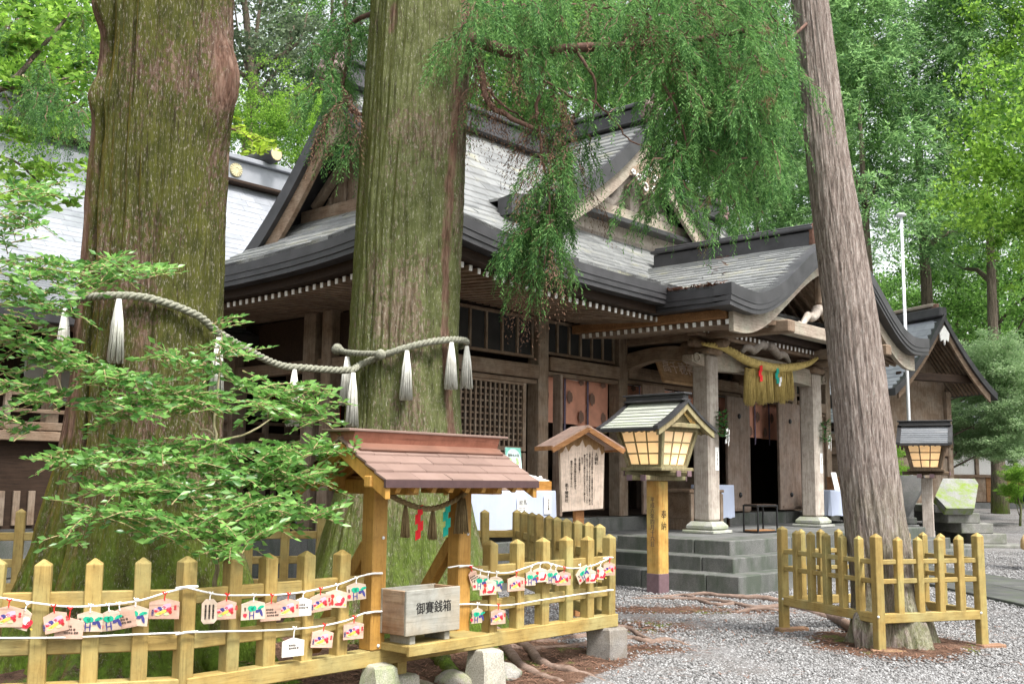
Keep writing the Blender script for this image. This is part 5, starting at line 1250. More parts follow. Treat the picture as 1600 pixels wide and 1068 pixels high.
# ================================================================= big rope with tassels between the two trunks
rp = thing('sacred_rope', 'thick pale twisted rope with white tassels tied around both big trunks', 'sacred rope')
def ringp(c, r, a, z): return (c[0] + r * math.cos(RAD(a)), c[1] + r * math.sin(RAD(a)), z)
R1, R2 = .61, .57
path1 = [ringp(T1, R1, a, z) for a, z in ((150, 2.72), (180, 2.75), (215, 2.79), (250, 2.80), (285, 2.79), (320, 2.70))]
path2 = [ringp(T1, R1 + .02, 345, 2.58), (-1.95, 8.55, 2.42), (-1.72, 8.72, 2.40), (-1.40, 8.96, 2.41), ringp(T2, R2 + .01, 235, 2.48), ringp(T2, R2, 262, 2.57), ringp(T2, R2, 290, 2.66), ringp(T2, R2, 320, 2.72), ringp(T2, R2, 350, 2.74), ringp(T2, R2, 30, 2.74)]
helix_rope(smooth_path(path1 + path2, 8), .031, ROPE_W, rp, pitch=.14)
helix_rope(smooth_path([ringp(T2, R2 + .03, 200, 2.64), ringp(T2, R2 + .05, 215, 2.60), ringp(T2, R2 + .05, 235, 2.57), ringp(T2, R2 + .06, 250, 2.56), ringp(T2, R2 + .07, 258, 2.55)], 6), .027, ROPE_W, rp, pitch=.12)
def knot(p, r): MB().lathe([(.01, -r), (r * .8, -r * .6), (r, 0), (r * .8, r * .6), (.01, r)], n=10).build('rope_knot', ROPE_W, rp, True, loc=p, rot=(RAD(70), RAD(20), 0))
knot(ringp(T2, R2 + .06, 200, 2.64), .055); knot(ringp(T2, R2 + .06, 256, 2.55), .05)
for i, (p, L) in enumerate([(ringp(T1, R1 + .03, 268, 2.77), .46), (ringp(T1, R1 + .03, 215, 2.74), .44), (ringp(T1, R1 + .03, 192, 2.72), .42), (ringp(T1, R1 + .03, 340, 2.55), .46), ((-1.80, 8.66, 2.38), .46), ((-1.36, 8.97, 2.39), .46), (ringp(T2, R2 + .06, 222, 2.55), .42), (ringp(T2, R2 + .03, 277, 2.59), .42), (ringp(T2, R2 + .03, 318, 2.69), .41), (ringp(T2, R2 + .02, 345, 2.69), .38)]):
    fringe(L, .014, .058, 110, 20 + i, TASSEL, rp, p)
# ================================================================= lanterns, notice board, things at the hall
def lantern(label, base, rz, wood, lit, roofmat, letter=True, edge=COPPER_DK, H=1.0):
    t = thing('wooden_lantern', label, 'lantern', base, rz, 'wooden post lanterns in the court')
    p = MB().box((0, 0, 0), (.235, .235, 1.42), .012).build('post', wood, t, loc=(0, 0, .24 + .71))
    MB().box((0, 0, 0), (.243, .243, .32), .012).build('post_sleeve', m_plain('purple_brown_sleeve', (.16, .10, .11), .5, .4), t, loc=(0, 0, .15))
    if letter:
        place('lettering', text_mesh('奉\n\n納', .135, INK, spacing=.62), p, (.0, -.119, .12), (RAD(90), 0, 0))
        place('lettering', text_mesh(vtext('平成六年四月十六日'), .085, INK2, spacing=.95), p, (-.119, 0, .1), (RAD(90), 0, RAD(-90)))
    WL = m_wood('greenish_lantern_wood', (.17, .14, .075), (.36, .30, .17), 'z', 40, .8, (.25, .27, .14), .5) if letter else m_wood('brown_lantern_wood', (.10, .065, .04), (.24, .17, .115), 'z', 40, .8, (.2, .18, .13), .4)
    for k, (a, z) in enumerate(((0, 1.70), (90, 1.765))):
        for s in (-1, 1): MB().box((0, s * .13, 0), (.98, .09, .075), .015).build('support_arm', WL, t, loc=(0, 0, z), rot=(0, 0, RAD(a)))
        for s in (-1, 1):
            for q in (-1, 1): MB().box((s * .495, q * .13, 0), (.02, .1, .085), .004).build('arm_cap', MATS['purple_brown_sleeve'], t, loc=(0, 0, z), rot=(0, 0, RAD(a)))
    MB().box((0, 0, 0), (.78, .78, .05), .008).build('floor_plate', WL, t, loc=(0, 0, 1.83))
    wb_, wt_, z0, z1 = .29, .42, 1.86, 2.42
    def w_at(z): return wb_ + (wt_ - wb_) * (z - z0) / (z1 - z0)
    for sx in (-1, 1):
        for sy in (-1, 1): MB().bar((sx * wb_, sy * wb_, z0), (sx * wt_, sy * wt_, z1), .065, .065, (1, 0, 0), .006).build('corner_post', WL, t)
    for f in range(4):
        M = Matrix.Rotation(RAD(90 * f), 4, 'Z')
        def P(x, z, off=0): return M @ Vector((x * w_at(z), -w_at(z) - off, z))
        for i in range(3):
            for j in range(3):
                x0, x1 = -.88 + 1.76 * i / 3, -.88 + 1.76 * (i + 1) / 3; za, zb = z0 + .03 + (z1 - z0 - .06) * j / 3, z0 + .03 + (z1 - z0 - .06) * (j + 1) / 3
                q = [P(x0, za, -.008), P(x1, za, -.008), P(x1, zb, -.008), P(x0, zb, -.008)]; nrm = (q[1] - q[0]).cross(q[3] - q[0]).normalized()
                MB().prism([a + nrm * .0 for a in q], nrm * .004).build('paper_pane', PANE, t)
        for i in range(4):
            x = -.88 + 1.76 * i / 3; MB().bar(P(x, z0 + .02), P(x, z1 - .02), .018, .018).build('glazing_bar', WL, t)
        for j in range(4):
            z = z0 + .03 + (z1 - z0 - .06) * j / 3; MB().bar(P(-.88, z, .004), P(.88, z, .004), .02, .02).build('glazing_bar', WL, t)
        MB().bar(P(-1, z1, 0), P(1, z1, 0), .07, .06).build('top_rail', WL, t); MB().bar(P(-1, z0, 0), P(1, z0, 0), .07, .05).build('bottom_rail', WL, t)
    if lit:
        MB().lathe([(.01, 0), (.05, .03), (.06, .08), (.04, .13), (.01, .15)], n=12).build('bulb', BULB, t, True, loc=(.07, -.1, 1.92))
        l = bpy.data.lights.new('lantern_light', 'POINT'); l.energy = 8; l.color = (1, .84, .6); l.shadow_soft_size = .06; lo_ = place('lantern_light', l, t, (.07, -.1, 2.02))
    # curved gable roof, ridge along local y
    RWd, YL = .72, .52
    def lr(d): return 2.83 - .74 * d + .22 * d * d
    for k in (-1, 1):
        MB().loft([[(k * d, -YL, lr(d) - .01), (k * d, YL, lr(d) - .01), (k * d, YL, lr(d) - .045), (k * d, -YL, lr(d) - .045)] for d in rng_(0, RWd - .02, 7)]).build('roof_board', WL, t)
        rows = rng_(0, RWd, 9)
        for i in range(8):
            d0_, d1_ = rows[8 - i], rows[7 - i] - .012; d1_ = max(0, d1_); h = .022 + rnd.uniform(-.003, .003)
            q = [(k * d0_, -YL - .03, lr(d0_) + h), (k * d0_, YL + .03, lr(d0_) + h), (k * d1_, YL + .03, lr(d1_) + .004), (k * d1_, -YL - .03, lr(d1_) + .004)]
            MB().prism(q if k > 0 else q[::-1], (0, 0, -.016)).build('roof_course', roofmat, t)
        for y in (-YL - .02, YL + .02):
            MB().loft([[(k * d, y - .025, lr(d) - .02), (k * d, y + .025, lr(d) - .02), (k * d, y + .025, lr(d) - .12), (k * d, y - .025, lr(d) - .12)] for d in rng_(0, RWd - .04, 7)]).build('bargeboard', WL, t)
            MB().loft([[(k * d, y - .045, lr(d) + .03), (k * d, y + .045, lr(d) + .03), (k * d, y + .045, lr(d) - .022), (k * d, y - .045, lr(d) - .022)] for d in rng_(0, RWd + .01, 8)]).build('verge', edge, t)
        MB().bar((k * (RWd - .01), -YL, lr(RWd) - .02), (k * (RWd - .01), YL, lr(RWd) - .02), .02, .05).build('eave_edge', edge, t)
        for i in range(9): MB().bar((k * .40, -.46 + .115 * i, lr(.40) - .075), (k * .66, -.46 + .115 * i, lr(.66) - .065), .04, .045).build('rafter', WL, t)
    for y in (-.42, .42): MB().prism([(-.36, y, 2.45), (.36, y, 2.45), (0, y, 2.74)], (0, .03, 0)).build('gable_board', WL, t)
    for y in (-YL, YL): MB().box((0, 0, 0), (.72, .07, .07), .01).build('gable_tie', WL, t, loc=(0, y * .98, 2.47))
    MB().box((0, 0, 0), (.13, 1.10, .09), .012).build('ridge', edge, t, loc=(0, 0, 2.885)); MB().box((0, 0, 0), (.2, 1.18, .03), .008).build('ridge_cap', edge, t, loc=(0, 0, 2.945)); MB().box((0, 0, 0), (.22, 1.12, .025), .006).build('ridge_cap', edge, t, loc=(0, 0, 2.85))
    return t
l1 = ground_at(1028, 925)
W_LPOST = m_wood('golden_lantern_post', (.42, .20, .04), (.60, .35, .10), 'z', 14, .6, (.46, .42, .14), .5, .12, .03)
la = lantern('lit lantern on golden post with black lettering in front of the porch', (l1.x, l1.y, -.02), HROT - RAD(90) + RAD(86), W_LPOST, True, SHING_W); la.scale = (.915, .915, .915)
l2z = .22; l2 = on_plane(1452, 848, (0, 22.3, 0), Vector((0, 1, 0)))
lb_ = lantern('lit lantern on grey weathered post at the right beside the stone stair', (l2.x, l2.y, float(gz(l2.x, l2.y)) - .03), RAD(66), W_GREY, True, SHING_D, False); lb_.scale = (.93, .93, .93)
for z in (.9, 1.1, 1.28): pass
# ---- notice board
nb_p = ground_at(907, 960); nbp = at(907, 800, 11.3)
nb_ = thing('notice_board', 'roofed pale wooden notice board with vertical black writing behind the fence', 'notice board', (nbp.x, nbp.y, 0), RAD(22))
MB().box((0, 0, 0), (.105, .07, 1.75), .006).build('post', W_RED, nb_, loc=(0, .05, .95))
def nbx(x, z): return (x, 0, z)
poly = [(-.235, 0, 1.165), (.245, 0, 1.20), (.265, 0, 1.86), (0, 0, 2.02), (-.265, 0, 1.84)]
bd = MB().prism(poly, (0, -.045, 0)).build('board', W_PALE, nb_)
STAIN = m_wood('damp_board_stain', (.30, .17, .07), (.45, .28, .14), 'z', 30, .7)
sp = [(-.262, -.0465, 1.84), (0, -.0465, 2.0), (.262, -.0465, 1.855)] + [(.262 - .525 * i / 16, -.0465, 1.80 + .10 * (1 - abs(1 - i / 8)) - .03 * math.sin(i * 2.1) - .02 * (i % 2)) for i in range(17)]
MB().prism(sp, (0, -.001, 0)).build('damp_stain', STAIN, bd)
for k in (-1, 1):
    MB().prism([(0, -.2, 2.075), (0, .24, 2.075), (k * .43, .24, 1.845), (k * .43, -.2, 1.845)][::k], (0, 0, -.028)).build('roof_panel', SHING_B if False else m_wood('copper_roof_panel', (.50, .33, .26), (.60, .42, .34), 'y', 10, .5, None, 0, .05), nb_)
    MB().bar((0, -.19, 2.03), (k * .42, -.19, 1.80), .03, .05).build('bargeboard', W_RED, nb_)
    MB().bar((k * .425, -.2, 1.825), (k * .425, .24, 1.825), .02, .045).build('eave_edge', W_RED, nb_)
def vt(s, size, x, z, mat=INK, sp_=.95):
    return place('lettering', text_mesh(vtext(s), size, mat, spacing=sp_), bd, (x, -.0485, z), (RAD(90), 0, 0))
vt('夫婦杉', .046, .165, 1.72)
for i, s in enumerate(('この二本の杉は夫婦杉と称しこの周囲を夫婦友人と手をつないで', '三回廻ると夫婦友むつまじく家内安全子孫は繁栄し三つの願いが', '叶うと伝えられています又根元が一つになっていることから', '相生の杉とも夫婦の杉ともいわれ参拝の人々に親しまれて', 'おります')):
    vt(s, .0205, .115 - .030 * i, 1.515 if i < 4 else 1.70, INK, .95)
vt('(高千穂神楽歌)', .022, -.035, 1.66); vt('高千穂の夫婦の杉は神さびて', .027, -.085, 1.56); vt('幾世久しく栄えゆくらん', .027, -.13, 1.56); vt('高千穂神社', .042, -.185, 1.36)

# ---- things standing at the hall (hall coordinates -> world)
HM = Matrix.Translation((HX, HY, 0)) @ Matrix.Rotation(HROT, 4, 'Z')
def hp_(x, y, z): return HM @ Vector((x, y, z))
def hthing(name, label, cat, x, y, z, rz=0, group=None): return thing(name, label, cat, hp_(x, y, z), HROT + rz, group)
def cloth_table(label, x, y, w, d, h, z, rz=0):
    t = hthing('cloth_table', label, 'table', x, y, z, rz, 'tables with white cloths')
    mb = MB(); n = 60; ring0 = []; ring1 = []; ring2 = []
    per = []
    for i in range(n):
        s = i / n * 4; e = int(s); f = s - e
        c = [(-1, -1), (1, -1), (1, 1), (-1, 1)]; a, b = c[e], c[(e + 1) % 4]; px, py = (a[0] + (b[0] - a[0]) * f) * w / 2, (a[1] + (b[1] - a[1]) * f) * d / 2
        wv = .006 * math.sin(i * 1.3) + .004 * math.sin(i * 2.9)
        nx, ny = [(0, -1), (1, 0), (0, 1), (-1, 0)][e]
        ring0.append((px, py, h)); ring1.append((px + nx * .01, py + ny * .01, h - .03)); ring2.append((px + nx * (.03 + wv), py + ny * (.03 + wv), .17 + .01 * math.sin(i)))
    mb.loft([ring2, ring1, ring0], cap=False); mb.add(ring0, [tuple(range(n))])
    MB_ = mb.build('tablecloth', CLOTH_W, t)
    for sx in (-1, 1):
        for sy in (-1, 1): MB().box((0, 0, 0), (.05, .05, h - .02), .004).build('leg', W_DARKZ, t, loc=(sx * (w / 2 - .08), sy * (d / 2 - .08), (h - .02) / 2))
    MB().box((0, 0, 0), (w - .02, d - .02, .03)).build('table_top', W_DARK, t, loc=(0, 0, h - .02))
    return t
tl = cloth_table('white cloth table with plaque leaflets in front of the left lattice', -1.53, 2.92, 1.8, .6, .70, .64)
for (x, txt, sz, w, h) in ((.12, '絵馬', .085, .2, .2), (.68, vtext('特別祈願'), .045, .15, .26)):
    c = MB().box((0, 0, 0), (w, .004, h)).build('paper_notice', PAPER, tl, loc=(x, -.335, .50)); place('lettering', text_mesh(txt, sz, INK2 if w < .2 else INK, spacing=.9), c, (.02, -.003, .03 if w >= .2 else 0), (RAD(90), 0, 0))
    if w >= .2:
        for k in range(2): place('lettering', text_mesh('お気持ちをお納め', .018, INK2), c, (0, -.003, -.045 - .028 * k), (RAD(90), 0, 0))
W_OBOX = m_wood('orange_box_wood', (.42, .19, .04), (.56, .28, .07), 'x', 20, .5)
bx1 = hthing('wooden_tray_box', 'orange wooden tray box on the left white cloth table', 'box', -.92, 2.92, 1.34)
MB().prism([(-.3, -.22, 0), (-.3, .22, 0), (-.3, .22, .22), (-.3, -.22, .13)], (.6, 0, 0)).build('box_body', W_OBOX, bx1)
MB().prism([(-.27, -.2, .137), (.27, -.2, .137), (.27, .2, .224), (-.27, .2, .224)], (0, 0, .008)).build('paper_cover', PAPER, bx1)
for i in range(4): MB().lathe([(.01, 0), (.03, .01), (.03, .03), (.01, .045)], n=10).build('charm', PAPER, bx1, True, loc=(-.2 + .12 * i, -.12, .165))
bx2 = hthing('charm_rack', 'low brown display of charms on the left white cloth table', 'display', -1.7, 2.9, 1.34)
MB().box((0, 0, 0), (.5, .4, .06), .006).build('tray', W_OLDX, bx2, loc=(0, 0, .03))
for i in range(6): MB().box((0, 0, 0), (.06, .02, .1), .004).build('charm', (PAPER, REDP, PALEB)[i % 3], bx2, loc=(-.2 + .08 * i, 0, .11), rot=(RAD(-15), 0, 0))
ps = hthing('poster', 'white and mint poster with two green plant pictures standing on the left table', 'poster', -.98, 3.12, 1.34)
pb = MB().box((0, 0, 0), (.34, .012, .62)).build('sheet', m_plain('mint_poster', (.62, .80, .78)), ps, loc=(0, 0, .31), rot=(RAD(-6), 0, 0))
MINT = m_plain('mint_print', (.22, .58, .48))
MB().prism([(-.168, -.0075, .308), (-.168, -.0075, .16), (-.12, -.0075, .25), (-.05, -.0075, .29), (.05, -.0075, .29), (.12, -.0075, .25), (.168, -.0075, .16), (.168, -.0075, .308)], (0, -.001, 0)).build('print', MINT, pb)
for sx in (-.075, .075):
    o = MB()
    for k in range(5): ell(o, sx + .02 * math.sin(k * 2.4), .10 - .045 * k + .03, .035, .03, -.0075, 9, 0, k)
    q_ = o.build('print', C_LGR, pb); q_['kind'] = 'stuff'; MB().prism([(sx - .035, -.0085, -.03), (sx + .035, -.0085, -.03), (sx + .025, -.0085, -.1), (sx - .025, -.0085, -.1)][::-1], (0, -.001, 0)).build('print', PINKB, pb)
place('lettering', text_mesh('御神木の苗', .05, INK2), pb, (0, -.008, .19), (RAD(90), 0, 0)); MB().prism([(-.06, -.0075, -.29), (.0, -.0075, -.29), (.0, -.0075, -.2), (-.03, -.0075, -.17), (-.06, -.0075, -.22)], (0, -.001, 0)).build('print', INK, pb)
tr = cloth_table('white cloth table right of the porch pillars', 9.4, 2.9, 1.9, .6, .70, .64)
place('lettering', text_mesh(vtext('おみくじ'), .07, INK2), tr, (.3, -.345, .42), (RAD(90), 0, 0))
bx3 = hthing('wooden_money_box', 'reddish brown wooden box on the right white cloth table', 'box', 9.75, 2.9, 1.34); MB().box((0, 0, 0), (.85, .35, .26), .01).build('box_body', W_WARM, bx3, loc=(0, 0, .13)); MB().box((0, -.18, 0), (.03, .02, .26)).build('box_batten', W_OLD, bx3, loc=(0.1, 0, .13)); MB().box((0, 0, 0), (.88, .38, .03), .005).build('lid', W_WARM, bx3, loc=(0, 0, .27))
nt2 = hthing('leaflet_stand', 'white leaflet board leaning on the right white cloth table', 'notice', 9.15, 2.8, 1.34); MB().box((0, 0, 0), (.24, .012, .38)).build('sheet', PAPER, nt2, loc=(0, 0, .19), rot=(RAD(-12), 0, 0))
tc_ = cloth_table('white cloth table inside the centre doorway behind the left porch pillar', 4.9, 3.3, .7, .5, .78, .655)
cb = hthing('main_offering_chest', 'big weathered wooden offering chest behind the golden lantern post', 'offering chest', 3.75, 3.0, .655)
MB().box((0, 0, 0), (1.1, .5, .46), .01).build('chest_body', W_OLDX, cb, loc=(0, 0, .42)); MB().box((0, 0, 0), (1.16, .56, .05), .008).build('lid_rim', W_OLDX, cb, loc=(0, 0, .67))
for s in (-1, 1): MB().box((0, 0, 0), (.09, .56, .62), .008).build('leg', W_OLD, cb, loc=(s * .5, 0, .31))
for i in range(9): MB().box((0, 0, 0), (.06, .48, .04), .005).build('lid_slat', W_OLDY, cb, loc=(-.44 + .11 * i, 0, .69))
# ---- black metal stand next to the left pillar
ms = hthing('metal_stand', 'black metal frame stand with brown shelf beside the left porch pillar', 'stand', 3.62, 1.62, .657, RAD(-6))
for x in (-.28, .28):
    for y in (-.14, .14): MB().box((0, 0, 0), (.025, .025, .44), .003).build('leg', BLACK, ms, loc=(x, y, .22))
for z in (.012, .445):
    for y in (-.14, .14): MB().box((0, 0, 0), (.585, .024, .024), .003).build('rail', BLACK, ms, loc=(0, y, z))
    for x in (-.28, .28): MB().box((0, 0, 0), (.024, .256, .024), .003).build('rail', BLACK, ms, loc=(x, 0, z + .001))
MB().box((0, 0, 0), (.53, .25, .02), .004).build('shelf', W_WARM, ms, loc=(-.02, 0, .035)); MB().box((0, 0, 0), (.56, .27, .015), .003).build('top_board', W_DARK, ms, loc=(0, 0, .462))
# ---- door curtains
def curtain(label, x0, x1, z0, z1, y, n, dots=True):
    t = hthing('door_curtain', label, 'curtain', (x0 + x1) / 2, y, z0, 0, 'salmon door curtains of the hall'); L = x1 - x0; H = z1 - z0
    mb = MB(); mb.grid(lambda a, b: (a, .02 * math.sin(a * 7.5) * (1 - b) + .012 * math.sin(a * 17) * (1 - b), b * H - .012 * (1 - b) * math.sin(a * 2)), rng_(-L / 2, L / 2, 41), rng_(0, 1, 6))
    cl = mb.build('cloth', PINKC, t, True)
    for i in range(1, n):
        x = -L / 2 + L * i / n; MB().box((0, 0, 0), (.05, .006, H + .16), .0).build('ribbon', PURPLE, t, loc=(x, -.035, H / 2 - .06))
    if dots:
        for i in range(n):
            for (fx, fz) in ((.22, .60), (.72, .18), (.72, .95)):
                xx = -L / 2 + L * (i + fx) / n; o = MB(); ell(o, 0, 0, .075, .10 if fz < .9 else .05, 0, 16, 0, 1); o.build('printed_dot', DOTC, t, loc=(xx, -.03, fz * H))
    MB().tube([(-L / 2, -.02, H + .02), (0, -.02, H - .01), (L / 2, -.02, H + .02)], .006, 5).build('cord', CORD_W, t)
    return t
curtain('salmon curtain with grey dots and purple ribbons in the left doorway', .46, 2.34, 2.42, 3.18, 3.86, 3)
curtain('salmon curtain in the centre doorway behind the lit lantern', 2.66, 6.64, 2.44, 3.2, 3.9, 6)
curtain('salmon curtain in the doorway right of the left porch pillar', 6.96, 8.84, 2.42, 3.18, 3.88, 3)
# ---- red banners with gold characters
def banner(label, ch, x, y, z, w, h, rz=0):
    t = hthing('red_banner', label, 'banner', x, y, z, rz, 'red banners inside the hall')
    MB().box((0, 0, 0), (w, .012, h)).build('cloth', REDC, t, loc=(0, 0, h / 2)); place('lettering', text_mesh(ch, w * .72, GOLD), t, (0, -.009, h * .5), (RAD(90), 0, 0)); MB().tube([(-w * .6, 0, h), (w * .6, 0, h)], .015, 8).build('rod', W_DARK, t)
banner('red banner with gold character in the left doorway', '萬', 3.36, 5.1, 2.0, .42, 1.25, RAD(-20))
banner('red banner with gold character left of the second big trunk', '歳', -1.98, 6.18, 1.75, .36, 1.2, RAD(-50))
# ---- golden straw rope over the porch
gs = hthing('porch_straw_rope', 'thick golden straw rope with fringe hung between the porch pillars', 'straw rope', UC, 1.88, 0)
def gpt(px, py): 
    w_ = on_plane(px, py, hp_(0, 1.86, 0), HM.to_3x3() @ Vector((0, 1, 0))); l_ = HM.inverted() @ w_; return (l_.x - UC, l_.y - 1.88, l_.z)
rope_px = [(1098, 537), (1125, 541), (1145, 550), (1165, 562), (1190, 571), (1215, 575), (1240, 573), (1262, 568), (1277, 559)]
helix_rope(smooth_path([gpt(*q) for q in rope_px], 6), .085, STRAW, gs, pitch=.3, n=8, taper=lambda t: .35 + .65 * max(0, math.sin(math.pi * min(1, max(0, (t - .02) / .98)))) ** .7)
for i in range(20):
    px = 1166 + i * 3.6; p = gpt(px, 574 + 2 * math.sin(i)); fringe(.62 + .04 * math.sin(i * 1.3), .03, .075, 26, 60 + i, STRAW, gs, p, 'fringe')
p = gpt(1183, 572); shide(REDP, gs, (p[0], p[1] - .08, p[2]), .10, .105, 3); p = gpt(1209, 576); shide(GREENP, gs, (p[0], p[1] - .08, p[2]), .10, .105, 3); p = gpt(1214, 590); shide(PAPER, gs, (p[0], p[1] - .075, p[2]), .08, .09, 2)
# ---- evergreen sprigs with white paper on the pillars
LEAFD = m_leaf('dark_evergreen_leaf', (.03, .12, .025), (.09, .28, .06), .3, .35, .5, 6)
def sprig(label, x, y, z):
    t = hthing('evergreen_sprig', label, 'sprig', x, y, z, 0, 'sprigs tied to the porch pillars'); R = random.Random(int(x * 10))
    MB().tube([(0, 0, -.2), (.0, -.03, 0), (.02, -.05, .22)], .008, 5).build('stem', W_DARKZ, t)
    mb = MB()
    for i in range(120):
        h = R.uniform(-.2, .24); a = R.uniform(0, 6.28); c = Vector((.09 * math.cos(a) * R.random(), -.04 + .06 * math.sin(a), h)); d = Vector((math.cos(a), math.sin(a) * .6, R.uniform(-.3, .6))).normalized() * .08; s = d.cross(Vector((0, 0, 1))).normalized() * .026
        mb.add([c, c + d * .5 + s, c + d, c + d * .5 - s], [(0, 1, 2, 3)])
    f_ = mb.build('leaves', LEAFD, t); f_['kind'] = 'stuff'
    for k in range(2): shide(PAPER, t, (.13 + .035 * k, -.06 - .02 * k, -.04 - .04 * k), .06, .075, 4, RAD(20 * k))
sprig('green sprig with white paper tied to the left porch pillar', 2.78, 1.88, 2.42); sprig('green sprig with white paper tied to the right porch pillar', 6.68, 1.88, 2.44)
# red fire hydrant mark, small things at the right wall
# ================================================================= trees
BARK1 = m_bark('mossy_red_cedar_bark', (.10, .06, .042), (.22, .15, .115), (.028, .038, .006), (.098, .108, .016), .88, (.22, .15, .01), 34, (.34, .30, .255))
BARK2 = m_bark('green_lichen_cedar_bark', (.14, .10, .065), (.32, .26, .19), (.05, .068, .012), (.18, .205, .08), .78, (.11, .12, .01), 40, (.40, .38, .30))
BARK3 = m_bark('pinkish_grey_cedar_bark', (.23, .18, .155), (.46, .395, .355), (.09, .10, .05), (.24, .25, .17), .12, None, 46, (.46, .43, .39), .35)
def trunk(name, ctr, zs, ra, cxs, cys, mat, parent, nt_, nz, ridge, flare, seed, burls=(), groove=None, lobes=6, bare=None):
    th = np.linspace(0, 2 * np.pi, nt_, endpoint=False); z = np.concatenate([np.linspace(zs[0], 1.6, nz // 4), np.linspace(1.6, zs[-1], nz - nz // 4 + 1)[1:]])
    R = np.interp(z, zs, ra); CX = np.interp(z, zs, cxs); CY = np.interp(z, zs, cys)
    k = np.ones(9) / 9
    def smo(a): return np.convolve(np.pad(a, 4, mode='edge'), k, 'valid')
    R, CX, CY = smo(R), smo(CX), smo(CY)
    Z, TH = np.meshgrid(z, th, indexing='ij'); c, s = np.cos(TH), np.sin(TH)
    warp = .25 * fbm(c * 2 + seed, s * 2, Z * .5, 3)
    c2, s2 = np.cos(TH + warp), np.sin(TH + warp)
    n1 = fbm(c2 * 7 + seed, s2 * 7, Z * .35, 4); n2 = fbm(c2 * 17 + seed, s2 * 17, Z * .8 + 5, 3); n3 = fbm(c * 30, s * 30 + seed, Z * 4, 2)
    rd = (.5 - np.abs(n1)) * 1.0 + (.35 - np.abs(n2)) * 1.0
    r = R[:, None] * (1 + .05 * fbm(c * 1.5 + seed, s * 1.5, Z * .4, 2)) + ridge * (rd - .5) + ridge * .25 * n3
    fl = np.exp(-np.clip(Z, 0, None) / flare)
    r = r * (1 + .16 * np.cos(lobes * TH + seed + 1.4 * np.sin(2 * TH)) * fl) + .10 * fl * fbm(c * 3 + seed, s * 3, Z * 1.5, 3)
    for (a, zz, h, sa, sz) in burls:
        da = np.angle(np.exp(1j * (TH - RAD(a)))); r = r + h * np.exp(-(da / sa) ** 2 - ((Z - zz) / sz) ** 2)
    if groove:
        for (a, g, w) in groove:
            da = np.angle(np.exp(1j * (TH - RAD(a) - .12 * np.sin(Z * 1.3)))); r = r - g * np.exp(-(da / w) ** 2) * (1 - .5 * fl)
    V = np.stack([CX[:, None] + r * c, CY[:, None] + r * s, Z], -1).reshape(-1, 3)
    i, j = np.meshgrid(np.arange(len(z) - 1), np.arange(nt_), indexing='ij'); i, j = i.ravel(), j.ravel()
    o = np_mesh(name, V, np.stack([i * nt_ + j, i * nt_ + (j + 1) % nt_, (i + 1) * nt_ + (j + 1) % nt_, (i + 1) * nt_ + j], 1), mat, True, parent)
    bv_ = np.zeros_like(TH)
    for (a, sa, za, zb) in (bare or ()):
        da = np.angle(np.exp(1j * (TH - RAD(a) - .1 * np.sin(Z * 1.3)))); bv_ = np.maximum(bv_, np.exp(-(da / sa) ** 4) * np.clip((Z - za) / .5, 0, 1) * np.clip((zb - Z) / .5, 0, 1))
    at2 = o.data.attributes.new('bare', 'FLOAT', 'POINT'); at2.data.foreach_set('value', (bv_ * .55).ravel().astype(np.float32)); return o
tr1 = thing('cedar_tree', 'huge mossy cedar trunk at the left with the thick rope around it', 'tree', (T1[0], T1[1], 0))
trunk('trunk', T1, [-.15, .2, .6, 1.0, 1.7, 2.7, 3.4, 5.4, 9], [1.22, 1.02, .86, .74, .60, .54, .51, .51, .46], [0, 0, 0, 0, 0, 0, .02, .0, .0], [0] * 9, BARK1, tr1, 300, 330, .05, .75, 1.7, burls=[(342, 4.6, .15, .32, .36), (228, 5.15, .13, .24, .2), (226, 4.4, .09, .2, .16), (215, 3.6, .05, .4, .8)], groove=[(236, .10, .045), (214, .05, .05), (203, .04, .04)], bare=[(212, .38, 1.3, 12), (342, .34, 4.0, 5.3), (275, .5, 2.0, 2.85)])
tr2 = thing('cedar_tree', 'tall straight mossy cedar trunk in the middle with hanging branches', 'tree', (T2[0], T2[1], 0))
trunk('trunk', T2, [-.15, .25, .8, 1.4, 2.05, 2.7, 4.16, 6, 9], [1.1, .92, .73, .59, .52, .50, .485, .475, .44], [0, 0, 0, 0, -.01, -.02, .015, .065, .1], [0] * 9, BARK2, tr2, 300, 330, .038, .7, 4.2, burls=[(350, 5.75, .13, .3, .3)], groove=[(305, .03, .05), (262, .02, .04)], lobes=5, bare=[(326, .16, 1.2, 12), (240, .14, 5.2, 6.2)])
tr3 = thing('cedar_tree', 'slender leaning cedar trunk inside the square fence at the right', 'tree', (3.57, 10.0, 0))
trunk('trunk', T3, [-.1, .12, .5, 1.22, 3.05, 4.64, 6.3, 9.5], [.43, .375, .30, .275, .245, .205, .175, .14], [0, 0, -.06, -.145, -.30, -.485, -.62, -.9], [0] * 8, BARK3, tr3, 150, 260, .026, .35, 7.9, burls=[(200, 4.9, .05, .3, .15), (210, .22, .12, .3, .2)])
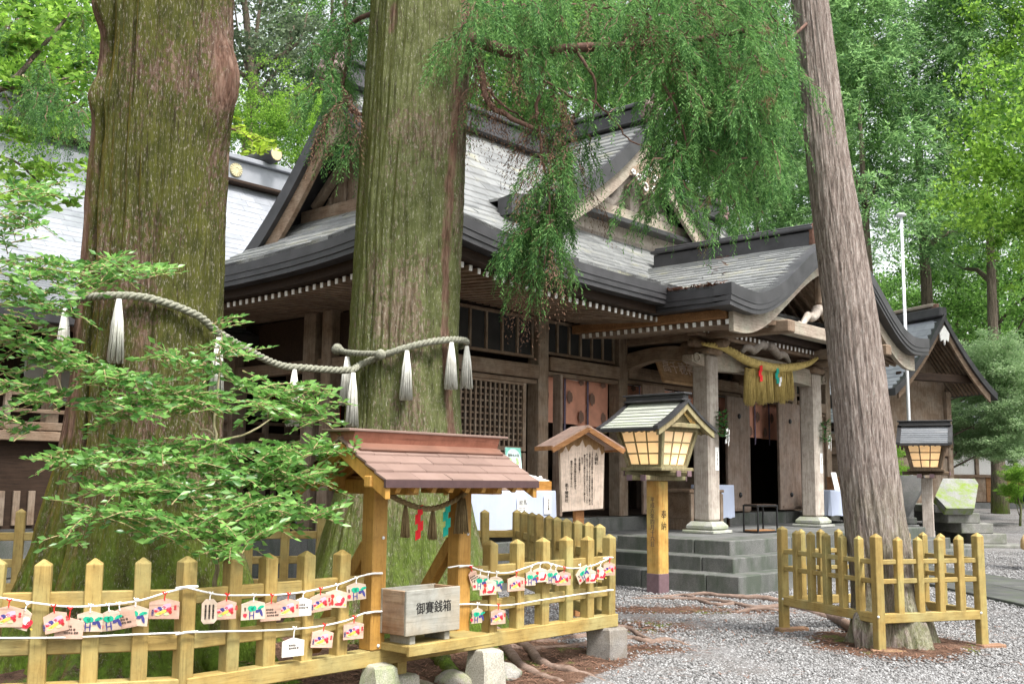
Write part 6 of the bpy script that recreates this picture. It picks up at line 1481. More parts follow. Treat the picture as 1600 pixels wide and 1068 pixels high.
# dark hollow at the foot of the leaning trunk, surface roots
def root(parent, pts, r0, r1, mat, seed, flat=.6):
    P = smooth_path(pts, 6); R = random.Random(seed); n = len(P)
    q = [p + Vector((R.uniform(-.012, .012), R.uniform(-.012, .012), R.uniform(-.008, .008))) for p in P]
    o = MB().tube(q, [r0 + (r1 - r0) * i / (n - 1) + R.uniform(-.004, .004) for i in range(n)], 9).build('root', mat, parent, True); o.matrix_parent_inverse = Matrix.Translation(-Vector(parent.location)); return o
ROOTM = m_wood('exposed_root_bark', (.13, .085, .065), (.30, .22, .18), 'x', 30, .9, (.2, .14, .11), .5, .5, .15)
def gp_(px, py, dz=0): p = ground_at(px, py); return (p.x, p.y, float(gz(p.x, p.y)) + dz)
root(tr3, [(3.5, 10.2, .1), gp_(1300, 968, .0), gp_(1240, 950, .02), gp_(1180, 950, .01), gp_(1120, 940, .02), gp_(1040, 936, .01), gp_(960, 934, -.02)], .05, .02, ROOTM, 1)
root(tr3, [(3.4, 10.4, .08), gp_(1270, 950, -.01), gp_(1200, 938, .02), gp_(1150, 935, .02), gp_(1090, 930, .02), gp_(1010, 935, -.02)], .055, .02, ROOTM, 2)
root(tr3, [gp_(1250, 958, -.02), gp_(1190, 953, .015), gp_(1150, 957, .01), gp_(1110, 948, -.02)], .03, .014, ROOTM, 3)
root(tr3, [gp_(1160, 944, .0), gp_(1110, 945, .015), gp_(1070, 932, .015), gp_(1010, 931, .0), gp_(965, 930, -.02)], .03, .014, ROOTM, 4)
root(tr2, [(-.3, 9.3, .15), (.2, 9.15, .05), gp_(975, 1000, .0), gp_(1010, 1005, .012), gp_(1045, 1002, .01), gp_(1085, 1010, -.02)], .06, .018, ROOTM, 5)
root(tr2, [(-.2, 9.5, .2), (.3, 9.6, .05), gp_(968, 983, .01), gp_(1000, 995, .012), gp_(1040, 1008, -.02)], .045, .018, ROOTM, 6)
root(tr2, [(-.5, 8.9, .2), gp_(800, 1020, .02), gp_(850, 1046, .01), gp_(905, 1056, .01), gp_(950, 1066, -.02)], .06, .02, ROOTM, 7)
root(tr2, [(-.7, 8.7, .2), gp_(760, 1022, .02), gp_(820, 1052, .0), gp_(880, 1068, -.01)], .06, .03, ROOTM, 8)
root(tr2, [(-.75, 8.9, .3), (-.55, 8.5, .12), (-.4, 8.1, .03), (-.25, 7.8, -.03)], .10, .03, BARK2, 9)
root(tr1, [(-2.3, 7.8, .3), (-1.9, 7.6, .1), (-1.5, 7.7, 0), (-1.1, 7.75, -.04)], .13, .04, BARK1, 10)
root(tr1, [(-2.9, 7.5, .3), (-2.8, 7.0, .08), (-2.6, 6.6, -.03)], .14, .05, BARK1, 11)

# ---------------------------------------------------------------- foliage generators (numpy)
def unit(a): return a / np.maximum(1e-9, np.linalg.norm(a, axis=-1, keepdims=True))
def fronds(O, D, L, K, sl, sw, rs, droop=.5, tipup=.35):
    """cedar sprays: K narrow shoots along a drooping axis. O, D: (n,3); returns quads"""
    n = len(O); t = np.linspace(.08, 1, K)[None, :, None]
    D = unit(D); side = unit(np.cross(D, np.array([0, 0, 1.0])) + 1e-6)
    ax = O[:, None] + D[:, None] * (L[:, None, None] * t) + np.array([0, 0, -1.0]) * (droop * L[:, None, None] * t * t)
    tan = unit(D[:, None] + np.array([0, 0, -2.0]) * droop * t)
    sgn = np.where(np.arange(K) % 2 == 0, 1.0, -1.0)[None, :, None]
    ang = rs.uniform(-1.2, 1.2, (n, K, 1)); nrm = np.cross(np.broadcast_to(tan, (n, K, 3)), np.broadcast_to(side[:, None], (n, K, 3)))
    lat = side[:, None] * np.cos(ang) * sgn + nrm * np.sin(ang)
    d = unit(tan * 1.0 + lat * rs.uniform(.35, .9, (n, K, 1)) + np.array([0, 0, tipup]) * rs.rand(n, K, 1) * .4)
    l = sl * (1.15 - .55 * t) * rs.uniform(.7, 1.25, (n, K, 1)); w = unit(np.cross(d, rs.normal(size=(n, K, 3)))) * sw
    tip = ax + d * l + np.array([0, 0, tipup]) * l * .35
    m_ = ax + d * l * .55
    V = np.stack([ax - w * .25, m_ - w, tip, m_ + w], 2).reshape(-1, 3)
    return V
def leafquads(C, size, rs, up=.6, asp=.5):
    n = len(C); nrm = unit(rs.normal(size=(n, 3)) * (1 - up) + np.array([0, 0, 1.0]) * up + rs.normal(size=(n, 3)) * .25)
    d = unit(np.cross(nrm, rs.normal(size=(n, 3)))); s = np.cross(nrm, d); z = (size * rs.uniform(.65, 1.3, n))[:, None]
    return np.stack([C - d * z * .5, C + s * z * asp * .5 - d * z * .05, C + d * z * .5, C - s * z * asp * .5 - d * z * .05], 1).reshape(-1, 3)
def quads(n): return np.arange(n * 4).reshape(-1, 4)
CEDAR = m_leaf('cedar_foliage', (.028, .095, .028), (.185, .365, .105), .45, .6, .2, 2.2, (.16, .09, .055), -.08)
CEDAR_DEAD = m_plain('dead_brown_cedar_spray', (.13, .075, .05), .9, .1, .4, 8)
TWIG = m_wood('reddish_twig_bark', (.09, .05, .04), (.22, .13, .10), 'z', 30, .9, None, 0, .4)
def blob_sample(blobs, n, rs):
    w = np.array([b[4] for b in blobs], float); idx = rs.choice(len(blobs), n, p=w / w.sum()); B = np.array([b[:4] for b in blobs])[idx]
    return B[:, 0] + B[:, 2] * rs.normal(size=n) * .62, B[:, 1] + B[:, 3] * rs.normal(size=n) * .62
def px_to_world(x, y, Y):
    d = np.array(Fw)[None] + np.outer((x - PCX) / FPX, np.array(Rt)) - np.outer((y - PCY) / FPX, np.array(Up)); return np.array(CAM)[None] + d * (Y / d[:, 1])[:, None]
rs = np.random.RandomState(21)
def hang_cluster(parent, blobs, n, dep, mat, name, L=(.14, .30), K=24, sl=.062, sw=.0052, droop=.75, down=.5, clump=13, twig=(.35, .75), seed=None):
    """twigs that arch outwards and hang; cord-like sprays hang from each of them"""
    m = n // clump; x, y = blob_sample(blobs, m, rs); Y = rs.uniform(dep[0], dep[1], m); base = px_to_world(x, y, Y)
    az = rs.uniform(0, 6.283, m); dr = np.stack([np.cos(az), np.sin(az), np.zeros(m)], 1); Lt = rs.uniform(twig[0], twig[1], m)
    tt = np.linspace(.12, 1, clump)[None, :, None]; dn = np.array([0, 0, -1.0])
    P = base[:, None] + dr[:, None] * (Lt[:, None, None] * .62 * tt) + dn * (Lt[:, None, None] * .72 * tt ** 1.8) + rs.normal(size=(m, clump, 3)) * .012
    tan = unit(dr[:, None] * .62 + dn * 1.3 * tt ** .8); sd = unit(np.cross(dr, [0, 0, 1.0]))[:, None] * np.where(np.arange(clump) % 2, 1, -1)[None, :, None]
    D = (tan + sd * rs.uniform(.3, 1.0, (m, clump, 1)) + dn * down * rs.uniform(.2, 1.2, (m, clump, 1)) + rs.normal(size=(m, clump, 3)) * .22).reshape(-1, 3)
    V = fronds(P.reshape(-1, 3), D, rs.uniform(L[0], L[1], m * clump) * np.tile(np.linspace(1.15, .75, clump), m), K, sl, sw, rs, droop, .2)
    o = np_mesh(name, V, quads(len(V) // 4), mat, False, parent); o.matrix_parent_inverse = Matrix.Translation(-Vector(parent.location))
    tq = []                                     # the twigs themselves
    Q = np.concatenate([base[:, None], P], 1)
    for k in range(clump):
        a_, b_ = Q[:, k], Q[:, k + 1]; w = unit(np.cross(b_ - a_, rs.normal(size=(m, 3)))) * (.0065 * (1 - .6 * k / clump)); tq.append(np.stack([a_ - w, a_ + w, b_ + w, b_ - w], 1).reshape(-1, 3))
    tv = np.concatenate(tq); t_ = np_mesh('twigs', tv, quads(len(tv) // 4), TWIG, False, parent); t_.matrix_parent_inverse = o.matrix_parent_inverse.copy(); t_['kind'] = 'stuff'
    return o
big = [(1060, 60, 50, 60, 1.2), (1120, 40, 60, 60, 1.5), (1190, 60, 45, 70, 1.5), (1205, 150, 36, 60, 1.1), (1150, 150, 50, 70, 1.5), (1090, 150, 40, 60, 1.1), (1095, 230, 30, 50, .7), (1130, 250, 50, 50, 1.2), (1190, 250, 34, 45, .8), (1075, 300, 18, 30, .25), (1170, 300, 30, 26, .35), (1000, 80, 40, 40, .6), (950, 50, 50, 45, .9), (880, 30, 60, 35, .9), (800, 40, 50, 40, .8), (750, 40, 30, 40, .5), (930, 110, 36, 26, .3), (830, 120, 50, 40, .5), (760, 130, 30, 50, .4)]
tail = [(870, 220, 26, 36, .4), (885, 290, 34, 32, .6), (860, 350, 40, 30, .7), (905, 320, 26, 30, .4), (850, 400, 36, 24, .8), (835, 440, 30, 26, .8), (850, 480, 20, 18, .4), (870, 430, 24, 24, .4)]
leftb = [(530, 195, 32, 40, 1.0), (545, 250, 26, 26, .7), (515, 150, 26, 34, .5), (545, 90, 26, 50, .5), (560, 20, 30, 40, .5), (640, -30, 80, 20, .6)]
up_ = lambda bl, d: [(x - (22 if x > 1020 else 0), y - d, w * .92, h, k) for x, y, w, h, k in bl]
hang_cluster(tr2, up_(big, 45), 4600, (8.6, 10.2), CEDAR, 'branch_foliage'); hang_cluster(tr2, up_(tail, 95), 780, (8.8, 9.6), CEDAR, 'branch_foliage', twig=(.25, .5)); hang_cluster(tr2, up_(leftb, 60), 560, (9.4, 10.2), CEDAR, 'branch_foliage', twig=(.25, .5))
dead = [(740, 190, 20, 40, .5), (860, 250, 30, 50, 1), (885, 350, 36, 22, 1), (855, 500, 26, 26, .9), (1010, 120, 20, 30, .5), (950, 90, 30, 26, .5), (760, 240, 18, 40, .4), (1095, 170, 20, 40, .4), (820, 180, 30, 30, .5), (540, 240, 20, 30, .5), (1120, 30, 30, 30, .4)]
hang_cluster(tr2, up_(dead, 85), 620, (8.7, 9.7), CEDAR_DEAD, 'dead_spray', (.16, .32), 14, .05, .0042, 1.0, 1.2, twig=(.25, .5))
def pxbranch(parent, pts, r0, r1, mat=TWIG, name='branch', n=7):
    P = smooth_path([at(*p) for p in pts], 5); m = len(P); R = random.Random(len(pts) * 13 + int(pts[0][0])); P = [p + Vector((R.uniform(-.01, .01),) * 3) for p in P]
    o = MB().tube(P, [r0 + (r1 - r0) * i / (m - 1) for i in range(m)], n).build(name, mat, parent, True); o.matrix_parent_inverse = Matrix.Translation(-Vector(parent.location)); return o
for pts, r0, r1 in [([(728, 55, 9.5), (760, 70, 9.3), (820, 85, 9.1), (900, 75, 9.0), (1000, 70, 9.0), (1100, 60, 9.1), (1200, 40, 9.2)], .07, .02), ([(738, 60, 9.5), (752, 110, 9.3), (765, 160, 9.2), (800, 185, 9.1), (840, 205, 9.1)], .035, .02), ([(840, 90, 9.1), (850, 130, 9.1), (838, 165, 9.1), (842, 200, 9.1), (850, 260, 9.1), (858, 330, 9.1), (850, 420, 9.1)], .022, .008), ([(760, 140, 9.2), (790, 165, 9.2), (835, 200, 9.2)], .014, .008),
                    ([(850, 125, 9.0), (890, 150, 9.0), (930, 160, 9.0), (960, 190, 9.0), (985, 220, 9.0), (1020, 232, 9.0)], .012, .006), ([(1000, 70, 9.0), (1030, 120, 9.0), (1060, 180, 9.0), (1080, 250, 9.0)], .02, .006), ([(1100, 60, 9.1), (1140, 120, 9.1), (1170, 200, 9.1)], .02, .006), ([(900, 75, 9.0), (930, 130, 9.0), (925, 190, 9.0)], .018, .006), ([(565, 180, 9.8), (545, 165, 9.9), (535, 130, 9.9), (545, 80, 9.9), (540, 0, 9.9)], .02, .02), ([(590, 20, 9.6), (560, 30, 9.8), (530, 60, 9.9), (515, 120, 9.9)], .03, .01),
                    ([(1280, 20, 10), (1235, 60, 9.7), (1200, 90, 9.5)], .02, .008), ([(728, 60, 9.45), (740, 100, 9.4), (745, 140, 9.3), (750, 135, 9.3)], .012, .005)]: pxbranch(tr2, pts, r0, r1)

# ---------------------------------------------------------------- evergreen shrub in front of the left trunk
LEAFS = m_leaf('glossy_shrub_leaf', (.06, .18, .035), (.25, .47, .115), .45, .32, .55, 2.0, (.42, .40, .05), -.62)
def leaf5(C, d, nrm, L, asp, fold=.16):
    s = np.cross(nrm, d); L = L[:, None]; mid = C + d * L * .45 - nrm * L * fold * .3; tip = C + d * L - nrm * L * .12
    l = C + d * L * .42 + s * L * asp * .5 + nrm * L * fold * .3; r = C + d * L * .42 - s * L * asp * .5 + nrm * L * fold * .3
    V = np.stack([C, l, tip, r, mid], 1).reshape(-1, 3); b = np.arange(len(C))[:, None, None] * 5
    return V, (b + np.array([(0, 4, 1), (0, 3, 4), (4, 2, 1), (4, 3, 2)])[None]).reshape(-1, 3)
def sprays(parent, lst, mat, name, leaf=.066, asp=.46, seed=4, stem=True, perleaf=10):
    R = np.random.RandomState(seed); Vs, Fs, o = [], [], 0; st_ = MB()
    for (px, py, w, h, n, Y) in lst:
        k = max(1, int(n / perleaf))
        for _ in range(k):
            x = px + R.normal() * w * .5; y = py + R.normal() * h * .5; y0 = Y + R.normal() * .12
            c = np.array(at(x, y, y0)); az = R.uniform(0, 6.283) if R.rand() < .45 else (R.normal() * .6 + (0 if x >= px else math.pi)); L = R.uniform(.14, .28)
            dv = np.array([math.cos(az), math.sin(az) * .8, R.uniform(-.35, .75)]); dv /= np.linalg.norm(dv)
            t = np.linspace(0, 1, perleaf); P = c + dv * L * (t[:, None] - .3) + np.array([0, 0, -.05]) * t[:, None] ** 2
            if stem: st_.tube([P[0], P[perleaf // 2], P[-1]], [.0042, .003, .0015], 4)
            side = np.cross(dv, [0, 0, 1.0]); side /= np.linalg.norm(side); sg = np.where(np.arange(perleaf) % 2, 1, -1)[:, None]
            d = unit(dv * R.uniform(.4, .9, (perleaf, 1)) + side * sg * R.uniform(.5, 1.0, (perleaf, 1)) + np.array([0, 0, 1.0]) * R.uniform(-.25, .35, (perleaf, 1)))
            d[-1] = dv
            nr_ = unit(np.array([.1, -.55, .7]) + R.normal(size=(perleaf, 3)) * .75); nr_ = unit(nr_ - d * (nr_ * d).sum(1, keepdims=True))
            V, F = leaf5(P, d, nr_, leaf * R.uniform(.65, 1.2, perleaf), asp); Vs.append(V); Fs.append(F + o); o += len(V)
    ob = np_mesh(name, np.concatenate(Vs), np.concatenate(Fs), mat, False, parent); ob.matrix_parent_inverse = Matrix.Translation(-Vector(parent.location))
    if stem and st_.v: s_ = st_.build('twigs', m_wood('pale_twig', (.22, .17, .08), (.40, .32, .17), 'z', 20), parent); s_['kind'] = 'stuff'; s_.matrix_parent_inverse = Matrix.Translation(-Vector(parent.location))
    return ob
sbp = at(338, 905, 6.75)
sh_ = thing('evergreen_shrub', 'glossy green shrub growing in front of the left trunk behind the fence', 'shrub', (sbp.x, sbp.y, 0))
SL = [(150, 415, 60, 14, 150, 6.9), (215, 420, 40, 14, 90, 6.9), (130, 440, 60, 18, 110, 6.8), (60, 420, 40, 30, 110, 6.7), (30, 350, 36, 30, 100, 6.7), (60, 470, 50, 24, 110, 6.6), (40, 530, 44, 26, 130, 6.6), (90, 560, 44, 22, 110, 6.6), (30, 600, 34, 26, 90, 6.5), (80, 620, 36, 20, 70, 6.5), (20, 660, 26, 16, 40, 6.5), (140, 570, 40, 16, 60, 6.7), (40, 300, 34, 24, 70, 6.8), (10, 440, 24, 50, 80, 6.6),
      (200, 590, 60, 16, 150, 6.7), (250, 620, 60, 18, 190, 6.7), (190, 640, 50, 18, 150, 6.6), (300, 625, 44, 16, 120, 6.7), (330, 570, 24, 24, 70, 6.8), (345, 520, 14, 26, 36, 6.9), (360, 545, 34, 16, 60, 6.9), (280, 560, 40, 12, 60, 6.8), (390, 600, 30, 14, 50, 6.9), (400, 630, 34, 12, 60, 6.8), (455, 610, 36, 14, 120, 7.0), (475, 635, 34, 14, 120, 7.0), (440, 640, 24, 12, 60, 7.0), (500, 650, 20, 8, 30, 7.0),
      (110, 720, 44, 10, 80, 6.5), (170, 715, 50, 14, 110, 6.5), (240, 700, 50, 18, 150, 6.6), (300, 720, 50, 20, 170, 6.6), (350, 700, 40, 16, 110, 6.7), (410, 710, 46, 14, 140, 6.8), (470, 700, 40, 16, 140, 6.8), (520, 705, 24, 12, 70, 6.9), (430, 745, 46, 14, 150, 6.7), (490, 745, 34, 14, 110, 6.8), (370, 745, 44, 14, 130, 6.6), (300, 770, 50, 16, 150, 6.5), (240, 755, 46, 14, 110, 6.5), (180, 760, 40, 12, 80, 6.4), (380, 790, 50, 14, 150, 6.5), (440, 790, 40, 14, 120, 6.6), (490, 800, 26, 14, 60, 6.7),
      (150, 800, 50, 12, 80, 6.3), (230, 800, 44, 14, 100, 6.3), (310, 815, 50, 16, 150, 6.3), (370, 830, 40, 16, 120, 6.35), (420, 815, 36, 12, 90, 6.5), (345, 865, 24, 14, 60, 6.25), (260, 830, 40, 10, 60, 6.3), (130, 830, 30, 10, 36, 6.3)]
sprays(sh_, [(x, y, w, h, n * (2.3 if x < 120 else 1.75), Y) for x, y, w, h, n, Y in SL], LEAFS, 'leaves')
STEM = m_wood('pale_shrub_stem', (.25, .21, .12), (.42, .37, .24), 'z', 20)
for pts, r0, r1 in [([(336, 920, 6.75), (338, 850, 6.72), (338, 760, 6.7), (335, 680, 6.75), (342, 600, 6.8), (345, 520, 6.9)], .016, .005), ([(338, 760, 6.7), (300, 735, 6.7), (250, 725, 6.6), (190, 720, 6.5)], .010, .004), ([(337, 690, 6.75), (390, 675, 6.8), (430, 650, 6.9), (470, 630, 7.0)], .009, .003), ([(335, 680, 6.75), (300, 660, 6.7), (250, 630, 6.7)], .009, .003), ([(338, 830, 6.7), (300, 815, 6.5), (240, 810, 6.35), (160, 805, 6.3)], .009, .003), ([(338, 800, 6.7), (390, 770, 6.75), (450, 755, 6.8), (520, 710, 6.9)], .009, .003), ([(338, 850, 6.7), (370, 835, 6.4), (400, 820, 6.4)], .008, .003), ([(-30, 520, 6.6), (30, 540, 6.6), (70, 560, 6.6), (100, 620, 6.55)], .012, .004), ([(-30, 400, 6.8), (40, 415, 6.75), (110, 425, 6.8), (215, 420, 6.9)], .012, .004), ([(-30, 330, 6.8), (20, 340, 6.7), (60, 360, 6.7)], .009, .004)]:
    pxbranch(sh_, pts, r0, r1, STEM, 'stem')

# ---------------------------------------------------------------- background trees
def crown_broad(seed, rx, ry, rz, clumps, per, size, up=.35):
    R = np.random.RandomState(seed); u_ = unit(R.normal(size=(clumps, 3))); q = R.uniform(.35, 1, clumps) ** .6
    c = u_ * q[:, None] * np.array([rx, ry, rz]) * (1 + .25 * R.normal(size=(clumps, 1)))
    cr = R.uniform(.55, 1.15, clumps) * (rx / 3.2)
    C = np.repeat(c, per, 0) + R.normal(size=(clumps * per, 3)) * np.repeat(cr, per)[:, None] * np.array([.44, .44, .24])
    V = leafquads(C, size, R, up, .6); return V, c
def crown_cedar(seed, H, Rb, nb, K=13):
    R = np.random.RandomState(seed); h = R.uniform(0, 1, nb) ** .8; rad = Rb * (1 - h) ** .75 + .25; az = R.uniform(0, 6.283, nb); O, D, = [], []
    for i in range(nb):
        m = 9 + int(7 * (1 - h[i])); t = R.uniform(.25, 1, m); b = np.array([math.cos(az[i]), math.sin(az[i]), 0.0])
        o = b * (rad[i] * t)[:, None] + np.array([0, 0, 1.0]) * (h[i] * H - .16 * rad[i] * t ** 2 + .1 * t)[:, None] + R.normal(size=(m, 3)) * .16
        O.append(o); D.append(b * .8 + R.normal(size=(m, 3)) * .55 + np.array([0, 0, -.35]))
    O = np.concatenate(O); D = np.concatenate(D); return fronds(O, D, R.uniform(.35, .75, len(O)), K, .22, .020, R, .45, .4)
LF_A = m_leaf('forest_leaf_mid', (.028, .08, .02), (.24, .44, .10), .6, .55, .25, .5)
LF_B = m_leaf('forest_leaf_bright', (.05, .14, .02), (.32, .52, .08), .6, .55, .2, .5)
LF_C = m_leaf('forest_leaf_greyish', (.05, .08, .045), (.19, .25, .14), .45, .55, .25, .6)
LF_D = m_leaf('forest_cedar_green', (.024, .075, .024), (.23, .43, .11), .6, .6, .2, .4, (.14, .10, .06), -.15)
LF_E = m_leaf('bluish_cedar_green', (.045, .12, .045), (.31, .51, .19), .6, .6, .2, .5, (.16, .11, .07), -.2)
LF_S = m_leaf('pale_shrub_green', (.19, .31, .14), (.42, .56, .30), .5, .45, .4, 1.0)
TRK = m_bark('forest_bark', (.10, .08, .06), (.22, .18, .14), (.05, .06, .03), (.12, .13, .07), .3)
def trunk_mesh(seed, H, r, bend=.6, limbs=7, lean=0.0, R0=3.0):
    R = random.Random(seed); mb = MB(); pts = [(lean * H * t + bend * math.sin(3 * t + seed) * t, bend * .6 * math.sin(2.3 * t + seed * 2) * t, H * t) for t in [i / 10 for i in range(11)]]
    mb.tube(pts, [r * (1.25 if i == 0 else 1) * (1 - .75 * i / 10) for i in range(11)], 10)
    for k in range(limbs):
        t = R.uniform(.45, .95); i = min(9, int(t * 10)); p = Vector(pts[i]); a = R.uniform(0, 6.28); L = R.uniform(.6, 1.1) * R0
        q = [p + Vector((math.cos(a) * L * s, math.sin(a) * L * s, L * .45 * s + .25 * math.sin(s * 4 + k))) for s in (0, .3, .6, 1)]
        mb.tube(q, [r * .35, r * .26, r * .17, r * .05], 6)
    return mb
PROTO = {}
def proto(key, fn): 
    if key not in PROTO: PROTO[key] = fn()
    return PROTO[key]
def bgtree(label, px, py, Y, kind, scale, trunk_h, rz=0.0, mat=None, group='trees behind the shrine buildings', squash=1.0, name=None, tx=0.0):
    """crown centre seen at (px, py) at distance Y; the trunk stands on the ground below it"""
    c = at(px, py, Y); g = float(gz(c.x, c.y)); t = thing(name or ('cedar_tree' if kind == 'cedar' else 'broadleaf_tree'), label, 'tree', (c.x, c.y, g), rz, group)
    if kind == 'cedar': me = proto(('c', mat.name), lambda: np_mesh('crown', *(lambda V: (V, quads(len(V) // 4)))(crown_cedar(5, 9.0, 3.0, 240)), mat, link=False)); z0 = c.z - g - 4.5 * scale
    else: me = proto((kind, mat.name), lambda: np_mesh('crown', *(lambda V: (V, quads(len(V) // 4)))(crown_broad({'a': 3, 'b': 8, 's': 12}[kind], *{'a': (3.4, 3.4, 2.9, 96, 160, .165), 'b': (3.2, 3.2, 3.4, 74, 170, .15), 's': (2.6, 2.6, 1.7, 90, 150, .13)}[kind])[0]), mat, link=False)); z0 = c.z - g
    if tx: t.location.x += tx; t.rotation_euler = (0, 0, 0); MB().tube([(0, 0, z0 * .6), (-tx * .5, 0, z0 * .85), (-tx, 0, z0)], [.1, .07, .03], 7).build('limb', TRK, t, True)
    place('crown', me, t, (-tx, 0, z0), (0, 0, rz), (scale, scale, scale * squash))
    H = max(1.5, (z0 + (4.5 if kind == 'cedar' else 1.2) * scale)); tm = proto(('t', kind, round(trunk_h, 2)), lambda: trunk_mesh(int(trunk_h * 100), 10, .22, .7 if kind != 'cedar' else .15, 9 if kind != 'cedar' else 2).mesh('trunk', TRK, True))
    place('trunk', tm, t, (0, 0, -.1), (0, 0, rz * 2), (max(.6, scale * .9), max(.6, scale * .9), H / 10)); return t
BT = [(60, 120, 26, 'a', 1.0, LF_B, 'bright green leafy tree at the top left corner'), (10, 300, 24, 'b', .55, LF_B, 'bright green tree peeping over the sanctuary roof at the left edge'), (110, -40, 30, 'a', 1.2, LF_A, 'tall green tree whose crown fills the top left'),
      (400, 40, 42, 'b', 1.35, LF_C, 'grey-green tree crown between the two big trunks'), (520, 150, 46, 'b', .9, LF_C, 'grey-green tree behind the hall gable'), (400, 190, 34, 'b', .5, LF_B, 'small bright tree just right of the leftmost trunk'), (490, 215, 36, 'a', .55, LF_B, 'yellow-green low tree behind the sanctuary ridge'), (520, -10, 50, 'cedar', 1.6, LF_D, 'dark cedar towering behind the hall gable'),
      (790, 120, 40, 'a', 1.2, LF_A, 'green tree behind the main ridge next to the middle trunk'), (900, 10, 46, 'b', 1.5, LF_A, 'tall tree behind the dormer gable'), (820, -60, 50, 'cedar', 1.8, LF_D, 'tall cedar behind the main ridge'),
      (1100, 180, 44, 'cedar', 1.35, LF_D, 'cedar rising behind the dormer'), (1180, 270, 40, 'cedar', .95, LF_E, 'bright young cedar right of the ridge ornament'), (1245, 240, 46, 'cedar', 1.15, LF_E, 'second bright cedar behind the porch roof'), (1020, 60, 56, 'a', 1.8, LF_A, 'wide green crown far behind the hall'), (1230, 40, 52, 'cedar', 1.9, LF_D, 'dense cedar behind the leaning trunk'),
      (1350, 150, 36, 'cedar', 1.25, LF_E, 'cedar right of the leaning trunk'), (1430, 30, 40, 'cedar', 1.6, LF_D, 'tall cedar above the flagpole'), (1530, 120, 36, 'cedar', 1.25, LF_E, 'feathery cedar at the upper right'), (1370, 500, 50, 'a', .8, LF_A, 'dense green tree behind the porch gable'), (1480, 455, 46, 'b', .8, LF_A, 'green tree above the small hall'), (1560, 420, 42, 'a', .95, LF_A, 'green tree above the long building'),
      (1660, 230, 26, 'a', .85, LF_B, 'bright maple-like tree at the right edge'), (1650, 20, 34, 'b', .9, LF_B, 'bright tree crown in the upper right corner'), (1590, 330, 30, 'b', .5, LF_B, 'bright green branch mass at the right')]
for i, (px, py, Y, k, sc, mt, lb) in enumerate(BT):
    t_ = bgtree(lb, px, py, Y, k, sc, .3 + .1 * (i % 4), i * 1.37, mt, tx=max(0, (1740 - px) / FPX * Y) if px >= 1585 and Y < 36 else 0.0)
    if i == 3:
        for pts, r0, r1 in [([(428, 300, 41), (426, 200, 41), (418, 160, 41), (400, 140, 41), (399, 110, 41), (425, 92, 41), (447, 82, 41), (458, 40, 41)], .2, .1), ([(396, 300, 41), (394, 150, 41), (388, 60, 41), (380, -20, 41)], .22, .12), ([(447, 82, 41), (470, 60, 41), (480, 20, 41)], .08, .03), ([(426, 180, 41), (450, 168, 41), (480, 172, 41)], .07, .03), ([(400, 130, 41), (385, 110, 41), (380, 80, 41)], .07, .03)]: b_ = pxbranch(t_, pts, r0, r1, TRK, 'limb'); b_.matrix_parent_inverse = t_.matrix_basis.inverted()
fr_ = [(-150, 0, 70), (60, 60, 75), (250, 40, 80), (450, 20, 80), (650, 40, 85), (850, 60, 85), (1050, 40, 85), (1250, 60, 85), (1450, 60, 80), (1650, 60, 75)]
for i, (px, py, Y) in enumerate(fr_): bgtree('far forest tree on the slope behind the shrine, number %d from the left' % (i + 1) if False else ['far tree at the left edge of the forest', 'far tree above the sanctuary roof', 'far tree behind the leftmost trunk', 'far tree behind the gap between the big trunks', 'far tree behind the middle trunk', 'far tree behind the main ridge', 'far tree behind the dormer ridge', 'far tree behind the top of the leaning trunk', 'far tree above the flagpole', 'far tree at the right edge of the forest'][i], px, py + 480, Y, 'a' if i % 2 else 'b', 2.2, .5, i * 2.1, LF_A, 'far forest trees')
# garden tree in front of the long building: one trunk, tiered foliage
def garden_tree(label, px, py, Y, tiers, mat, stem_r=.10, group=None):
    c = at(px, py, Y); g = float(gz(c.x, c.y)); t = thing('garden_tree', label, 'tree', (c.x, c.y, g), 0, group); top = max(at(x, y, Y).z for x, y, s_ in tiers) - g
    me = proto(('s', mat.name), lambda: np_mesh('crown', *(lambda V: (V, quads(len(V) // 4)))(crown_broad(12, 2.6, 2.6, 1.6, 130, 150, .16)[0]), mat, link=False))
    MB().tube([(0, 0, -.1), (.06, 0, top * .35), (-.05, .05, top * .7), (.02, 0, top)], [stem_r * 1.2, stem_r, stem_r * .7, stem_r * .3], 9).build('trunk', TRK, t, True)
    for i, (x, y, s_) in enumerate(tiers):
        q = at(x, y, Y + (i % 3 - 1) * .6) - Vector((c.x, c.y, g)); place('crown', me, t, q, (0, 0, i * 2.1), (s_, s_, s_ * .95))
        MB().tube([(0, 0, max(.3, q.z - .8)), (q.x * .5, q.y * .5, q.z - .35), (q.x, q.y, q.z)], [stem_r * .4, stem_r * .28, stem_r * .12], 6).build('limb', TRK, t, True)
    return t
garden_tree('spreading pale green tree in front of the long building', 1480, 775, 33.0, [(1545, 560, .46), (1590, 590, .46), (1530, 610, .36), (1575, 645, .40), (1490, 650, .24), (1510, 690, .34), (1570, 695, .34), (1460, 660, .16)], LF_S)
garden_tree('small bright maple bush at the right edge by the gravel', 1592, 795, 30, [(1592, 740, .16), (1582, 765, .14), (1598, 775, .14)], LF_B, .03)
garden_tree('small bright bush behind the right lantern', 1392, 770, 24.5, [(1390, 705, .12), (1396, 735, .13)], LF_B, .03)
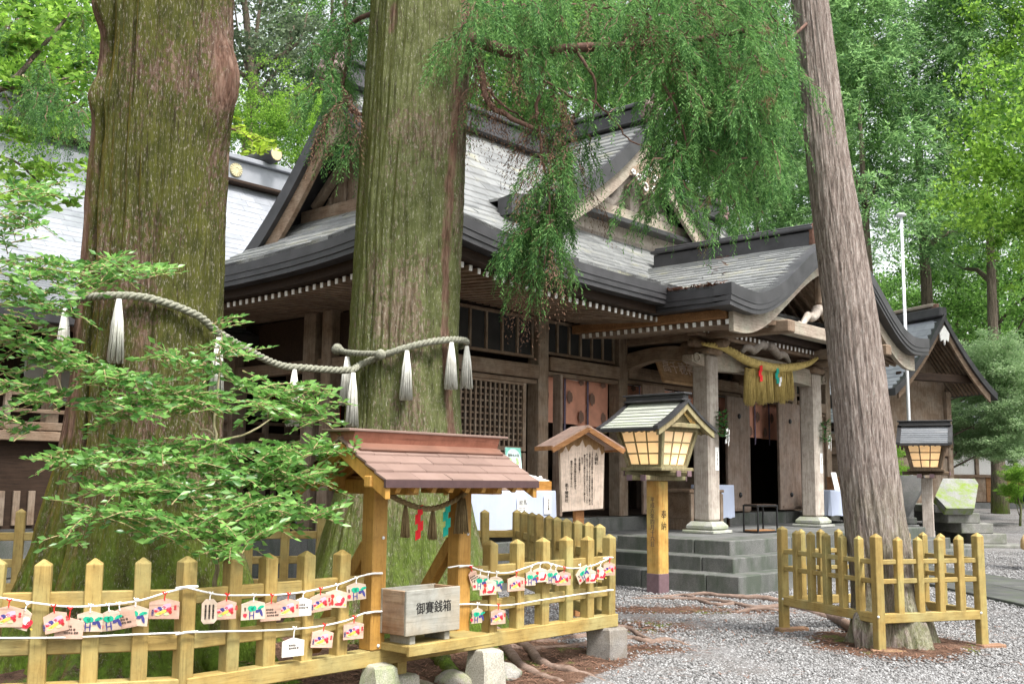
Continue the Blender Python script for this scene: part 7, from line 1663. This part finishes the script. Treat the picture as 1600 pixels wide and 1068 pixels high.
# overhanging bright maple twigs at the upper left, seen close
ml_ = at(60, 250, 13.0); mp_ = thing('maple_tree', 'bright green maple branches hanging in at the left edge', 'tree', (ml_.x - 3.2, ml_.y + .5, 0), 0)
MAP = [(30, 60, 60, 30, 260, 13), (110, 40, 50, 30, 220, 13.5), (60, 130, 60, 24, 240, 13), (130, 110, 36, 30, 160, 13.5), (40, 200, 60, 20, 220, 12.5), (120, 190, 44, 20, 140, 13), (60, 260, 60, 16, 160, 12.5), (30, 300, 40, 16, 120, 12.3), (130, 260, 30, 14, 70, 13), (20, 20, 40, 20, 120, 13), (90, 320, 40, 10, 70, 12.5), (140, 20, 30, 20, 120, 13.5)]
sprays(mp_, MAP, LF_B, 'crown', .115, .75, 9)
for pts, r0, r1 in [([(-120, 180, 13), (0, 140, 13), (60, 80, 13.2), (110, 20, 13.4)], .05, .02), ([(-80, 170, 13), (30, 190, 13), (110, 230, 13)], .03, .008), ([(-80, 230, 12.6), (20, 250, 12.6), (80, 300, 12.6), (140, 310, 12.7)], .02, .006), ([(0, 140, 13), (70, 130, 13), (150, 110, 13.4)], .025, .008)]: pxbranch(mp_, pts, r0, r1, TRK)
o_ = MB().tube([(0, 0, -.1), (.1, 0, 2), (0, .1, 4), (.2, 0, 6.5)], [.28, .22, .18, .1], 10).build('trunk', TRK, mp_, True)
yl = thing('maple_sprout', 'yellow-green leafy shoot beside the leftmost trunk over the sanctuary ridge', 'branch', at(372, 235, 9.0), 0)
sprays(yl, [(392, 215, 16, 18, 70, 9.2), (382, 185, 8, 20, 30, 9.2), (402, 235, 10, 8, 30, 9.2)], m_leaf('yellow_green_leaf', (.22, .36, .03), (.38, .52, .06), .6), 'leaves', .07, .6, 5)
pxbranch(yl, [(350, 200, 8.5), (375, 205, 9.0), (395, 220, 9.2)], .012, .004, TWIG, 'stem')
hang_cluster(mp_, [(100, 140, 40, 30, 1), (60, 110, 40, 20, .6), (130, 170, 24, 20, .6), (95, 20, 60, 14, .5)], 330, (11.5, 12.5), CEDAR, 'dark_spray')

# ---------------------------------------------------------------- fallen needles and twigs on the soil
rl = np.random.RandomState(31); nl = 16000; lx = rl.uniform(-2.2, 5.2, nl); ly = rl.uniform(7.2, 13.4, nl); kp = rl.rand(nl) < soil_mask(lx, ly) * .95 + .05
lx, ly = lx[kp], ly[kp]; nl = len(lx); la_ = rl.rand(nl) * 6.283; ll = rl.uniform(.012, .055, nl); c_, s_ = np.cos(la_), np.sin(la_)
bz_ = gz(lx, ly) + .012 + rl.rand(nl) * .012; d_ = np.stack([c_ * ll, s_ * ll, rl.uniform(-.006, .006, nl)], 1); w_ = np.stack([-s_, c_, np.zeros(nl)], 1) * rl.uniform(.0018, .005, nl)[:, None]; p_ = np.stack([lx, ly, bz_], 1)
lt = np_mesh('needle_litter', np.stack([p_ - d_ - w_, p_ + d_ - w_, p_ + d_ + w_, p_ - d_ + w_], 1).reshape(-1, 3), quads(nl), NEED); tag(lt, 'brown fallen needles and twigs scattered over the soil', 'litter', kind='stuff')
# ================================================================= visitor at the right edge (mostly outside the picture)
SKIN = m_plain('skin', (.55, .34, .24), .55, .3, .05); NAVY = m_plain('navy_cloth', (.02, .025, .05), .85, .1, .1); HAIR = m_plain('black_hair', (.015, .012, .01), .5, .3, .1)
pp = at(1622, 800, 18.6); pg = float(gz(pp.x, pp.y))
pe = thing('person', 'visitor in navy clothes holding a tan bag, cut off by the right picture edge', 'person', (pp.x, pp.y, pg), RAD(15))
def skin_body(name, V, E, R, mat, parent, root=0, sub=2):
    me = bpy.data.meshes.new(name); me.from_pydata(V, E, []); o = place(name, me, parent); sk_ = o.modifiers.new('skin', 'SKIN')
    for i, r in enumerate(R): o.data.skin_vertices[0].data[i].radius = (r, r) if not hasattr(r, '__len__') else r
    o.data.skin_vertices[0].data[root].use_root = True; sk_.use_smooth_shade = True
    s_ = o.modifiers.new('sub', 'SUBSURF'); s_.levels = sub; s_.render_levels = sub; me.materials.append(mat); return o
bv = [(0, 0, .92), (0, 0, 1.15), (0, .01, 1.33), (0, 0, 1.44), (0, 0, 1.52), (0, -.02, 1.63), (0, -.02, 1.70),
      (-.17, 0, 1.37), (-.23, .01, 1.12), (-.25, -.04, .88), (-.25, -.06, .80), (.17, 0, 1.37), (.23, .01, 1.12), (.25, -.03, .88), (.25, -.05, .80),
      (-.09, 0, .86), (-.10, -.02, .48), (-.10, .02, .09), (-.10, -.12, .04), (.09, 0, .86), (.10, -.01, .48), (.10, .03, .09), (.10, -.11, .04)]
be = [(0, 1), (1, 2), (2, 3), (3, 4), (4, 5), (5, 6), (2, 7), (7, 8), (8, 9), (9, 10), (2, 11), (11, 12), (12, 13), (13, 14), (0, 15), (15, 16), (16, 17), (17, 18), (0, 19), (19, 20), (20, 21), (21, 22)]
br = [(.15, .11), (.13, .095), (.15, .10), .055, .052, .085, .06, .06, .043, .028, .03, .06, .043, .028, .03, .085, .058, .042, .035, .085, .058, .042, .035]
skin_body('body', bv, be, br, SKIN, pe)
for s in (-1, 1):
    hv = [(s * .25, -.055, .82), (s * .25, -.065, .76)]; he = [(0, 1)]; hr = [.026, .034]
    for k in range(4):
        x = s * .25 + (k - 1.5) * .017; l = (.07, .08, .075, .06)[k]; b0 = len(hv); hv += [(x, -.07, .735), (x, -.08, .735 - l * .6), (x, -.065, .735 - l)]; he += [(1, b0), (b0, b0 + 1), (b0 + 1, b0 + 2)]; hr += [.0095, .009, .008]
    b0 = len(hv); hv += [(s * .25 - s * .035, -.085, .765), (s * .25 - s * .045, -.095, .73)]; he += [(1, b0), (b0, b0 + 1)]; hr += [.011, .009]
    skin_body('hand', hv, he, hr, SKIN, pe, 0, 1)
dv = [(0, 0, .45), (0, 0, .90), (0, 0, 1.14), (0, .01, 1.35), (-.175, 0, 1.375), (-.235, .01, 1.14), (.175, 0, 1.375), (.235, .01, 1.14)]
skin_body('dress', dv, [(0, 1), (1, 2), (2, 3), (3, 4), (4, 5), (3, 6), (6, 7)], [(.24, .2), (.19, .15), (.15, .115), (.165, .115), .075, .062, .075, .062], NAVY, pe, 1)
MB().lathe([(.02, .17), (.075, .155), (.098, .10), (.10, .02), (.095, -.06), (.07, -.12), (.02, -.125)], n=18).build('hair', HAIR, pe, True, loc=(0, .022, 1.655))
for s in (-1, 1): MB().lathe([(.002, -.008), (.009, -.004), (.009, .004), (.002, .008)], n=8).build('eye', INK, pe, True, loc=(s * .03, -.103, 1.645))
MB().loft([[(-.008, -.10, 1.64), (.008, -.10, 1.64), (0, -.108, 1.64)], [(-.016, -.10, 1.60), (.016, -.10, 1.60), (0, -.128, 1.605)]]).build('nose', SKIN, pe); MB().box((0, 0, 0), (.045, .012, .01), .004).build('mouth', m_plain('lips', (.45, .16, .13)), pe, loc=(0, -.102, 1.572))
MB().tube([(-.25 + .034 * math.cos(a * .7), -.055 + .034 * math.sin(a * .7), .845) for a in range(10)], .006, 6).build('bracelet', m_plain('dark_red_beads', (.18, .02, .03)), pe, True)
bg_ = thing('tan_bag', 'tan cloth bag hanging from the visitor\'s hand at the right edge', 'bag', (pp.x - .24, pp.y - .12, pg), RAD(15))
MB().loft([[(sx * w, sy * d, z) for sx, sy in ((-1, -1), (0, -1.2), (1, -1), (1.1, 0), (1, 1), (0, 1.2), (-1, 1), (-1.1, 0))] for w, d, z in ((.12, .05, .36), (.14, .06, .40), (.13, .055, .52), (.08, .03, .62))]).build('bag_body', m_plain('tan_cloth', (.55, .38, .19), .8, .1, .1, 12), bg_, True)
MB().tube([(-.07, 0, .6), (-.04, .0, .68), (0, 0, .705), (.04, 0, .68), (.07, 0, .6)], .007, 6).build('handle', m_plain('tan_cloth', (.55, .38, .19)), bg_, True)
